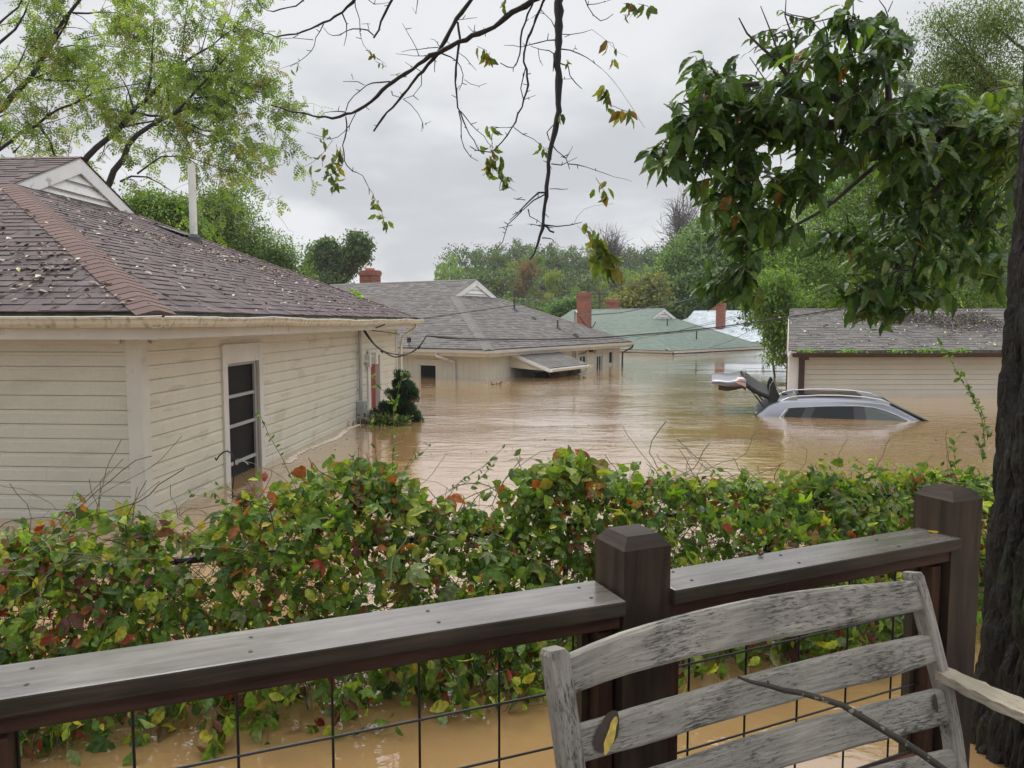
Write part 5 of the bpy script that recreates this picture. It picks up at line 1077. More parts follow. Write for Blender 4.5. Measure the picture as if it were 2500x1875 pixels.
# ------------------------------------------------------------------ foreground trunk with bare overhanging branches
def trunk():
    c = arr((2.285, 2.93, 0)); root = empty('rough_barked_tree', tuple(c), 0, 'big dark rough barked tree trunk at the right edge with bare branches overhead', 'tree')
    n, m = 300, 800; th = np.linspace(0, 2*PI, n, endpoint=False); zz = np.linspace(-.8, 7.0, m); V = np.zeros((m, n, 3))
    ns = mnoise.noise
    for i, z in enumerate(zz):
        R = .355+.10*max(0, .5-z)**1.5-.012*z
        for j, a in enumerate(th):
            ca, sa = math.cos(a), math.sin(a)
            w = ns(Vector((ca*1.6, sa*1.6, z*.9)))*1.1
            v = ns(Vector((ca*6.5+w*.7, sa*6.5, z*1.9))); v2 = ns(Vector((ca*13+5, sa*13, z*3.4+w*2))); v3 = ns(Vector((ca*26, sa*26, z*12)))
            rd = (1-min(1, abs(v)*3.6)); r2 = (1-min(1, abs(v2)*3.2))
            r = R-.052*rd**1.1-.028*r2+.010*v3+.015*ns(Vector((ca, sa, z*.5)))
            V[i, j] = (r*ca, r*sa, z)
    g = Geo(); idx = np.arange(n*m).reshape(m, n); nx = np.roll(idx, -1, 1)
    g.add(V.reshape(-1, 3), np.stack([idx[:-1], nx[:-1], nx[1:], idx[1:]], -1).reshape(-1, 4)); o = g.build('trunk', M['bark'], root, smooth=True)
    # bare branches, measured against the sky; each at its own distance
    S = lambda x, y: (600+x/2.212, y/2.212)
    br = [ # pixel polyline in the enlarged crop, distance start->end, radius start->end
      ([(1700, -60), (1695, 0), (1690, 200), (1685, 330), (1690, 450), (1690, 600), (1685, 680), (1640, 800), (1640, 880), (1625, 1050), (1605, 1200), (1590, 1290), (1565, 1340), (1575, 1355), (1535, 1400)], 3.6, 3.3, .030, .006),
      ([(1660, -60), (1560, 0), (1400, 90), (1290, 180), (1150, 225), (1060, 275), (980, 310), (870, 390), (780, 450), (700, 530), (640, 585), (540, 625), (460, 638), (380, 628), (260, 605), (135, 568)], 3.7, 3.9, .022, .005),
      ([(1240, -40), (1220, 0), (1130, 110), (1100, 190), (1060, 255), (1010, 320), (950, 390), (880, 470), (830, 540), (770, 600), (735, 650), (690, 710)], 3.8, 3.8, .018, .006),
      ([(800, -20), (780, 10), (750, 80), (715, 170), (690, 205)], 3.9, 3.9, .009, .006),
      ([(600, -20), (580, 15), (520, 70), (450, 110), (350, 155), (230, 190), (150, 198), (80, 175), (25, 150)], 4.0, 4.1, .011, .003),
      ([(330, -20), (300, 15), (220, 50), (130, 72), (80, 45), (65, 0)], 4.1, 4.1, .006, .003),
      ([(1620, -20), (1600, 30), (1560, 130), (1525, 210), (1500, 290), (1510, 370), (1525, 410), (1520, 470), (1500, 545), (1470, 640), (1440, 690), (1385, 765), (1340, 815), (1280, 830), (1210, 790)], 3.7, 3.6, .010, .003),
      ([(1560, -10), (1520, 80), (1500, 150), (1480, 240), (1480, 340), (1430, 385), (1375, 340)], 3.7, 3.7, .008, .003),
      ([(1145, 120), (1155, 200), (1145, 300), (1130, 400), (1135, 500), (1150, 600), (1200, 700), (1230, 770), (1280, 830)], 3.8, 3.7, .009, .003),
      ([(1150, 600), (1170, 650), (1160, 760), (1200, 840), (1255, 870)], 3.7, 3.7, .004, .002), ([(1160, 600), (1230, 690), (1300, 750), (1340, 800)], 3.75, 3.7, .004, .002),
      ([(780, 440), (720, 435), (640, 460), (590, 520), (555, 555), (540, 600)], 3.8, 3.8, .005, .003), ([(640, 460), (580, 430), (525, 440)], 3.8, 3.8, .003, .002), ([(580, 430), (572, 395)], 3.8, 3.8, .002, .0015),
      ([(540, 605), (430, 600), (425, 608)], 3.85, 3.85, .004, .002), ([(540, 630), (555, 670), (540, 730), (525, 800), (530, 870), (560, 930), (640, 930), (645, 985), (690, 1050)], 3.9, 3.8, .006, .002),
      ([(600, 600), (570, 660), (530, 730), (470, 755), (400, 735), (330, 715)], 3.9, 3.9, .004, .0015), ([(470, 755), (420, 820), (370, 880), (275, 920)], 3.9, 3.9, .002, .001), ([(520, 900), (450, 950), (410, 960)], 3.85, 3.85, .003, .0015),
      ([(950, 400), (945, 470), (900, 520), (850, 535)], 3.8, 3.8, .003, .002), ([(850, 535), (900, 570), (940, 630), (965, 670), (950, 710)], 3.8, 3.8, .003, .0015), ([(965, 670), (1000, 655)], 3.8, 3.8, .002, .0015), ([(830, 525), (790, 510), (785, 490)], 3.8, 3.8, .003, .002),
      ([(1060, 290), (1140, 310), (1170, 360), (1180, 440), (1150, 490)], 3.8, 3.75, .005, .002), ([(1180, 430), (1250, 475), (1300, 450)], 3.75, 3.7, .003, .0015), ([(1150, 285), (1210, 330), (1245, 380)], 3.8, 3.8, .003, .0015), ([(1020, 300), (1020, 390)], 3.8, 3.8, .006, .002),
      ([(1010, 290), (930, 305), (870, 290), (810, 290)], 3.8, 3.85, .003, .0015), ([(1040, 255), (960, 265), (900, 270), (840, 280)], 3.8, 3.85, .004, .0015), ([(935, 300), (900, 220), (870, 160), (845, 125)], 3.8, 3.9, .003, .0015), ([(1045, 250), (1020, 215), (995, 210)], 3.8, 3.8, .003, .0015),
      ([(1130, 110), (1190, 100), (1250, 95)], 3.8, 3.8, .003, .0015), ([(1250, 185), (1200, 140)], 3.8, 3.8, .003, .0015), ([(945, 385), (860, 335)], 3.8, 3.8, .003, .0015), ([(870, 415), (780, 405)], 3.8, 3.8, .003, .0015),
      ([(1670, 150), (1630, 90), (1590, 65), (1540, 100)], 3.6, 3.7, .004, .0015), ([(1680, 215), (1620, 215), (1540, 245), (1460, 250), (1395, 245)], 3.6, 3.7, .005, .0015), ([(1680, 300), (1630, 270), (1540, 250)], 3.6, 3.65, .004, .002), ([(1580, 265), (1580, 320), (1605, 355)], 3.65, 3.65, .003, .0015),
      ([(1700, 185), (1750, 190), (1820, 175), (1870, 160)], 3.6, 3.5, .004, .0015), ([(1870, 160), (1960, 225), (2000, 280), (2070, 310)], 3.5, 3.5, .0012, .0008), ([(1700, 265), (1780, 280), (1860, 320), (1920, 370)], 3.6, 3.5, .005, .002), ([(1920, 370), (1990, 440), (2060, 540), (2110, 620), (2155, 690)], 3.5, 3.4, .0015, .0008),
      ([(1770, 280), (1780, 245)], 3.55, 3.55, .003, .0015), ([(1830, -10), (1860, 70), (1900, 110), (1950, 130), (1985, 75)], 3.5, 3.5, .004, .002), ([(1845, 25), (1930, 15), (1980, -5)], 3.5, 3.5, .003, .0015), ([(1690, 340), (1740, 350), (1755, 410), (1790, 470), (1815, 480)], 3.55, 3.5, .005, .002), ([(1700, 430), (1770, 425)], 3.5, 3.5, .002, .0015),
      ([(1665, 290), (1660, 385)], 3.55, 3.5, .007, .003), ([(1520, 405), (1540, 395)], 3.65, 3.65, .003, .002), ([(1500, 540), (1565, 515)], 3.65, 3.6, .003, .0015), ([(1510, 370), (1485, 470), (1500, 540)], 3.65, 3.65, .004, .003),
      ([(1450, 685), (1380, 690), (1330, 695)], 3.6, 3.6, .003, .0015), ([(1450, 690), (1475, 720), (1540, 740), (1600, 790)], 3.6, 3.55, .003, .0015), ([(1640, 760), (1630, 700), (1680, 655)], 3.45, 3.45, .004, .003), ([(1645, 770), (1690, 820), (1730, 860), (1750, 915)], 3.4, 3.4, .005, .002), ([(1730, 855), (1765, 790)], 3.4, 3.4, .003, .0015), ([(1650, 885), (1720, 890), (1790, 850)], 3.4, 3.4, .004, .0015),
      ([(1740, 885), (1840, 900), (1930, 940), (2085, 980)], 3.4, 3.4, .003, .0008), ([(1620, 1040), (1610, 1030), (1580, 1020), (1550, 1065), (1510, 1110), (1460, 1150), (1425, 1190)], 3.4, 3.4, .007, .002), ([(1615, 1050), (1560, 1075), (1500, 1130), (1440, 1160)], 3.4, 3.4, .005, .002), ([(1640, 1020), (1740, 1020)], 3.4, 3.4, .003, .0015), ([(1510, 1080), (1445, 1070)], 3.4, 3.4, .003, .0015),
      ([(1440, 1215), (1365, 1230)], 3.4, 3.4, .003, .0015), ([(1490, 1140), (1440, 1190), (1400, 1230), (1390, 1330), (1305, 1362)], 3.4, 3.35, .004, .0015), ([(1525, 1130), (1530, 1160), (1570, 1180), (1600, 1210)], 3.4, 3.4, .004, .002), ([(1610, 1215), (1665, 1255)], 3.35, 3.35, .008, .006), ([(1610, 1215), (1700, 1225), (1770, 1215), (1815, 1200)], 3.35, 3.35, .005, .002), ([(1600, 1215), (1520, 1210)], 3.35, 3.35, .004, .0015),
      ([(1600, 1285), (1640, 1285), (1665, 1300)], 3.35, 3.35, .004, .0015), ([(1770, 1215), (1790, 1150), (1850, 1110), (1985, 1100)], 3.35, 3.35, .001, .0008), ([(1790, 1220), (1860, 1290)], 3.35, 3.35, .001, .0008), ([(590, 0), (600, 80), (625, 130), (610, 200), (660, 270), (760, 350)], 4, 3.9, .004, .0008), ([(520, 70), (550, 160), (530, 250)], 4, 4, .005, .002), ([(690, 190), (640, 155), (580, 150), (540, 170), (460, 210), (420, 150)], 3.95, 4, .005, .002), ([(625, 130), (675, 130)], 4, 4, .002, .0015),
      ([(420, 130), (375, 200), (375, 275), (300, 330), (170, 380)], 4.05, 4, .004, .0008), ([(365, 215), (250, 205), (150, 200)], 4.05, 4.05, .003, .0015), ([(150, 200), (120, 270), (85, 300)], 4.1, 4.1, .003, .0015), ([(185, 200), (180, 265)], 4.1, 4.1, .002, .0015), ([(100, 185), (50, 210)], 4.1, 4.1, .002, .0015), ([(160, 590), (140, 605)], 3.9, 3.9, .002, .0015),
      ([(650, -10), (700, 25), (790, 10)], 3.95, 3.95, .003, .0015), ([(930, -10), (920, 75), (900, 40)], 3.9, 3.9, .003, .0015)]
    g = Geo(); rng = np.random.default_rng(2)
    for pts, y0, y1, r0, r1 in br:
        P = []; k = len(pts)
        for i, q in enumerate(pts): x, y = S(*q); P.append(at(x, y, y0+(y1-y0)*i/(k-1)))
        P = np.array(P); d = np.concatenate([[0], np.cumsum(np.linalg.norm(np.diff(P, axis=0), axis=1))]); m = max(4, int(d[-1]/.035)); tt = np.linspace(0, d[-1], m)
        Q = np.stack([np.interp(tt, d, P[:, i]) for i in range(3)], 1); 
        if m > 5: Q[1:-1] = (Q[:-2]+2*Q[1:-1]+Q[2:])/4
        Q[1:-1] += rng.normal(size=(m-2, 3))*min(r0, .004)*.7
        rr = np.linspace(r0, r1, m)*(1+.12*rng.normal(size=m)).clip(.7, 1.4)*.70; g.tube(Q, rr, 7 if r0 > .006 else 5)
        # buds and short spurs
        for j in range(int(m*.35)):
            i = rng.integers(1, m-1); 
            if r0 < .0018: continue
            v = unit(rng.normal(size=3)+arr((0, 0, .2))); L = rng.uniform(.008, .035); g.tube([Q[i], Q[i]+v*L], [.0022, .0014], 4)
    lim = [([(2.2, 3.0, 5.6), (1.9, 3.2, 5.0), (1.4, 3.5, 4.4), (.9, 3.6, 4.2), tuple(at(*S(1700, -150), 3.62)), tuple(at(*S(1700, -55), 3.6))], .075, .030), ([(1.9, 3.2, 5.0), (1.3, 3.6, 4.7), (.75, 3.75, 4.3), tuple(at(*S(1800, -120), 3.7)), tuple(at(*S(1655, -55), 3.7))], .06, .022), ([(1.3, 3.6, 4.7), (.6, 3.85, 4.4), tuple(at(*S(1300, -150), 3.8)), tuple(at(*S(1240, -35), 3.8))], .05, .018), ([(.6, 3.85, 4.2), (-.3, 3.9, 4.1), tuple(at(*S(700, -200), 3.95)), tuple(at(*S(600, -15), 4.0))], .04, .011), ([(-.3, 3.9, 4.1), tuple(at(*S(500, -200), 4.0)), tuple(at(*S(330, -15), 4.1))], .02, .006), ([tuple(at(*S(1240, -35), 3.8)), tuple(at(*S(1000, -160), 3.85)), tuple(at(*S(800, -15), 3.9))], .018, .009), ([(.9, 3.6, 4.2), tuple(at(*S(1900, -200), 3.5)), tuple(at(*S(1830, -5), 3.5))], .02, .004), ([tuple(at(*S(1800, -120), 3.7)), tuple(at(*S(1620, -15), 3.7))], .02, .010)]
    for pts, r0, r1 in lim:
        g.tube(pts, np.linspace(r0, r1, len(pts)), 8)
    # limb stubs joined to the trunk
    g.tube([(2.285, 2.93, 5.3), (2.25, 2.98, 5.5), (2.2, 3.0, 5.62)], [.11, .09, .075], 8)
    o = g.build('bare_branches', M['twig'], None, smooth=True); o.parent = root; o.location = tuple(-c)
    # few leaf sprays left on the twigs
    sp = [((490, 780), (480, 1040), 3.85, 34, .052), ((440, 900), (430, 960), 3.85, 6, .05), ((410, 830), (415, 900), 3.9, 4, .045), ((690, 1060), (750, 1220), 3.8, 16, .045), ((1330, 770), (1320, 900), 3.65, 20, .05), ((1320, 880), (1280, 950), 3.65, 8, .05), ((1385, 870), (1405, 1020), 3.6, 20, .055), ((1300, 690), (1350, 700), 3.6, 5, .055),
          ((1250, 250), (1310, 310), 3.7, 8, .06), ((1935, 460), (1960, 590), 3.5, 12, .058), ((1980, 570), (2080, 610), 3.5, 9, .065), ((1940, 220), (2000, 290), 3.5, 5, .055), ((1890, 960), (1950, 1050), 3.4, 9, .065), ((1820, 1215), (1880, 1260), 3.35, 5, .06), ((1880, 1270), (1990, 1440), 3.35, 38, .075), ((1895, 1380), (1910, 1410), 3.34, 4, .08),
          ((1580, 770), (1640, 830), 3.5, 6, .05), ((1680, 610), (1710, 640), 3.45, 3, .05), ((660, 270), (690, 300), 3.9, 3, .045), ((700, 330), (760, 360), 3.9, 3, .03), ((240, 360), (290, 340), 4, 3, .045), ((405, 690), (440, 710), 3.9, 3, .05), ((370, 740), (430, 760), 3.9, 4, .045), ((1250, 780), (1270, 790), 3.7, 2, .05), ((355, 890), (360, 900), 3.9, 1, .07), ((1385, 10), (1400, 20), 3.7, 2, .05), ((1735, 320), (1745, 325), 3.5, 2, .04),
          ((2040+1327*0+0, 20), (2080, 60), 3.4, 6, .06), ((2120, 20), (2200, 60), 3.4, 8, .055)]
    for a, b, Y, n, s in sp:
        g = Geo(); g2 = Geo()
        A, B = at(*S(*a), Y), at(*S(*b), Y); t = rng.uniform(0, 1, n); P = A[None]*(1-t)[:, None]+B[None]*t[:, None]+rng.normal(size=(n, 3))*.012
        X = rng.normal(size=(n, 3))*.55; X[:, 2] -= 1.0; Z = rng.normal(size=(n, 3))
        g.scatter(*T_SM, P, frames(X, Z), rng.uniform(.75, 1.25, n)*s*.95, cols(rng, n, [(.07, .11, .025), (.11, .16, .03), (.17, .18, .04), (.24, .19, .03), (.16, .09, .03)], [8, 7, 4, 1.2, 1]))
        g2.tube([A, (A+B)/2+rng.normal(size=3)*.01, B], .0012, 4)
        o = g.build('leaf_spray', M['hedgeleaf'], None); o.parent = root; o.location = tuple(-c); g2.build('stalk', M['twig'], o)
    # unseen leafy crown added high overhead to shade the deck, hedge and near water
    G = Geo(); W = Geo(); ce = [((-.2, 2.6, 7.6), (4.6, 2.0, .9)), ((.4, -2.2, 7.2), (5.0, 3.8, 1.5)), ((2.8, .2, 7.6), (3.6, 2.8, 1.4)), ((-2.6, .3, 7.6), (3.0, 2.6, 1.2)), ((.2, 1.8, 7.4), (2.6, 1.7, .9))]
    mass(G, ce, 4600, 9, .13, T_DIA, [(.06, .10, .03), (.08, .13, .035)], (1, 1), rng, .3, .4, .8)
    for e_, r_ in ce: W.tube([(2.25, 2.98, 5.5), tuple(arr((2.25, 2.98, 5.5))*.5+arr(e_)*.5+arr((0, 0, .4))), e_], [.11, .08, .03], 7)
    o = G.build('crown', M['smallleaf'], None); o.parent = root; o.location = tuple(-c); o = W.build('shade_crown_limbs', M['twig'], None); o.parent = root; o.location = tuple(-c)
trunk()

# ------------------------------------------------------------------ near broadleaf tree on the right (large drooping leaves)
def in_poly(x, y, poly):
    c = False; j = len(poly)-1
    for i in range(len(poly)):
        if ((poly[i][1] > y) != (poly[j][1] > y)) and x < (poly[j][0]-poly[i][0])*(y-poly[i][1])/(poly[j][1]-poly[i][1])+poly[i][0]: c = not c
        j = i
    return c
def broadleaf():
    rng = np.random.default_rng(11); rr = random.Random(11)
    base = (3.75, 4.9, 0); root = empty('broadleaf_tree', base, 0, 'dark green tree with large glossy drooping leaves, upper right', 'tree')
    def fin(o): o.parent = root; o.location = (-base[0], -base[1], 0); return o
    Q = lambda x, y: (1500+x/2.074, y/2.074)          # enlarged crop -> photograph pixels
    G = Geo(); W = Geo()
    limbs = [([(2500, 900, 4.7), (2150, 830, 4.5), (2000, 790, 4.4), (1750, 730, 4.3), (1560, 650, 4.2), (1400, 600, 4.15), (1200, 625, 4.1), (1000, 640, 4.05), (700, 690, 3.95), (560, 720, 3.9), (440, 745, 3.85), (330, 745, 3.8)], .075, .008),
             ([(1560, 650, 4.2), (1300, 560, 4.1), (1100, 490, 4.0), (900, 430, 3.95), (700, 420, 3.9), (560, 440, 3.85), (480, 330, 3.8)], .03, .006), ([(1400, 600, 4.15), (1380, 470, 4.1), (1390, 300, 4.05), (1385, 150, 4.0)], .022, .005), ([(1385, 130, 4.0), (1385, 60, 4.0), (1340, 0, 4.0)], .004, .002), ([(1385, 60, 4), (1410, 5, 4)], .003, .002),
             ([(1200, 625, 4.1), (1240, 450, 4), (1200, 300, 4), (1180, 150, 3.95)], .02, .005), ([(900, 430, 3.95), (850, 330, 3.9), (740, 230, 3.9), (660, 180, 3.9), (630, 90, 3.9)], .012, .003), ([(850, 330, 3.9), (800, 180, 3.9), (740, 30, 3.9)], .006, .002), ([(880, 380, 3.9), (900, 180, 3.9), (860, 70, 3.9), (870, -20, 3.9)], .007, .002), ([(860, 70, 3.9), (940, 100, 3.9), (1000, 100, 3.9), (1040, 150, 3.9)], .004, .002),
             ([(1560, 700, 4.2), (1350, 815, 4.2), (1200, 940, 4.15), (1110, 1025, 4.1), (1000, 1100, 4.1), (870, 1160, 4.05), (760, 1260, 4.0), (660, 1290, 3.95), (600, 1340, 3.9)], .016, .004), ([(1110, 1022, 4.1), (930, 1018, 4.1), (800, 960, 4.05)], .008, .003), ([(2000, 800, 4.4), (1870, 870, 4.35), (1820, 1060, 4.3), (1760, 1180, 4.3)], .014, .006), ([(1850, 760, 4.3), (1640, 930, 4.25), (1570, 1100, 4.2), (1540, 1250, 4.15), (1500, 1400, 4.1), (1470, 1500, 4.1)], .02, .005),
             ([(1740, 900, 4.3), (1680, 1040, 4.3), (1590, 1160, 4.2)], .010, .004), ([(700, 690, 3.95), (640, 850, 3.9), (560, 950, 3.9), (500, 1050, 3.85)], .014, .004), ([(640, 850, 3.9), (720, 1100, 3.9), (750, 1220, 3.9)], .010, .004), ([(560, 440, 3.85), (440, 580, 3.8), (350, 500, 3.8)], .008, .003), ([(440, 745, 3.85), (300, 740, 3.8), (240, 710, 3.8)], .008, .003), ([(1540, 1250, 4.15), (1350, 1450, 4.1), (1280, 1550, 4.05)], .010, .003),
             ([(685, 290, 3.85), (760, 400, 3.9)], .002, .003)]
    for pts, r0, r1 in limbs:
        P = np.array([at(*Q(x, y), Y) for x, y, Y in pts]); d = np.concatenate([[0], np.cumsum(np.linalg.norm(np.diff(P, axis=0), axis=1))]); m = max(4, int(d[-1]/.07)); tt = np.linspace(0, d[-1], m)
        q = np.stack([np.interp(tt, d, P[:, i]) for i in range(3)], 1)
        if m > 5: q[1:-1] = (q[:-2]+2*q[1:-1]+q[2:])/4
        W.tube(q, np.linspace(r0, r1, m), 7)
    pr = at(*Q(2500, 900), 4.7); W.tube([(3.75, 4.9, -.5), (3.75, 4.9, 1.0), (3.7, 4.85, 2.2), (3.8, 4.9, 5)], [.2, .17, .15, .08], 12); W.tube([(3.7, 4.85, 1.4), pr], [.10, .075], 8)
    regions = [ # polygon in crop pixels, number of twigs, distance range
      ([(430, 290), (520, 350), (640, 360), (700, 400), (900, 400), (900, 560), (700, 620), (560, 560), (440, 520), (420, 400)], 34, 3.7, 4.1),
      ([(230, 700), (440, 560), (560, 560), (620, 720), (480, 800), (420, 860), (300, 830), (200, 800)], 24, 3.7, 3.95),
      ([(300, 500), (400, 560), (360, 620), (320, 600)], 4, 3.75, 3.85),
      ([(560, 560), (1000, 560), (1000, 660), (800, 680), (560, 720), (440, 760)], 26, 3.8, 4.15),
      ([(900, 240), (1100, 180), (1260, 90), (1450, 150), (1450, 260), (1500, 400), (1560, 560), (1400, 640), (1200, 600), (1000, 600), (900, 520), (880, 330)], 66, 3.85, 4.3),
      ([(1000, 600), (1560, 560), (1750, 640), (1700, 800), (1400, 830), (1300, 800), (1150, 850), (1000, 760), (960, 700)], 56, 3.9, 4.3),
      ([(560, 720), (720, 720), (760, 860), (740, 1000), (800, 1100), (760, 1240), (640, 1260), (560, 1120), (480, 1060), (430, 920), (520, 860)], 44, 3.75, 4.1),
      ([(800, 880), (1060, 820), (1040, 960), (900, 1000), (820, 960)], 15, 3.9, 4.15), ([(780, 1060), (900, 1080), (900, 1150), (800, 1180)], 7, 3.9, 4.1),
      ([(560, 1300), (700, 1280), (700, 1420), (600, 1480), (540, 1420)], 11, 3.75, 3.95), ([(440, 1380), (540, 1370), (560, 1420)], 3, 3.8, 3.9),
      ([(1480, 560), (1900, 560), (2080, 480), (2080, 1000), (1900, 860), (1600, 900), (1400, 960), (1360, 840), (1600, 760)], 72, 4.0, 4.7),
      ([(1500, 300), (1620, 420), (1740, 480), (1700, 620), (1500, 560)], 14, 4.1, 4.6),
      ([(1360, 900), (1620, 900), (1640, 1060), (1440, 1120), (1320, 1040)], 20, 4.0, 4.4), ([(1700, 900), (1980, 900), (1980, 1200), (1760, 1180), (1660, 1060)], 24, 4.2, 4.7),
      ([(1060, 1150), (1260, 1120), (1230, 1240), (1100, 1220)], 9, 4.0, 4.2), ([(1260, 1120), (1700, 1080), (1980, 1200), (1980, 1440), (1780, 1400), (1560, 1400), (1300, 1420), (1240, 1300)], 56, 4.0, 4.6),
      ([(1240, 1380), (1560, 1400), (1660, 1480), (1640, 1560), (1500, 1530), (1300, 1600), (1240, 1500)], 26, 3.95, 4.25), ([(1180, 1400), (1240, 1420), (1220, 1440)], 2, 4, 4.1),
      ([(1940, 400), (2060, 420), (2040, 760), (1960, 740)], 16, 4.0, 4.6), ([(1060, 100), (1110, 60), (1200, 70), (1200, 120)], 4, 3.9, 4.0), ([(1360, 130), (1470, 170), (1420, 230)], 5, 3.95, 4.1), ([(740, 130), (860, 150), (850, 220), (760, 200)], 5, 3.9, 4.0), ([(880, 60), (1000, 90), (980, 140)], 2, 3.9, 3.95)]
    pal = [(.066, .125, .030), (.095, .170, .038), (.046, .090, .028), (.14, .22, .042), (.16, .21, .07), (.26, .13, .03)]
    for poly, n, y0, y1 in regions:
        xs = [p[0] for p in poly]; ys = [p[1] for p in poly]; k = 0; tries = 0
        while k < n and tries < 4000:
            tries += 1; x, y = rr.uniform(min(xs), max(xs)), rr.uniform(min(ys), max(ys))
            if not in_poly(x, y, poly): continue
            k += .90; Y = rr.uniform(y0, y1); p = at(*Q(x, y), Y)
            d = arr((rr.uniform(-1, .5), rr.uniform(-.6, .5), rr.uniform(-.35, .45))); L = rr.uniform(.10, .22)
            pts, _ = wiggle(p-unit(d)*L*.5, d, L, 5, rng, .18, -.08); W.tube(pts, [.0035, .003, .003, .0025, .002, .0015], 4, cap=False)
            m = rr.randint(5, 8); idx = np.minimum((np.arange(m)*5/(m-1)).astype(int), 5); side = np.where(np.arange(m) % 2, 1, -1)
            D = unit(d); hs = unit(np.cross(D, (0, 0, 1)))
            X = D[None]*.65+hs[None]*side[:, None]*.8+rng.normal(size=(m, 3))*.3; X[:, 2] -= rng.uniform(.35, 1.1, m); X[-1] = D+arr((0, 0, -.5))
            Z = rng.normal(size=(m, 3))*.35; Z[:, 2] += .9; Z[:, 1] -= .25
            yel = rr.random() < .03; bright = (x > 1900 and y < 820 and y > 350)
            c = cols(rng, m, pal if not bright else [(.10, .17, .03), (.14, .20, .03)], [26, 26, 16, 12, 6, .8] if not bright else [1, 1], .15)
            G.scatter(*T_BIG, pts[idx], frames(X, Z), rng.uniform(.065, .135, m)*(.55 if y < 200 and x < 1050 else 1), c)
    # two drooping yellowing leaves at the lowest tips
    fin(W.build('limbs', M['branch'], None, smooth=True)); fin(G.build('foliage', M['leaf'], None))
broadleaf()

# ------------------------------------------------------------------ trees behind the houses
def limbs_to(W, base, fork, ells, rng, r0, r1=.03, sub=5):
    W.tube([base, arr(base)*.5+arr(fork)*.5+rng.normal(size=3)*.1, fork], [r0*1.2, r0, r0*.8], 10)
    for c, r in ells:
        c = arr(c); f = arr(fork); mid = f*.5+c*.5+rng.normal(size=3)*np.linalg.norm(c-f)*.07; W.tube([f, mid, c], [r0*.55, r0*.35, r1], 7, cap=False)
        for k in range(sub):
            e = c+rng.normal(size=3)*arr(r)*.5; s = mid*.4+c*.6; pts, _ = wiggle(s, e-s, np.linalg.norm(e-s)*1.1, 6, rng, .14); W.tube(pts, np.linspace(r1, r1*.25, 7), 5, cap=False)
def ell_px(lst):   # (px, py, distance, radius across in px, radius up in px, depth factor)
    o = []
    for x, y, Y, rx, ry in lst: c = at(x, y, Y); o.append((c, (rx*Y/F_PX, rx*Y/F_PX*.9, ry*Y/F_PX)))
    return o
GREEN = [(.060, .095, .028), (.085, .125, .035), (.045, .075, .025), (.13, .165, .05), (.17, .17, .05)]
def crown_tree(name, label, ells, base, fork, seed, twigs, per, size, tmpl=T_DIA, pal=GREEN, w=(5, 5, 4, 2, .6), r0=.3, spread=.25, surf=.45, group='trees around the flooded street', m='smallleaf', bark='branch', cvar=.22, sub=5, r1=.03, droop=.35):
    rng = np.random.default_rng(seed); root = empty(name, base, 0, label, 'tree', group)
    def fin(o): o.parent = root; o.location = tuple(-arr(base)); return o
    G = Geo(); mass(G, ells, twigs, per, size, tmpl, pal, w, rng, spread, droop, surf, cvar); W = Geo(); limbs_to(W, base, fork, ells, rng, r0, r1, sub)
    fin(W.build('trunk', M[bark], None, smooth=True)); fin(G.build('crown', M[m], None)); return root
# round dark oak behind the grey roof
E1 = ell_px([(790, 628, 62, 36, 40), (815, 655, 62, 42, 36), (872, 602, 61, 30, 32), (845, 636, 62, 36, 34), (772, 655, 62, 26, 36), (805, 690, 61, 46, 30), (884, 625, 61, 18, 24), (800, 600, 62, 22, 18)])
crown_tree('dark_oak_tree', 'round dark green oak standing alone left of the chimney', E1, (-14.6, 62, -.4), (-14.4, 62, 3.2), 31, 1500, 15, .27, pal=[(.036, .064, .028), (.055, .09, .034), (.08, .12, .04), (.12, .12, .05)], w=(5, 5, 2, .5), r0=.35, spread=.25, surf=.35)
# pale loose trees behind the brown roof
E2 = ell_px([(560, 540, 34, 80, 60), (620, 610, 34, 90, 60), (520, 500, 34, 60, 40), (690, 640, 34, 60, 40), (500, 600, 34, 70, 60), (560, 480, 35, 40, 25), (720, 680, 34, 50, 40), (600, 660, 34, 100, 60)])
crown_tree('willowy_green_tree', 'light green loose tree behind the brown roof, right of the white vent pipe', E2, (-12.5, 34.5, -.4), (-12.3, 34, 2.6), 32, 2100, 15, .12, tmpl=T_DIA, pal=[(.075, .125, .03), (.10, .155, .04), (.055, .095, .025), (.15, .18, .05)], w=(5, 5, 3, 2), r0=.22, spread=.22, surf=.5, r1=.02)
E3 = ell_px([(400, 530, 30, 70, 40), (360, 500, 30, 50, 30), (450, 560, 30, 60, 40), (320, 540, 30, 70, 40), (430, 500, 30, 30, 20)])
crown_tree('leafy_green_tree', 'yellow green tree crown directly behind the white vent pipe', E3, (-13.8, 30.5, -.4), (-13.6, 30.2, 3.4), 33, 1000, 15, .15, pal=[(.09, .15, .025), (.12, .19, .03), (.065, .11, .025)], w=(4, 3, 3), r0=.2, spread=.25, surf=.5)
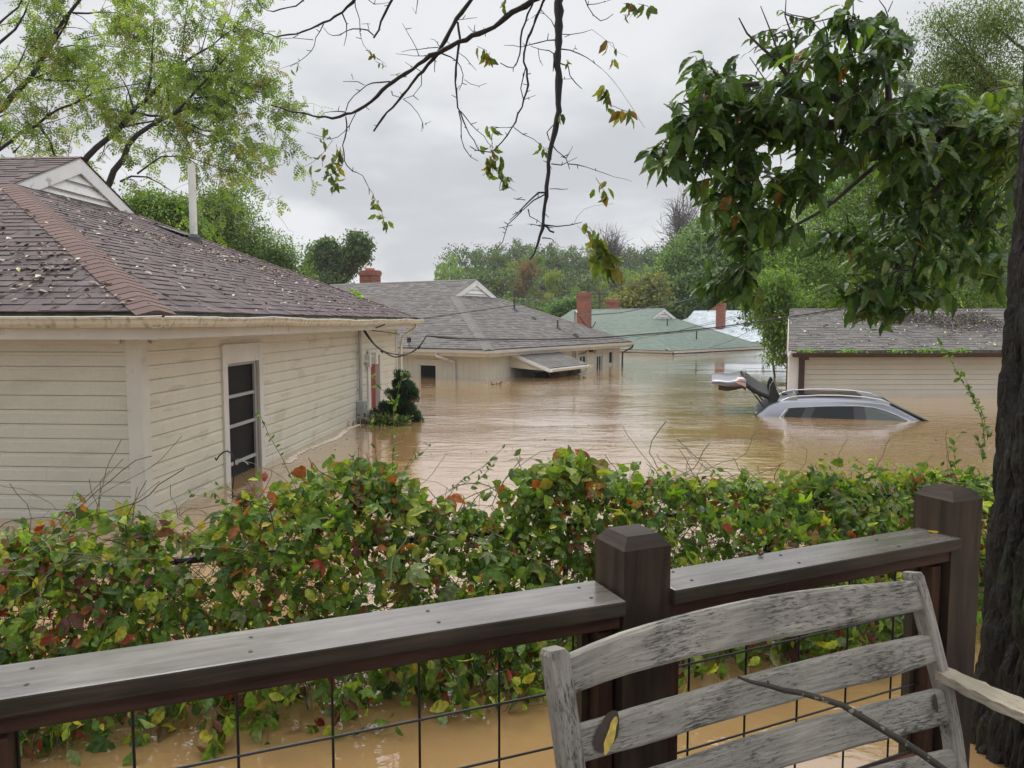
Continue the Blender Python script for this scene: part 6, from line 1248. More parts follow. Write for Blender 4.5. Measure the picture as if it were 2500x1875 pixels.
# right hand side: dark tree behind the green house, light trees behind the shed
E4 = ell_px([(1690, 640, 72, 90, 70), (1760, 600, 72, 90, 70), (1640, 700, 72, 90, 60), (1750, 690, 70, 110, 80), (1830, 640, 72, 80, 90), (1600, 745, 70, 70, 35), (1720, 570, 73, 50, 35), (1810, 560, 73, 60, 40), (1850, 730, 70, 80, 60), (1660, 755, 70, 90, 30)])
crown_tree('spreading_dark_tree', 'large mid green tree behind the ridge of the green roof', E4, (21, 72, -.4), (20.5, 72, 3.5), 34, 3000, 15, .34, pal=[(.075, .13, .042), (.10, .17, .052), (.05, .09, .035), (.14, .19, .065)], w=(5, 4, 3, 1.5), r0=.4, spread=.5, surf=.4, r1=.06)
E4b = ell_px([(1560, 735, 66, 60, 40), (1590, 700, 66, 40, 30), (1530, 760, 66, 40, 25)])
crown_tree('yellowing_tree', 'small yellowing tree between the green roof and the dark tree', E4b, (11.5, 66, -.4), (11.3, 66, 1.4), 35, 700, 12, .30, pal=[(.15, .15, .045), (.10, .12, .04), (.19, .15, .05)], w=(3, 3, 1), r0=.2, spread=.4)
E4c = ell_px([(1385, 752, 60, 30, 16), (1410, 745, 60, 22, 16), (1360, 762, 60, 26, 14)])
crown_tree('small_bush_tree', 'small bright green tree left of the tall brick chimney', E4c, (4.6, 60, -.4), (4.5, 60, 1.0), 36, 350, 12, .26, pal=[(.06, .12, .035), (.08, .15, .04)], w=(1, 1), r0=.12, spread=.3)
E5 = ell_px([(2250, 300, 32, 80, 60), (2170, 360, 32, 60, 60), (2340, 230, 33, 90, 70), (2060, 470, 31, 60, 50), (2300, 330, 32, 120, 80), (2130, 430, 31, 90, 60), (2440, 260, 31, 80, 90), (1850, 640, 30, 50, 50), (2000, 600, 30, 120, 90), (1920, 680, 29, 90, 80), (2120, 560, 30, 120, 100), (2080, 690, 29, 140, 80), (2240, 620, 30, 120, 120), (1900, 590, 30, 60, 60), (2000, 500, 31, 70, 50), (2200, 480, 31, 110, 80), (1960, 740, 28, 80, 40), (2360, 560, 30, 120, 130), (2200, 730, 28, 140, 50), (2380, 720, 28, 120, 60), (2340, 430, 31, 100, 90), (2460, 500, 30, 100, 200)])
crown_tree('feathery_green_tree', 'big light green tree rising behind the shed roof', E5, (14.5, 30, -.4), (14, 29.8, 2.4), 37, 12000, 18, .135, tmpl=T_SLIM, pal=[(.095, .155, .034), (.125, .20, .042), (.062, .105, .026), (.17, .23, .055)], w=(5, 5, 3, 1.5), r0=.35, spread=.28, surf=.55, r1=.03, droop=.7)
E6 = ell_px([(1895, 700, 23.5, 45, 50), (1880, 770, 23.5, 40, 40), (1900, 820, 23.5, 32, 50), (1930, 740, 23.5, 30, 50), (1850, 730, 23.5, 30, 26), (1905, 870, 23.3, 22, 14)])
crown_tree('drooping_tree', 'drooping light green branches touching the water left of the shed', E6, (8.4, 24, -.4), (8.3, 23.8, 1.2), 38, 700, 10, .15, tmpl=T_SLIM, pal=[(.10, .17, .03), (.14, .21, .04), (.07, .12, .025)], w=(4, 3, 3), r0=.03, spread=.16, surf=.6, r1=.012, droop=1.1)
E7 = ell_px([(2260, 300, 13, 60, 50), (2420, 400, 13, 90, 60), (2180, 280, 13, 30, 26), (2420, 60, 12, 120, 90), (2330, 150, 12, 90, 70), (2430, 200, 12, 110, 80), (2250, 190, 12, 40, 36), (2300, 60, 12, 50, 50), (2460, 330, 12, 80, 80), (2370, 290, 12, 70, 50), (2200, 210, 12, 20, 22)])
crown_tree('fine_leaved_tree', 'fine feathery tree crown at the top right behind the dark trunk', E7, (10.6, 12.5, -.4), (9.6, 12.3, 3.0), 39, 2300, 12, .056, tmpl=T_SLIM, pal=[(.09, .125, .045), (.12, .16, .055), (.06, .09, .035)], w=(4, 3, 3), r0=.14, spread=.14, surf=.7, r1=.010, droop=.8)
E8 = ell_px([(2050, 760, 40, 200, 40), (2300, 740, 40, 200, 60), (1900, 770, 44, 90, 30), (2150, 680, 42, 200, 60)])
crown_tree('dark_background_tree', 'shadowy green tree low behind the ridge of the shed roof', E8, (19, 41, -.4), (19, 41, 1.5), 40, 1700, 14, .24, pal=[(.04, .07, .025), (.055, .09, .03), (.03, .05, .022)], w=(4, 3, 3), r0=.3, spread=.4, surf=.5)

# ------------------------------------------------------------------ sparse trees at upper left (behind the brown roof)
def sparse_tree(name, label, base, limbs, seed, nsec, leafy, lsize, group='trees around the flooded street', sc_=3.16, minlen=.9, Yd=0):
    rng = np.random.default_rng(seed); root = empty(name, base, 0, label, 'tree', group); W = Geo(); G = Geo()
    def fin(o): o.parent = root; o.location = tuple(-arr(base)); return o
    pal = [(.17, .235, .045), (.13, .19, .04), (.23, .28, .06), (.25, .21, .07), (.085, .125, .032)]
    for pts, r0, r1, dens in limbs:
        P = np.array([at(x/sc_, y/sc_, Y) if len(q) == 3 and not isinstance(q, np.ndarray) else q for q in pts for x, y, Y in [q]]); d = np.concatenate([[0], np.cumsum(np.linalg.norm(np.diff(P, axis=0), axis=1))]); m = max(5, int(d[-1]/.35)); tt = np.linspace(0, d[-1], m)
        Q = np.stack([np.interp(tt, d, P[:, i]) for i in range(3)], 1); Q[1:-1] = (Q[:-2]+2*Q[1:-1]+Q[2:])/4+rng.normal(size=(m-2, 3))*.025; R = np.linspace(r0, r1, m)*.74; W.tube(Q, R, 7)
        n2 = int(d[-1]*dens*nsec)
        for k in range(n2):
            i = rng.integers(int(m*.15), m); T = unit(Q[min(i+1, m-1)]-Q[max(i-1, 0)]); v = unit(T*.75+rng.normal(size=3)*np.array([.75, .5, .7])+arr((.12, 0, 0))); L = rng.uniform(.6, 1.0)*minlen*(1.9 if r0 > .03 else 1.2)
            q, _ = wiggle(Q[i], v, L, 7, rng, .17, -.02); rr0 = min(R[i]*.5, .022); W.tube(q, np.linspace(rr0*.7, .003, 8), 4, cap=False)
            for j in range(rng.integers(5, 9)):
                a = rng.integers(2, 8); v2 = unit(unit(q[a]-q[a-1])*.6+rng.normal(size=3)*.7); q2, _ = wiggle(q[a], v2, rng.uniform(.25, .7), 4, rng, .2, -.05); W.tube(q2, np.linspace(.005, .0025, 5), 3, cap=False)
                if rng.uniform() > leafy: continue
                nl = rng.integers(3, 8); s = rng.integers(1, 5, nl); X = rng.normal(size=(nl, 3))*.9; X[:, 2] -= .5; X += unit(q2[-1]-q2[0])*.5; Z = rng.normal(size=(nl, 3)); Z[:, 2] += .6
                G.scatter(*T_PIN, q2[s], frames(X, Z), rng.uniform(.7, 1.3, nl)*lsize, np.repeat(cols(rng, 1, pal, [5, 4, 3, 1.3, 2], .2), nl, 0)*(1+rng.normal(size=(nl, 1))*.12))
    fin(W.build('branches', M['twig'], None, smooth=True)); fin(G.build('foliage', M['smallleaf'], None)); return root
Y1 = 20.0
sparse_tree('locust_tree', 'sparse leafed tree leaning right behind the peak of the brown roof', (-12.4, 20.5, -.4),
  [([(-60, 1900, 20.4), (300, 1650, 20.2), (680, 1220, Y1), (800, 1100, Y1), (940, 960, Y1), (1040, 860, Y1), (1170, 720, Y1), (1300, 590, Y1), (1400, 480, Y1), (1550, 410, Y1), (1700, 300, Y1), (1820, 210, Y1)], .17, .015, .8),
   ([(700, 1700, 20.3), (880, 1350, 20), (940, 1230, 19.8), (1000, 1110, 19.7), (1080, 1020, 19.6), (1150, 960, 19.6), (1290, 920, 19.5), (1400, 830, 19.5), (1500, 710, 19.5), (1620, 560, 19.5), (1750, 440, 19.4)], .14, .015, .9),
   ([(1050, 870, 20), (1200, 885, 19.8), (1340, 900, 19.7), (1450, 950, 19.6), (1540, 1000, 19.6), (1700, 1030, 19.5), (1850, 1060, 19.5), (2000, 1010, 19.5)], .05, .008, 1.6),
   ([(940, 980, 20), (1050, 955, 20.2), (1200, 930, 20.4), (1350, 890, 20.5)], .05, .012, .8), ([(1300, 900, 19.5), (1380, 960, 19.4), (1500, 1000, 19.4), (1600, 1060, 19.3), (1720, 1100, 19.3), (1900, 1150, 19.3)], .03, .006, 1.5),
   ([(1400, 790, 20), (1450, 820, 20), (1560, 860, 20), (1700, 900, 20), (1850, 860, 20), (2050, 900, 20)], .03, .006, 1.6), ([(1500, 760, 19.5), (1650, 740, 19.5), (1800, 700, 19.5), (1950, 760, 19.5), (2080, 860, 19.5)], .03, .006, 1.6),
   ([(1040, 860, 20), (1010, 790, 20), (980, 700, 20), (960, 650, 20), (900, 560, 20)], .04, .01, 1.2), ([(1130, 740, 20), (1160, 600, 20), (1180, 400, 20), (1190, 150, 20), (1200, -40, 20)], .05, .01, 1.2), ([(1400, 480, 20), (1420, 300, 20), (1440, 100, 20), (1460, -50, 20)], .03, .008, 1.3), ([(1550, 410, 20), (1620, 200, 20), (1650, 0, 20)], .02, .006, 1.5), ([(1700, 300, 20), (1760, 120, 20), (1800, -20, 20)], .02, .006, 1.5),
   ([(930, 1400, 19.7), (1050, 1360, 19.5), (1150, 1350, 19.3), (1260, 1420, 19.2), (1350, 1500, 19.2), (1450, 1540, 19.2)], .04, .006, .9), ([(1060, 1340, 19.6), (1200, 1220, 19.4), (1330, 1180, 19.3), (1450, 1210, 19.2), (1560, 1290, 19.2), (1650, 1400, 19.2)], .035, .005, .8), ([(1450, 1210, 19.2), (1600, 1260, 19.2), (1720, 1300, 19.2), (1850, 1350, 19.2), (1980, 1370, 19.2)], .016, .004, .8), ([(1290, 560, 20), (1500, 520, 20), (1700, 560, 20), (1900, 640, 20)], .03, .006, 1.4), ([(1300, 700, 20), (1400, 690, 20), (1600, 640, 20), (1800, 580, 20)], .03, .006, 1.2)],
  51, 2.8, .78, .22)
sparse_tree('tall_locust_tree', 'tall sparse leafed tree reaching in from the upper left corner', (-14.6, 20.5, -.4),
  [([(-700, 1900, 20.5), (-300, 1400, 20.3), (0, 1140, 20), (180, 1030, 20), (300, 960, 20), (430, 850, 20), (600, 770, 20), (770, 690, 20), (980, 675, 20), (1100, 640, 20)], .11, .012, 1.0),
   ([(-500, 1500, 21), (-200, 1000, 21), (0, 830, 21), (130, 700, 21), (250, 590, 21), (290, 500, 21), (350, 380, 21), (430, 250, 21), (560, 80, 21), (640, -30, 21)], .16, .05, 1.1), ([(300, 530, 21), (380, 400, 21), (470, 220, 21), (600, 30, 21), (640, -30, 21)], .05, .03, .5),
   ([(-300, 900, 20.5), (0, 640, 20.5), (110, 530, 20.5), (200, 430, 20.5), (230, 300, 20.5)], .06, .012, 1.3), ([(-200, 500, 20.5), (0, 350, 20.5), (90, 250, 20.5), (180, 140, 20.5), (240, -30, 20.5)], .07, .02, 1.2), ([(-100, 300, 20), (0, 160, 20), (110, 80, 20), (180, -20, 20)], .05, .02, 1),
   ([(250, 600, 21), (400, 620, 21), (540, 630, 21), (700, 630, 21), (850, 650, 21)], .05, .008, 1.4), ([(300, 960, 20), (350, 1050, 20), (400, 1150, 20), (430, 1220, 20)], .05, .03, .9), ([(770, 700, 20), (860, 760, 20), (930, 820, 20), (930, 900, 20)], .02, .006, 1.2), ([(560, 100, 21), (700, 80, 21), (850, 120, 21), (1000, 60, 21)], .04, .01, 1.5), ([(420, 380, 21), (560, 350, 21), (750, 340, 21), (950, 370, 21)], .03, .006, 1.5), ([(600, 310, 21), (750, 270, 21), (940, 260, 21), (1060, 290, 21)], .02, .005, 1.2), ([(100, 1180, 20), (170, 1080, 20), (260, 1050, 20)], .03, .006, 1.3), ([(0, 900, 20), (100, 850, 20), (160, 950, 20)], .03, .006, 1.6)],
  52, 2.8, .82, .22)

# ------------------------------------------------------------------ wooded hill: individual trees
def hill_variant(seed, kind):
    rng = np.random.default_rng(seed); G = Geo(); W = Geo()
    if kind == 'bare':
        for k in range(150):
            a = rng.uniform(0, 2*PI); p = (0, 0, rng.uniform(.25, .7)); v = (math.cos(a)*.5, math.sin(a)*.5, 1); q, _ = wiggle(p, v, rng.uniform(.2, .45), 5, rng, .2); W.tube(q, np.linspace(.006, .0016, 6), 3, (1.6, 1.6, 1.6), cap=False)
            for j in range(5): q2, _ = wiggle(q[rng.integers(1, 5)], np.array(v)+rng.normal(size=3)*.8, .16, 3, rng, .2); W.tube(q2, [.0022, .0018, .0014, .001], 3, (1.6, 1.6, 1.6), cap=False)
        W.tube([(0, 0, -.1), (.01, 0, .3), (0, 0, .8)], [.02, .015, .004], 6); return W, None
    ells = []; n = 9 if kind == 'round' else 7
    for k in range(n):
        a = 2*PI*k/n+rng.uniform(-.4, .4); z = rng.uniform(.38, .82) if kind == 'round' else rng.uniform(.3, .88); r = (.30 if kind == 'round' else .17)*math.sqrt(max(.1, 1-((z-.55)/.5)**2))
        ells.append(((math.cos(a)*r, math.sin(a)*r, z), (rng.uniform(.14, .20), rng.uniform(.14, .20), rng.uniform(.10, .17))))
    ells += [((0, 0, .80), (.20, .20, .17)), ((0, 0, .45), (.26, .26, .25))]
    mass(G, ells, 760, 7, .036, T_DIA, [(1.1, 1.1, .9), (1.4, 1.36, 1.0), (.85, .88, .75), (1.7, 1.6, 1.15)], (5, 4, 4, 1), rng, .013, .2, .35, .16)
    W.tube([(0, 0, -.1), (.01, 0, .3), (0, 0, .62)], [.028, .02, .008], 6)
    for c, r in ells: W.tube([(0, 0, .25), arr(c)*.6+arr((0, 0, .1)), c], [.012, .008, .003], 4, cap=False)
    return W, G
VARS = []
for i, kd in enumerate(['round', 'round', 'round', 'tall', 'tall', 'bare']):
    W, G = hill_variant(70+i, kd); VARS.append((W, G, kd))
HV = {}
def hill_tree(var, px, top, Y, wpx, tint, label, tall=None):
    p = at(px, top, Y); x = p[0]; zb = hill_z(x, Y)-.3; Hh = p[2]-zb; wd = wpx*Y/F_PX
    W, G, kd = VARS[var]
    if var not in HV:
        root = empty('bare_tree' if kd == 'bare' else 'hill_tree', (0, 0, 0)); t = W.build('trunk', M['branch'], root); 
        cr = G.build('crown', M['farleaf'], root) if G else None; HV[var] = root; o = root
    else: o = copy_tree(HV[var])
    ch = [q for q in C.objects if q.parent == o]
    for q in ch: q.color = (*tint, 1)
    o.location = (x, Y, zb); base_w = .84 if kd == 'round' else (.62 if kd == 'tall' else .5); o.scale = (wd/base_w, wd/base_w, Hh); o.rotation_euler = (0, 0, (px*7.3) % 6.28)
    tag(o, label, 'tree', 'trees on the wooded hill'); return o
rr = random.Random(77)
tints = {'mid green': (0.118, 0.189, 0.052), 'dark green': (0.078, 0.132, 0.046), 'olive green': (0.168, 0.201, 0.062), 'light green': (0.162, 0.248, 0.062), 'blue green': (0.095, 0.147, 0.062), 'yellow green': (0.213, 0.248, 0.070), 'reddish brown': (.17, .115, .085)}
sky = [(0, 1100, 610, 118, 82, 'light green'), (1, 1165, 602, 135, 60, 'dark green'), (2, 1215, 590, 150, 64, 'mid green'), (0, 1262, 575, 160, 72, 'blue green'), (1, 1300, 592, 140, 60, 'mid green'), (2, 1345, 586, 162, 66, 'blue green'), (0, 1395, 592, 165, 60, 'dark green'), (1, 1440, 598, 165, 60, 'mid green'),
       (2, 1490, 604, 168, 60, 'olive green'), (0, 1540, 598, 172, 66, 'blue green'), (1, 1585, 594, 172, 60, 'dark green'), (2, 1635, 586, 170, 66, 'olive green'), (0, 1690, 580, 170, 70, 'mid green'), (5, 1490, 562, 120, 100, 'x'), (5, 1665, 478, 125, 110, 'x')]
order = ['first', 'second', 'third', 'fourth', 'fifth', 'sixth', 'seventh', 'eighth', 'ninth', 'tenth', 'eleventh', 'twelfth', 'thirteenth']
for i, (v, px, top, Y, w, c) in enumerate(sky):
    if c == 'x': hill_tree(v, px, top, Y, w, (.3, .27, .25), ['leafless grey tree sticking up from the middle of the wooded hill', 'tall leafless grey tree behind the right end of the hill'][i-13])
    else: hill_tree(v, px, top, Y, w, tints[c], f'{c} tree on the hill skyline, {order[i]} from the left')
hill_tree(4, 1290, 632, 100, 78, tints['reddish brown'], 'reddish brown dead tree in the middle of the green hillside')
rows = [('upper', 640, 128, 62, [1120, 1185, 1245, 1330, 1392, 1450, 1515, 1580, 1640]), ('middle', 672, 108, 66, [1150, 1215, 1270, 1345, 1405, 1465, 1530, 1600]), ('lower', 704, 92, 58, [1185, 1240, 1300, 1355, 1415, 1475, 1540]), ('lowest', 735, 84, 46, [1235, 1285, 1335, 1385, 1440, 1500])]
for nm, top, Y, w, xs in rows:
    for i, x in enumerate(xs):
        c = rr.choice(['mid green', 'light green', 'olive green', 'dark green', 'light green', 'mid green', 'blue green', 'yellow green']); v = rr.choice([0, 1, 2, 0, 1, 3, 4])
        hill_tree(v, x+rr.uniform(-12, 12), top+rr.uniform(-16, 12), Y+rr.uniform(-4, 6), w*rr.uniform(1.0, 1.35)*(1 if v < 3 else .8), tints[c], f'{c} tree in the {nm} row of the wooded hillside, {order[i]} from the left')
# undergrowth that closes the gaps low on the hill
rng = np.random.default_rng(8); G = Geo()
ue = [(at(x, 760, 82+rng.uniform(0, 20)), (3.2, 3, rng.uniform(1.2, 2.4))) for x in range(1190, 1700, 34)]+[(at(x, 700, 100+rng.uniform(0, 20)), (4, 3, rng.uniform(2, 3.4))) for x in range(1140, 1700, 40)]+[(at(x, 640, 150+rng.uniform(0, 8)), (5, 3, 3.5)) for x in range(1120, 1700, 50)]
mass(G, ue, 3600, 9, .5, T_DIA, [(.05, .08, .03), (.075, .10, .035), (.035, .055, .025)], (4, 3, 3), rng, .5, .2, .5)
tag(G.build('undergrowth', M['smallleaf']), 'dense green undergrowth between the trees of the hillside', kind='stuff')

# ------------------------------------------------------------------ shrub at the far corner of the brown roofed house
def bush():
    rng = np.random.default_rng(61); b = (-1.93, 13.35, 0)
    root = empty('evergreen_shrub', b, 0, 'dark evergreen shrub rising from the water at the far house corner', 'shrub'); G = Geo(); W = Geo()
    def fin(o): o.parent = root; o.location = tuple(-arr(b)); return o
    K = lambda x, y, Y=13.35: at(820+x/5.186, 740+y/5.186, Y)
    cl = [((820, 940), .13), ((790, 1000), .12), ((860, 1010), .12), ((930, 1010), .07), ((780, 1080), .14), ((870, 1090), .16), ((940, 1070), .13), ((1000, 1120), .12), ((960, 1180), .12), ((760, 1180), .12), ((850, 1200), .14), ((1010, 1170), .08), ((690, 1130), .06), ((660, 1310), .16), ((740, 1290), .14), ((830, 1300), .16), ((600, 1300), .10), ((900, 1330), .13), ((970, 1350), .12), ((1000, 1440), .14), ((930, 1440), .14), ((1040, 1460), .08), ((700, 1400), .16), ((550, 1400), .12), ((800, 1420), .12), ((620, 1440), .14)]
    root_p = K(800, 1520)
    for (x, y), r in [((x+rng.normal()*22, y+rng.normal()*22), r*rng.uniform(.38, .72)) for (x, y), r in cl for _ in range(4)]:
        c = K(x, y, 13.35+rng.uniform(-.22, .22)); n = int(420*(r/.12)**2)+60; d = rng.normal(size=(n, 3)); d /= np.linalg.norm(d, axis=1)[:, None]; P = c+d*(rng.uniform(0, 1, n)**.4)[:, None]*r*arr((1, 1, .85))
        X = d*.8+rng.normal(size=(n, 3))*.5; X[:, 2] += .5; G.scatter(*T_SLIM, P, frames(X, rng.normal(size=(n, 3))+d), rng.uniform(.028, .055, n), cols(rng, n, [(.012, .034, .018), (.018, .05, .024), (.03, .07, .03)], [5, 3, 1], .2))
        W.tube([root_p, (root_p+c)/2+rng.normal(size=3)*.04, c], [.018, .012, .006], 5, cap=False)
    fin(W.build('stem', M['branch'], None)); fin(G.build('foliage', M['smallleaf'], None))
    b2 = (-2.15, 12.75, 0); r2 = empty('variegated_shrub', b2, 0, 'small cream edged shrub at the waterline in front of the evergreen', 'shrub'); G = Geo(); W = Geo()
    for (x, y), r, n in (((590, 1500), .16, 170), ((680, 1540), .17, 190), ((800, 1540), .14, 150), ((800, 1470), .09, 70), ((540, 1480), .09, 60), ((640, 1470), .08, 50), ((900, 1480), .08, 40)):
        c = K(x, y, 12.75); d = rng.normal(size=(n, 3)); P = c+d*r*.45*arr((1, 1, .8)); P[:, 2] = np.maximum(P[:, 2], .01)
        X = d*.5+rng.normal(size=(n, 3))*.6; X[:, 2] += .5; G.scatter(*T_OVAL, P, frames(X, rng.normal(size=(n, 3))+arr((0, 0, .7))), rng.uniform(.04, .07, n), cols(rng, n, [(.07, .10, .04), (.22, .22, .10), (.04, .07, .025)], [3, 1.4, 2], .2)); W.tube([c-arr((0, 0, r+.1)), c], [.006, .003], 4)
    o = W.build('stem', M['branch'], None); o.parent = r2; o.location = tuple(-arr(b2)); o = G.build('foliage', M['smallleaf'], None); o.parent = r2; o.location = tuple(-arr(b2))
    b3 = tuple(K(440, 1500, 12.9)*arr((1, 1, 0))); G = Geo(); c = arr(b3); n = 300; P = c+rng.normal(size=(n, 3))*arr((.17, .10, .035))+arr((.0, 0, .03)); G.scatter(*T_SLIM, P, rects(n, rng), rng.uniform(.03, .09, n), cols(rng, n, [(.05, .03, .02), (.09, .055, .03), (.03, .05, .02)], [4, 3, 2]))
    tag(G.build('flood_debris', M['litter'], loc=b3), 'brown clump of flood debris caught against the meter box', 'debris')
bush()

# ------------------------------------------------------------------ leaf litter on the roofs
def litter(name, label, frame_fn, n, dens, sizes, pal, w, seed, mx=9):
    rng = np.random.default_rng(seed); G = Geo(); P = []; 
    while len(P) < n:
        u, v = rng.uniform(0, 1, 2)
        if rng.uniform() < dens(u, v): P.append(frame_fn(u, v, rng.uniform(.004, .022)))
    P = np.array(P); X = rng.normal(size=(n, 3)); X[:, 2] *= .4; Z = rng.normal(size=(n, 3))*.35; Z[:, 2] += 1.0
    G.scatter(*T_OVAL, P, frames(X, Z), rng.uniform(*sizes, n), cols(rng, n, pal, w, .2)); return tag(G.build(name, M['litter']), label, kind='stuff')
LP = [(.34, .27, .23), (.46, .41, .33), (.45, .40, .12), (.12, .07, .055), (.24, .15, .13), (.25, .33, .12)]
def lh_front(u, v, h): x = .2-6.2*u; y = -.35+4.2*v; return lh_world(x, y, 1.83+.4485*(y+.4)+h+.012)
def dF(u, v):
    x = .2-6.2*u; y = -.35+4.2*v
    if x > -(y+.4)*1.05+.25: return 0
    b = .10+.9*math.exp(-((y-.55-.12*(-x-2))/.42)**2)*(1 if x < -.9 else .25)+.25*math.exp(-(y/.3)**2)
    return b*(.5+.8*max(0, mnoise.noise(Vector((x*1.6, y*1.6, 3)))+.2))
litter('roof_leaf_litter', 'fallen pale and brown leaves lying on the front slope of the brown roof', lh_front, 1500, dF, (.035, .085), LP, [5, 3, 1, 6, 3, .4], 91)
def lh_side(u, v, h): x = .35-4.0*v; y = -.3+10.6*u; return lh_world(x, y, 1.83+.4268*(.4-x)+h+.012)
def dS(u, v):
    x = .35-4.0*v; y = -.3+10.6*u; d_ = min(y+.4, 10.4-y)
    if .4-x > d_*.95: return 0
    band = math.exp(-((v-(.62-.055*(y-4.5)))/.085)**2)*(1 if 3.5 < y < 10 else 0)
    return .05+.9*band*max(0, mnoise.noise(Vector((x*2, y*2, 7)))+.25)
litter('roof_leaf_litter', 'fallen leaves and twig bits scattered on the right slope of the brown roof', lh_side, 900, dS, (.03, .075), LP, [6, 4, 1, 7, 3, .3], 92)
def gh_front(u, v, h):
    a = math.radians(31.7); x = -14*u; y = -.3+5*v; z = .93+.4485*(y+.4)+.02; return np.array([-.81+x*math.cos(a)+y*math.sin(a), 22.87-x*math.sin(a)+y*math.cos(a), z])
litter('roof_leaf_litter', 'few pale leaves on the grey roof', gh_front, 60, lambda u, v: 1 if u > .1+v*.3 else 0, (.05, .10), LP, [2, 5, 1, 0, 0, 0], 93)
def sh_fr(u, v, h): x = .1+6.2*u; y = -.28+2.85*v; return shed_w(x+.3*v, y, 1.06+1.04*(y+.32)/3.0+h+.012)
litter('roof_leaf_litter', 'pale yellow leaves dotted over the shed roof', sh_fr, 520, lambda u, v: .35+.5*u, (.035, .085), [(.5, .47, .30), (.45, .44, .14), (.32, .27, .22)], [3, 2, 2], 94)
def pile():
    rng = np.random.default_rng(95); c = shed_w(4.4, 1.45, 1.75); G = Geo(); W = Geo()
    def onroof(x, y, h): return shed_w(x, y, 1.06+1.04*(y+.32)/3.0+h)
    K = lambda x, y: ((x-(-60))/0, 0)
    n = 1500; u = rng.uniform(0, 1, n); x = 3.15+3.1*u; yc = 1.80-.22*u+.25*np.sin(u*9)*.4; y = yc+rng.normal(size=n)*(.16+.34*u); 
    m = (y < 2.5) & (y > .2); x, y = x[m], y[m]; n = len(x); h = np.abs(rng.normal(size=n))*.05
    P = np.array([onroof(a, b, c_+.02) for a, b, c_ in zip(x, y, h)]); G.scatter(*T_OVAL, P, rects(n, rng, up=1.2), rng.uniform(.03, .075, n), cols(rng, n, [(.085, .045, .035), (.12, .07, .05), (.05, .03, .025), (.35, .32, .22), (.20, .30, .08)], [5, 4, 4, 1, .6]))
    for k in range(230):
        a = rng.uniform(3.0, 6.2); b = np.clip(1.85-.12*(a-3)+rng.normal()*.33, .15, 2.5); L = rng.uniform(.12, .5); t = rng.normal()*.5+ (PI if rng.uniform() < .5 else 0); pts = []
        for j in range(5):
            f = j/4-.5; pts.append(onroof(a+math.cos(t)*L*f+rng.normal()*.012, np.clip(b+math.sin(t)*L*f+rng.normal()*.012, 0, 2.6), .03+rng.uniform(0, .04)))
        W.tube(pts, np.linspace(.009, .003, 5)*rng.uniform(.5, 1.3), 4, cap=False)
    for pts, r in (([(4.9, 1.55), (4.75, 1.2), (4.55, .85), (4.3, .55), (4.05, .42)], .022), ([(2.6, 1.62), (3.0, 1.58), (3.4, 1.68)], .008), ([(3.5, 1.95), (3.75, 1.75), (3.9, 1.5)], .014), ([(3.95, 1.95), (4.15, 1.65), (4.35, 1.35), (4.4, 1.1)], .012), ([(2.9, 1.0), (3.2, .85), (3.5, .72)], .012), ([(4.9, 1.0), (5.3, .95), (5.6, .9)], .012), ([(5.2, 1.9), (5.6, 2.1), (6.0, 2.2)], .014), ([(1.95, .35), (2.1, .38)], .01), ([(1.35, 1.15), (1.45, 1.25), (1.5, 1.22)], .02)):
        W.tube([onroof(a, b, .06) for a, b in pts], np.linspace(r, r*.4, len(pts)), 6)
    root = empty('branch_pile', tuple(c), 0, 'tangle of fallen branches and dead leaves on the shed roof', 'branch pile')
    for g_, nm, m_ in ((W, 'twigs', 'branch'), (G, 'dead_leaves', 'litter')): o = g_.build(nm, M[m_], None); o.parent = root; o.location = tuple(-c)
pile()
wd = ['left end of the shed gutter', 'shed gutter, second clump from the left', 'shed gutter, third clump from the left', 'shed gutter below the branch pile', 'shed gutter right of the biggest clump', 'shed gutter near the dark trunk', 'right end of the shed gutter beside the trunk']
for i, x in enumerate((.35, 1.28, 2.45, 3.10, 3.95, 5.35, 5.6)):
    rng = np.random.default_rng(200+i); s = (.24, .26, .2, .30, .28, .12, .16)[i]; c = shed_w(x, -.42, 1.02); n = int(260*s); G = Geo(); P = c+rng.normal(size=(n, 3))*arr((s*.55, .03, .028+.03*(i == 3)))+arr((0, 0, .02)); G.scatter(*T_HEART, P, rects(n, rng, up=1), rng.uniform(.03, .06, n), cols(rng, n, [(.12, .24, .03), (.17, .30, .04), (.08, .16, .03)], [1, 1, 1]))
    tag(G.build('gutter_weed', M['smallleaf'], loc=tuple(c)), 'bright green weeds growing in the '+wd[i] if i < 3 or i > 5 else 'bright green weeds in the '+wd[i], 'weed', 'weeds growing in the shed gutter')
# sprig on the brown roof
rng = np.random.default_rng(7); c = lh_world(-.55, 9.0, 2.27); n = 40; G = Geo(); P = c+np.outer(rng.uniform(-1, 1, n), lh_world(.30, -.55, -.13)-lh_world(0, 0, 0))*.75+rng.normal(size=(n, 3))*.03+arr((0, 0, .03)); G.scatter(*T_OVAL, P, rects(n, rng, up=1), rng.uniform(.06, .10, n), cols(rng, n, [(.20, .30, .06), (.14, .23, .05)], [1, 1])); tag(G.build('green_sprig', M['smallleaf'], loc=tuple(c)), 'fresh green leafy sprig fallen on the brown roof near the far eave', 'sprig')
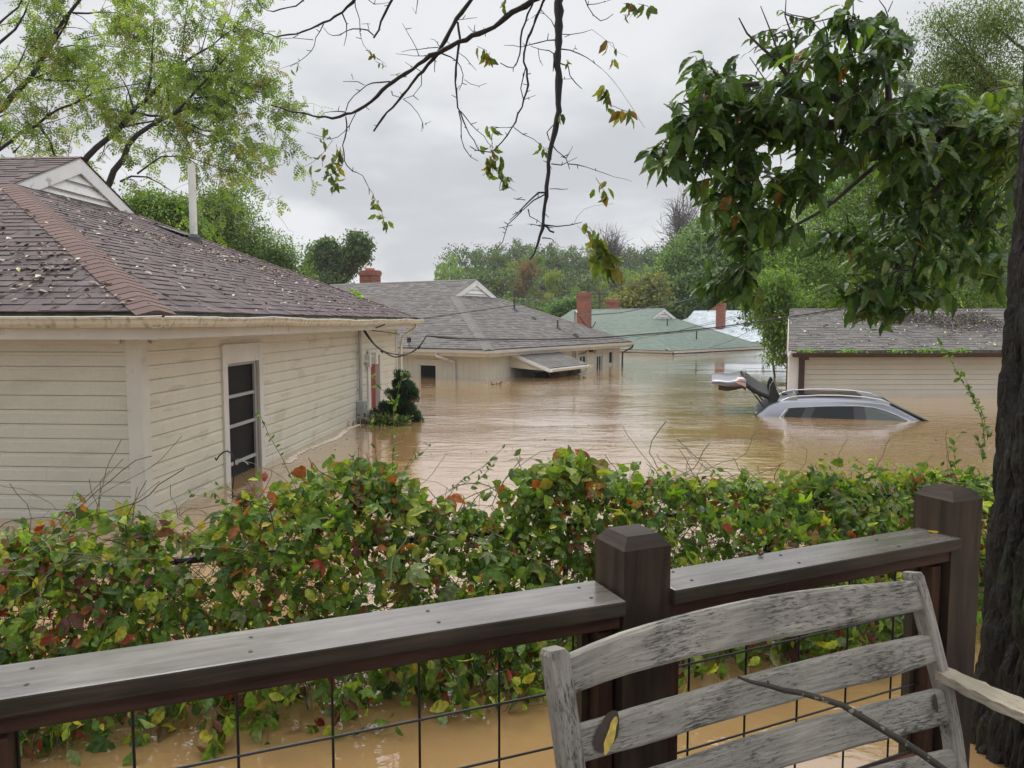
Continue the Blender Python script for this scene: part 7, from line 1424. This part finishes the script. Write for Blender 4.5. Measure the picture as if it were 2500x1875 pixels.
# foam along the house wall, drift bits
rng = np.random.default_rng(17); G = Geo(); n = 2600; y = rng.uniform(2.75, 9.2, n); x = .20+.05*np.sin(y*3)+rng.normal(size=n)*.022*(1+.3*np.sin(y*7)); m = rng.uniform(0, 1, n) < (.35+.65*(np.sin(y*2.7+1) > -.3))*np.where(y < 6.6, 1, .12); x, y = x[m], y[m]
P = np.array([lh_world(a, b, .004) for a, b in zip(x, y)]); hexa = (np.array([(math.cos(t), math.sin(t), 0) for t in np.arange(6)*PI/3]+[(0, 0, .35)]), [(i, (i+1) % 6, 6) for i in range(6)])
Rr = np.broadcast_to(np.eye(3), (len(P), 3, 3)); G.scatter(*hexa, P, Rr, rng.uniform(.006, .026, len(P)), (.62, .52, .42)); tag(G.build('foam', M['foam']), 'line of pale foam drifting along the house wall', kind='stuff')
G = Geo(); q = on_z(1212, 937, .01); n = 40; P = q+rng.normal(size=(n, 3))*arr((.20, .08, .004))+arr((0, 0, .012)); G.scatter(*T_OVAL, P, rects(n, rng, up=2), rng.uniform(.05, .10, n), cols(rng, n, [(.30, .14, .06), (.20, .10, .05)], [1, 1])); tag(G.build('floating_leaves', M['litter'], loc=tuple(q)), 'raft of orange brown leaves floating before the grey roofed house', 'leaf raft')

rng = np.random.default_rng(303); G = Geo(); P = []
for k in range(26):
    x, y = rng.uniform(-3, 10), rng.uniform(5.5, 19); n = rng.integers(4, 16); a = rng.uniform(-.3, .5); q = np.stack([x+np.cumsum(rng.uniform(.03, .22, n)), y+rng.normal(size=n)*.10+np.arange(n)*.05*a, np.full(n, .006)], 1); P.append(q)
P = np.concatenate(P); n = len(P); X = rng.normal(size=(n, 3)); X[:, 2] *= .08; Z = rng.normal(size=(n, 3))*.12; Z[:, 2] += 1; G.scatter(*T_OVAL, P, frames(X, Z), rng.uniform(.015, .055, n), cols(rng, n, [(.16, .09, .04), (.10, .06, .035), (.30, .24, .08), (.42, .34, .24)], [4, 3, 1, 2]))
tag(G.build('drifting_bits', M['litter']), 'scattered leaf bits and scum drifting on the flood water', kind='stuff')

# ------------------------------------------------------------------ cables and pole
def cable(label, pts, r, name='power_line', sag=0, cat='cable', group='overhead cables'):
    P = np.array([at(*p) for p in pts]); d = np.concatenate([[0], np.cumsum(np.linalg.norm(np.diff(P, axis=0), axis=1))]); m = 60; tt = np.linspace(0, d[-1], m); Q = np.stack([np.interp(tt, d, P[:, i]) for i in range(3)], 1)
    for k in range(4): Q[1:-1] = (Q[:-2]+2*Q[1:-1]+Q[2:])/4
    G = Geo(); G.tube(Q, r, 6); return tag(G.build(name, M['wire'], loc=tuple(Q[0])), label, cat, group)
cable('thin black cable rising right from the brown roof corner across the grey roof', [(1037, 777, 17), (1140, 762, 20), (1256, 745, 24), (1360, 726, 28), (1450, 712, 32), (1550, 696, 36), (1650, 678, 40), (1741, 660, 44), (1900, 625, 50), (2334, 520, 60)], .014)
cable('thick black service cable running right over the flood in front of the shed', [(1041, 820, 13.6), (1110, 826, 13.9), (1184, 828, 14.2), (1280, 829, 14.5), (1365, 828, 14.8), (1460, 825, 15), (1553, 817.5, 15.2), (1661, 809, 15.4), (1770, 797, 15.5), (1858, 784, 15.6), (1932, 773, 15.7), (2102, 746, 15.9), (2210, 722, 16), (2334, 694, 16.2), (2500, 650, 16.5)], .014)
cable('thin cable twisting along the thick service cable', [(1041, 821, 13.62), (1110, 830, 13.9), (1184, 832, 14.2), (1280, 834, 14.5), (1365, 832, 14.8), (1460, 831, 15), (1553, 821, 15.2), (1661, 812, 15.4), (1770, 801, 15.5), (1858, 788, 15.6), (1932, 777, 15.7), (2102, 749, 15.9), (2334, 696, 16.2), (2500, 652, 16.5)], .006)
cable('grey cable from the roof mast across the green roof', [(1411, 772, 28), (1440, 769, 30), (1480, 766, 33), (1512, 764, 36), (1560, 755, 40), (1610, 747, 44), (1660, 736, 48), (1738, 718, 54), (1850, 690, 62)], .022)
cable('thin low wire rising over the right slope of the green roof', [(1730, 850, 40), (1790, 830, 38), (1850, 795, 34), (1960, 740, 30)], .010)
cable('faint wire over the lower edge of the green roof', [(1553, 828, 30), (1640, 811, 33), (1750, 788, 38), (1870, 757, 44)], .012)
cable('second faint wire over the pale roof', [(1660, 806, 34), (1740, 785, 38), (1850, 760, 44)], .010)
for i, (ya, yb) in enumerate(((708, 712), (722, 727), (732, 738), (742, 742))): cable(['topmost', 'second', 'third', 'lowest'][i]+' of the faint wires strung before the wooded hill', [(1180, ya, 72), (1330, (ya+yb)/2+3, 70), (1463, yb, 68)], .02)
for i, (ya, yb) in enumerate(((700, 662), (718, 672), (728, 690), (738, 700))): cable(['topmost', 'second', 'third', 'lowest'][i]+' of the thin wires fanning right from the dark pole', [(1463, ya+10, 68), (1540, (ya+yb)/2+8, 66), (1620, yb+8, 64)], .02)
# drip loop and service entrance at the brown roofed house
root = empty('service_drip_loop', tuple(at(963, 873, 13.5)), 0, 'black looping service wires hanging under the eave by the shrub', 'cable', 'overhead cables'); b = arr(root.location)
def loop(pts, r, nm='wire', m='wire'):
    P = np.array([at(*p) for p in pts]); d = np.concatenate([[0], np.cumsum(np.linalg.norm(np.diff(P, axis=0), axis=1))]); tt = np.linspace(0, d[-1], 40); Q = np.stack([np.interp(tt, d, P[:, i]) for i in range(3)], 1)
    for k in range(3): Q[1:-1] = (Q[:-2]+2*Q[1:-1]+Q[2:])/4
    G = Geo(); G.tube(Q, r, 6); o = G.build(nm, M[m], root); o.location = tuple(-b)
loop([(885, 803, 13.35), (896, 820, 13.3), (907, 834, 13.3), (920, 848, 13.3), (934, 857, 13.4), (950, 866, 13.4), (963, 873, 13.5), (980, 870, 13.5), (995, 864, 13.5), (1010, 857, 13.6), (1024, 846, 13.6), (1033, 834, 13.6), (1041, 820, 13.6)], .012)
loop([(888, 803, 13.35), (900, 820, 13.4), (912, 838, 13.4), (930, 854, 13.4), (948, 862, 13.5), (970, 866, 13.5), (990, 866, 13.5), (1012, 858, 13.6), (1028, 840, 13.6), (1041, 821, 13.6)], .010)
loop([(884, 803, 13.35), (905, 803, 13.3), (925, 798, 13.3), (940, 792, 13.3)], .012); loop([(890, 801, 13.35), (915, 808, 13.3), (945, 811, 13.4), (975, 816, 13.6)], .008); loop([(975, 816, 13.6), (1010, 819, 13.6), (1041, 820, 13.6)], .005, m='pipe')
loop([(930, 856, 13.4), (936, 860, 13.4)], .024, 'splice'); loop([(1020, 852, 13.6), (1026, 845, 13.6)], .022, 'splice')
g = Geo(); p = at(1463, 751, 68); g.tube([(p[0], 68, -.4), (p[0], 68, at(1463, 712, 68)[2])], [.14, .11], 8); root = empty('utility_pole', (p[0], 68, 0), 0, 'thin dark utility pole before the wooded hill', 'utility pole'); o = g.build('pole', M['branch'], root); o.location = (-p[0], -68, 0)
g = Geo(); zt = at(1463, 718, 68)[2]; g.box((p[0], 68, zt), (1.6, .12, .12)); o = g.build('crossarm', M['branch'], root); o.location = (-p[0], -68, 0)

# ------------------------------------------------------------------ wet air
def haze():
    m = bpy.data.materials.new('thin_mist'); m.use_nodes = True; t = m.node_tree; t.nodes.clear()
    v = N(t, 'ShaderNodeVolumePrincipled'); v.inputs['Color'].default_value = (.93, .93, .92, 1); v.inputs['Density'].default_value = .0005; v.inputs['Anisotropy'].default_value = .1
    o = N(t, 'ShaderNodeOutputMaterial'); t.links.new(v.outputs[0], o.inputs['Volume'])
    g = Geo(); g.box((10, 140, 12.5), (420, 320, 29)); b = g.build('haze', m); tag(b, 'thin wet haze in the air over the flooded street', kind='stuff'); b.visible_shadow = True
haze()
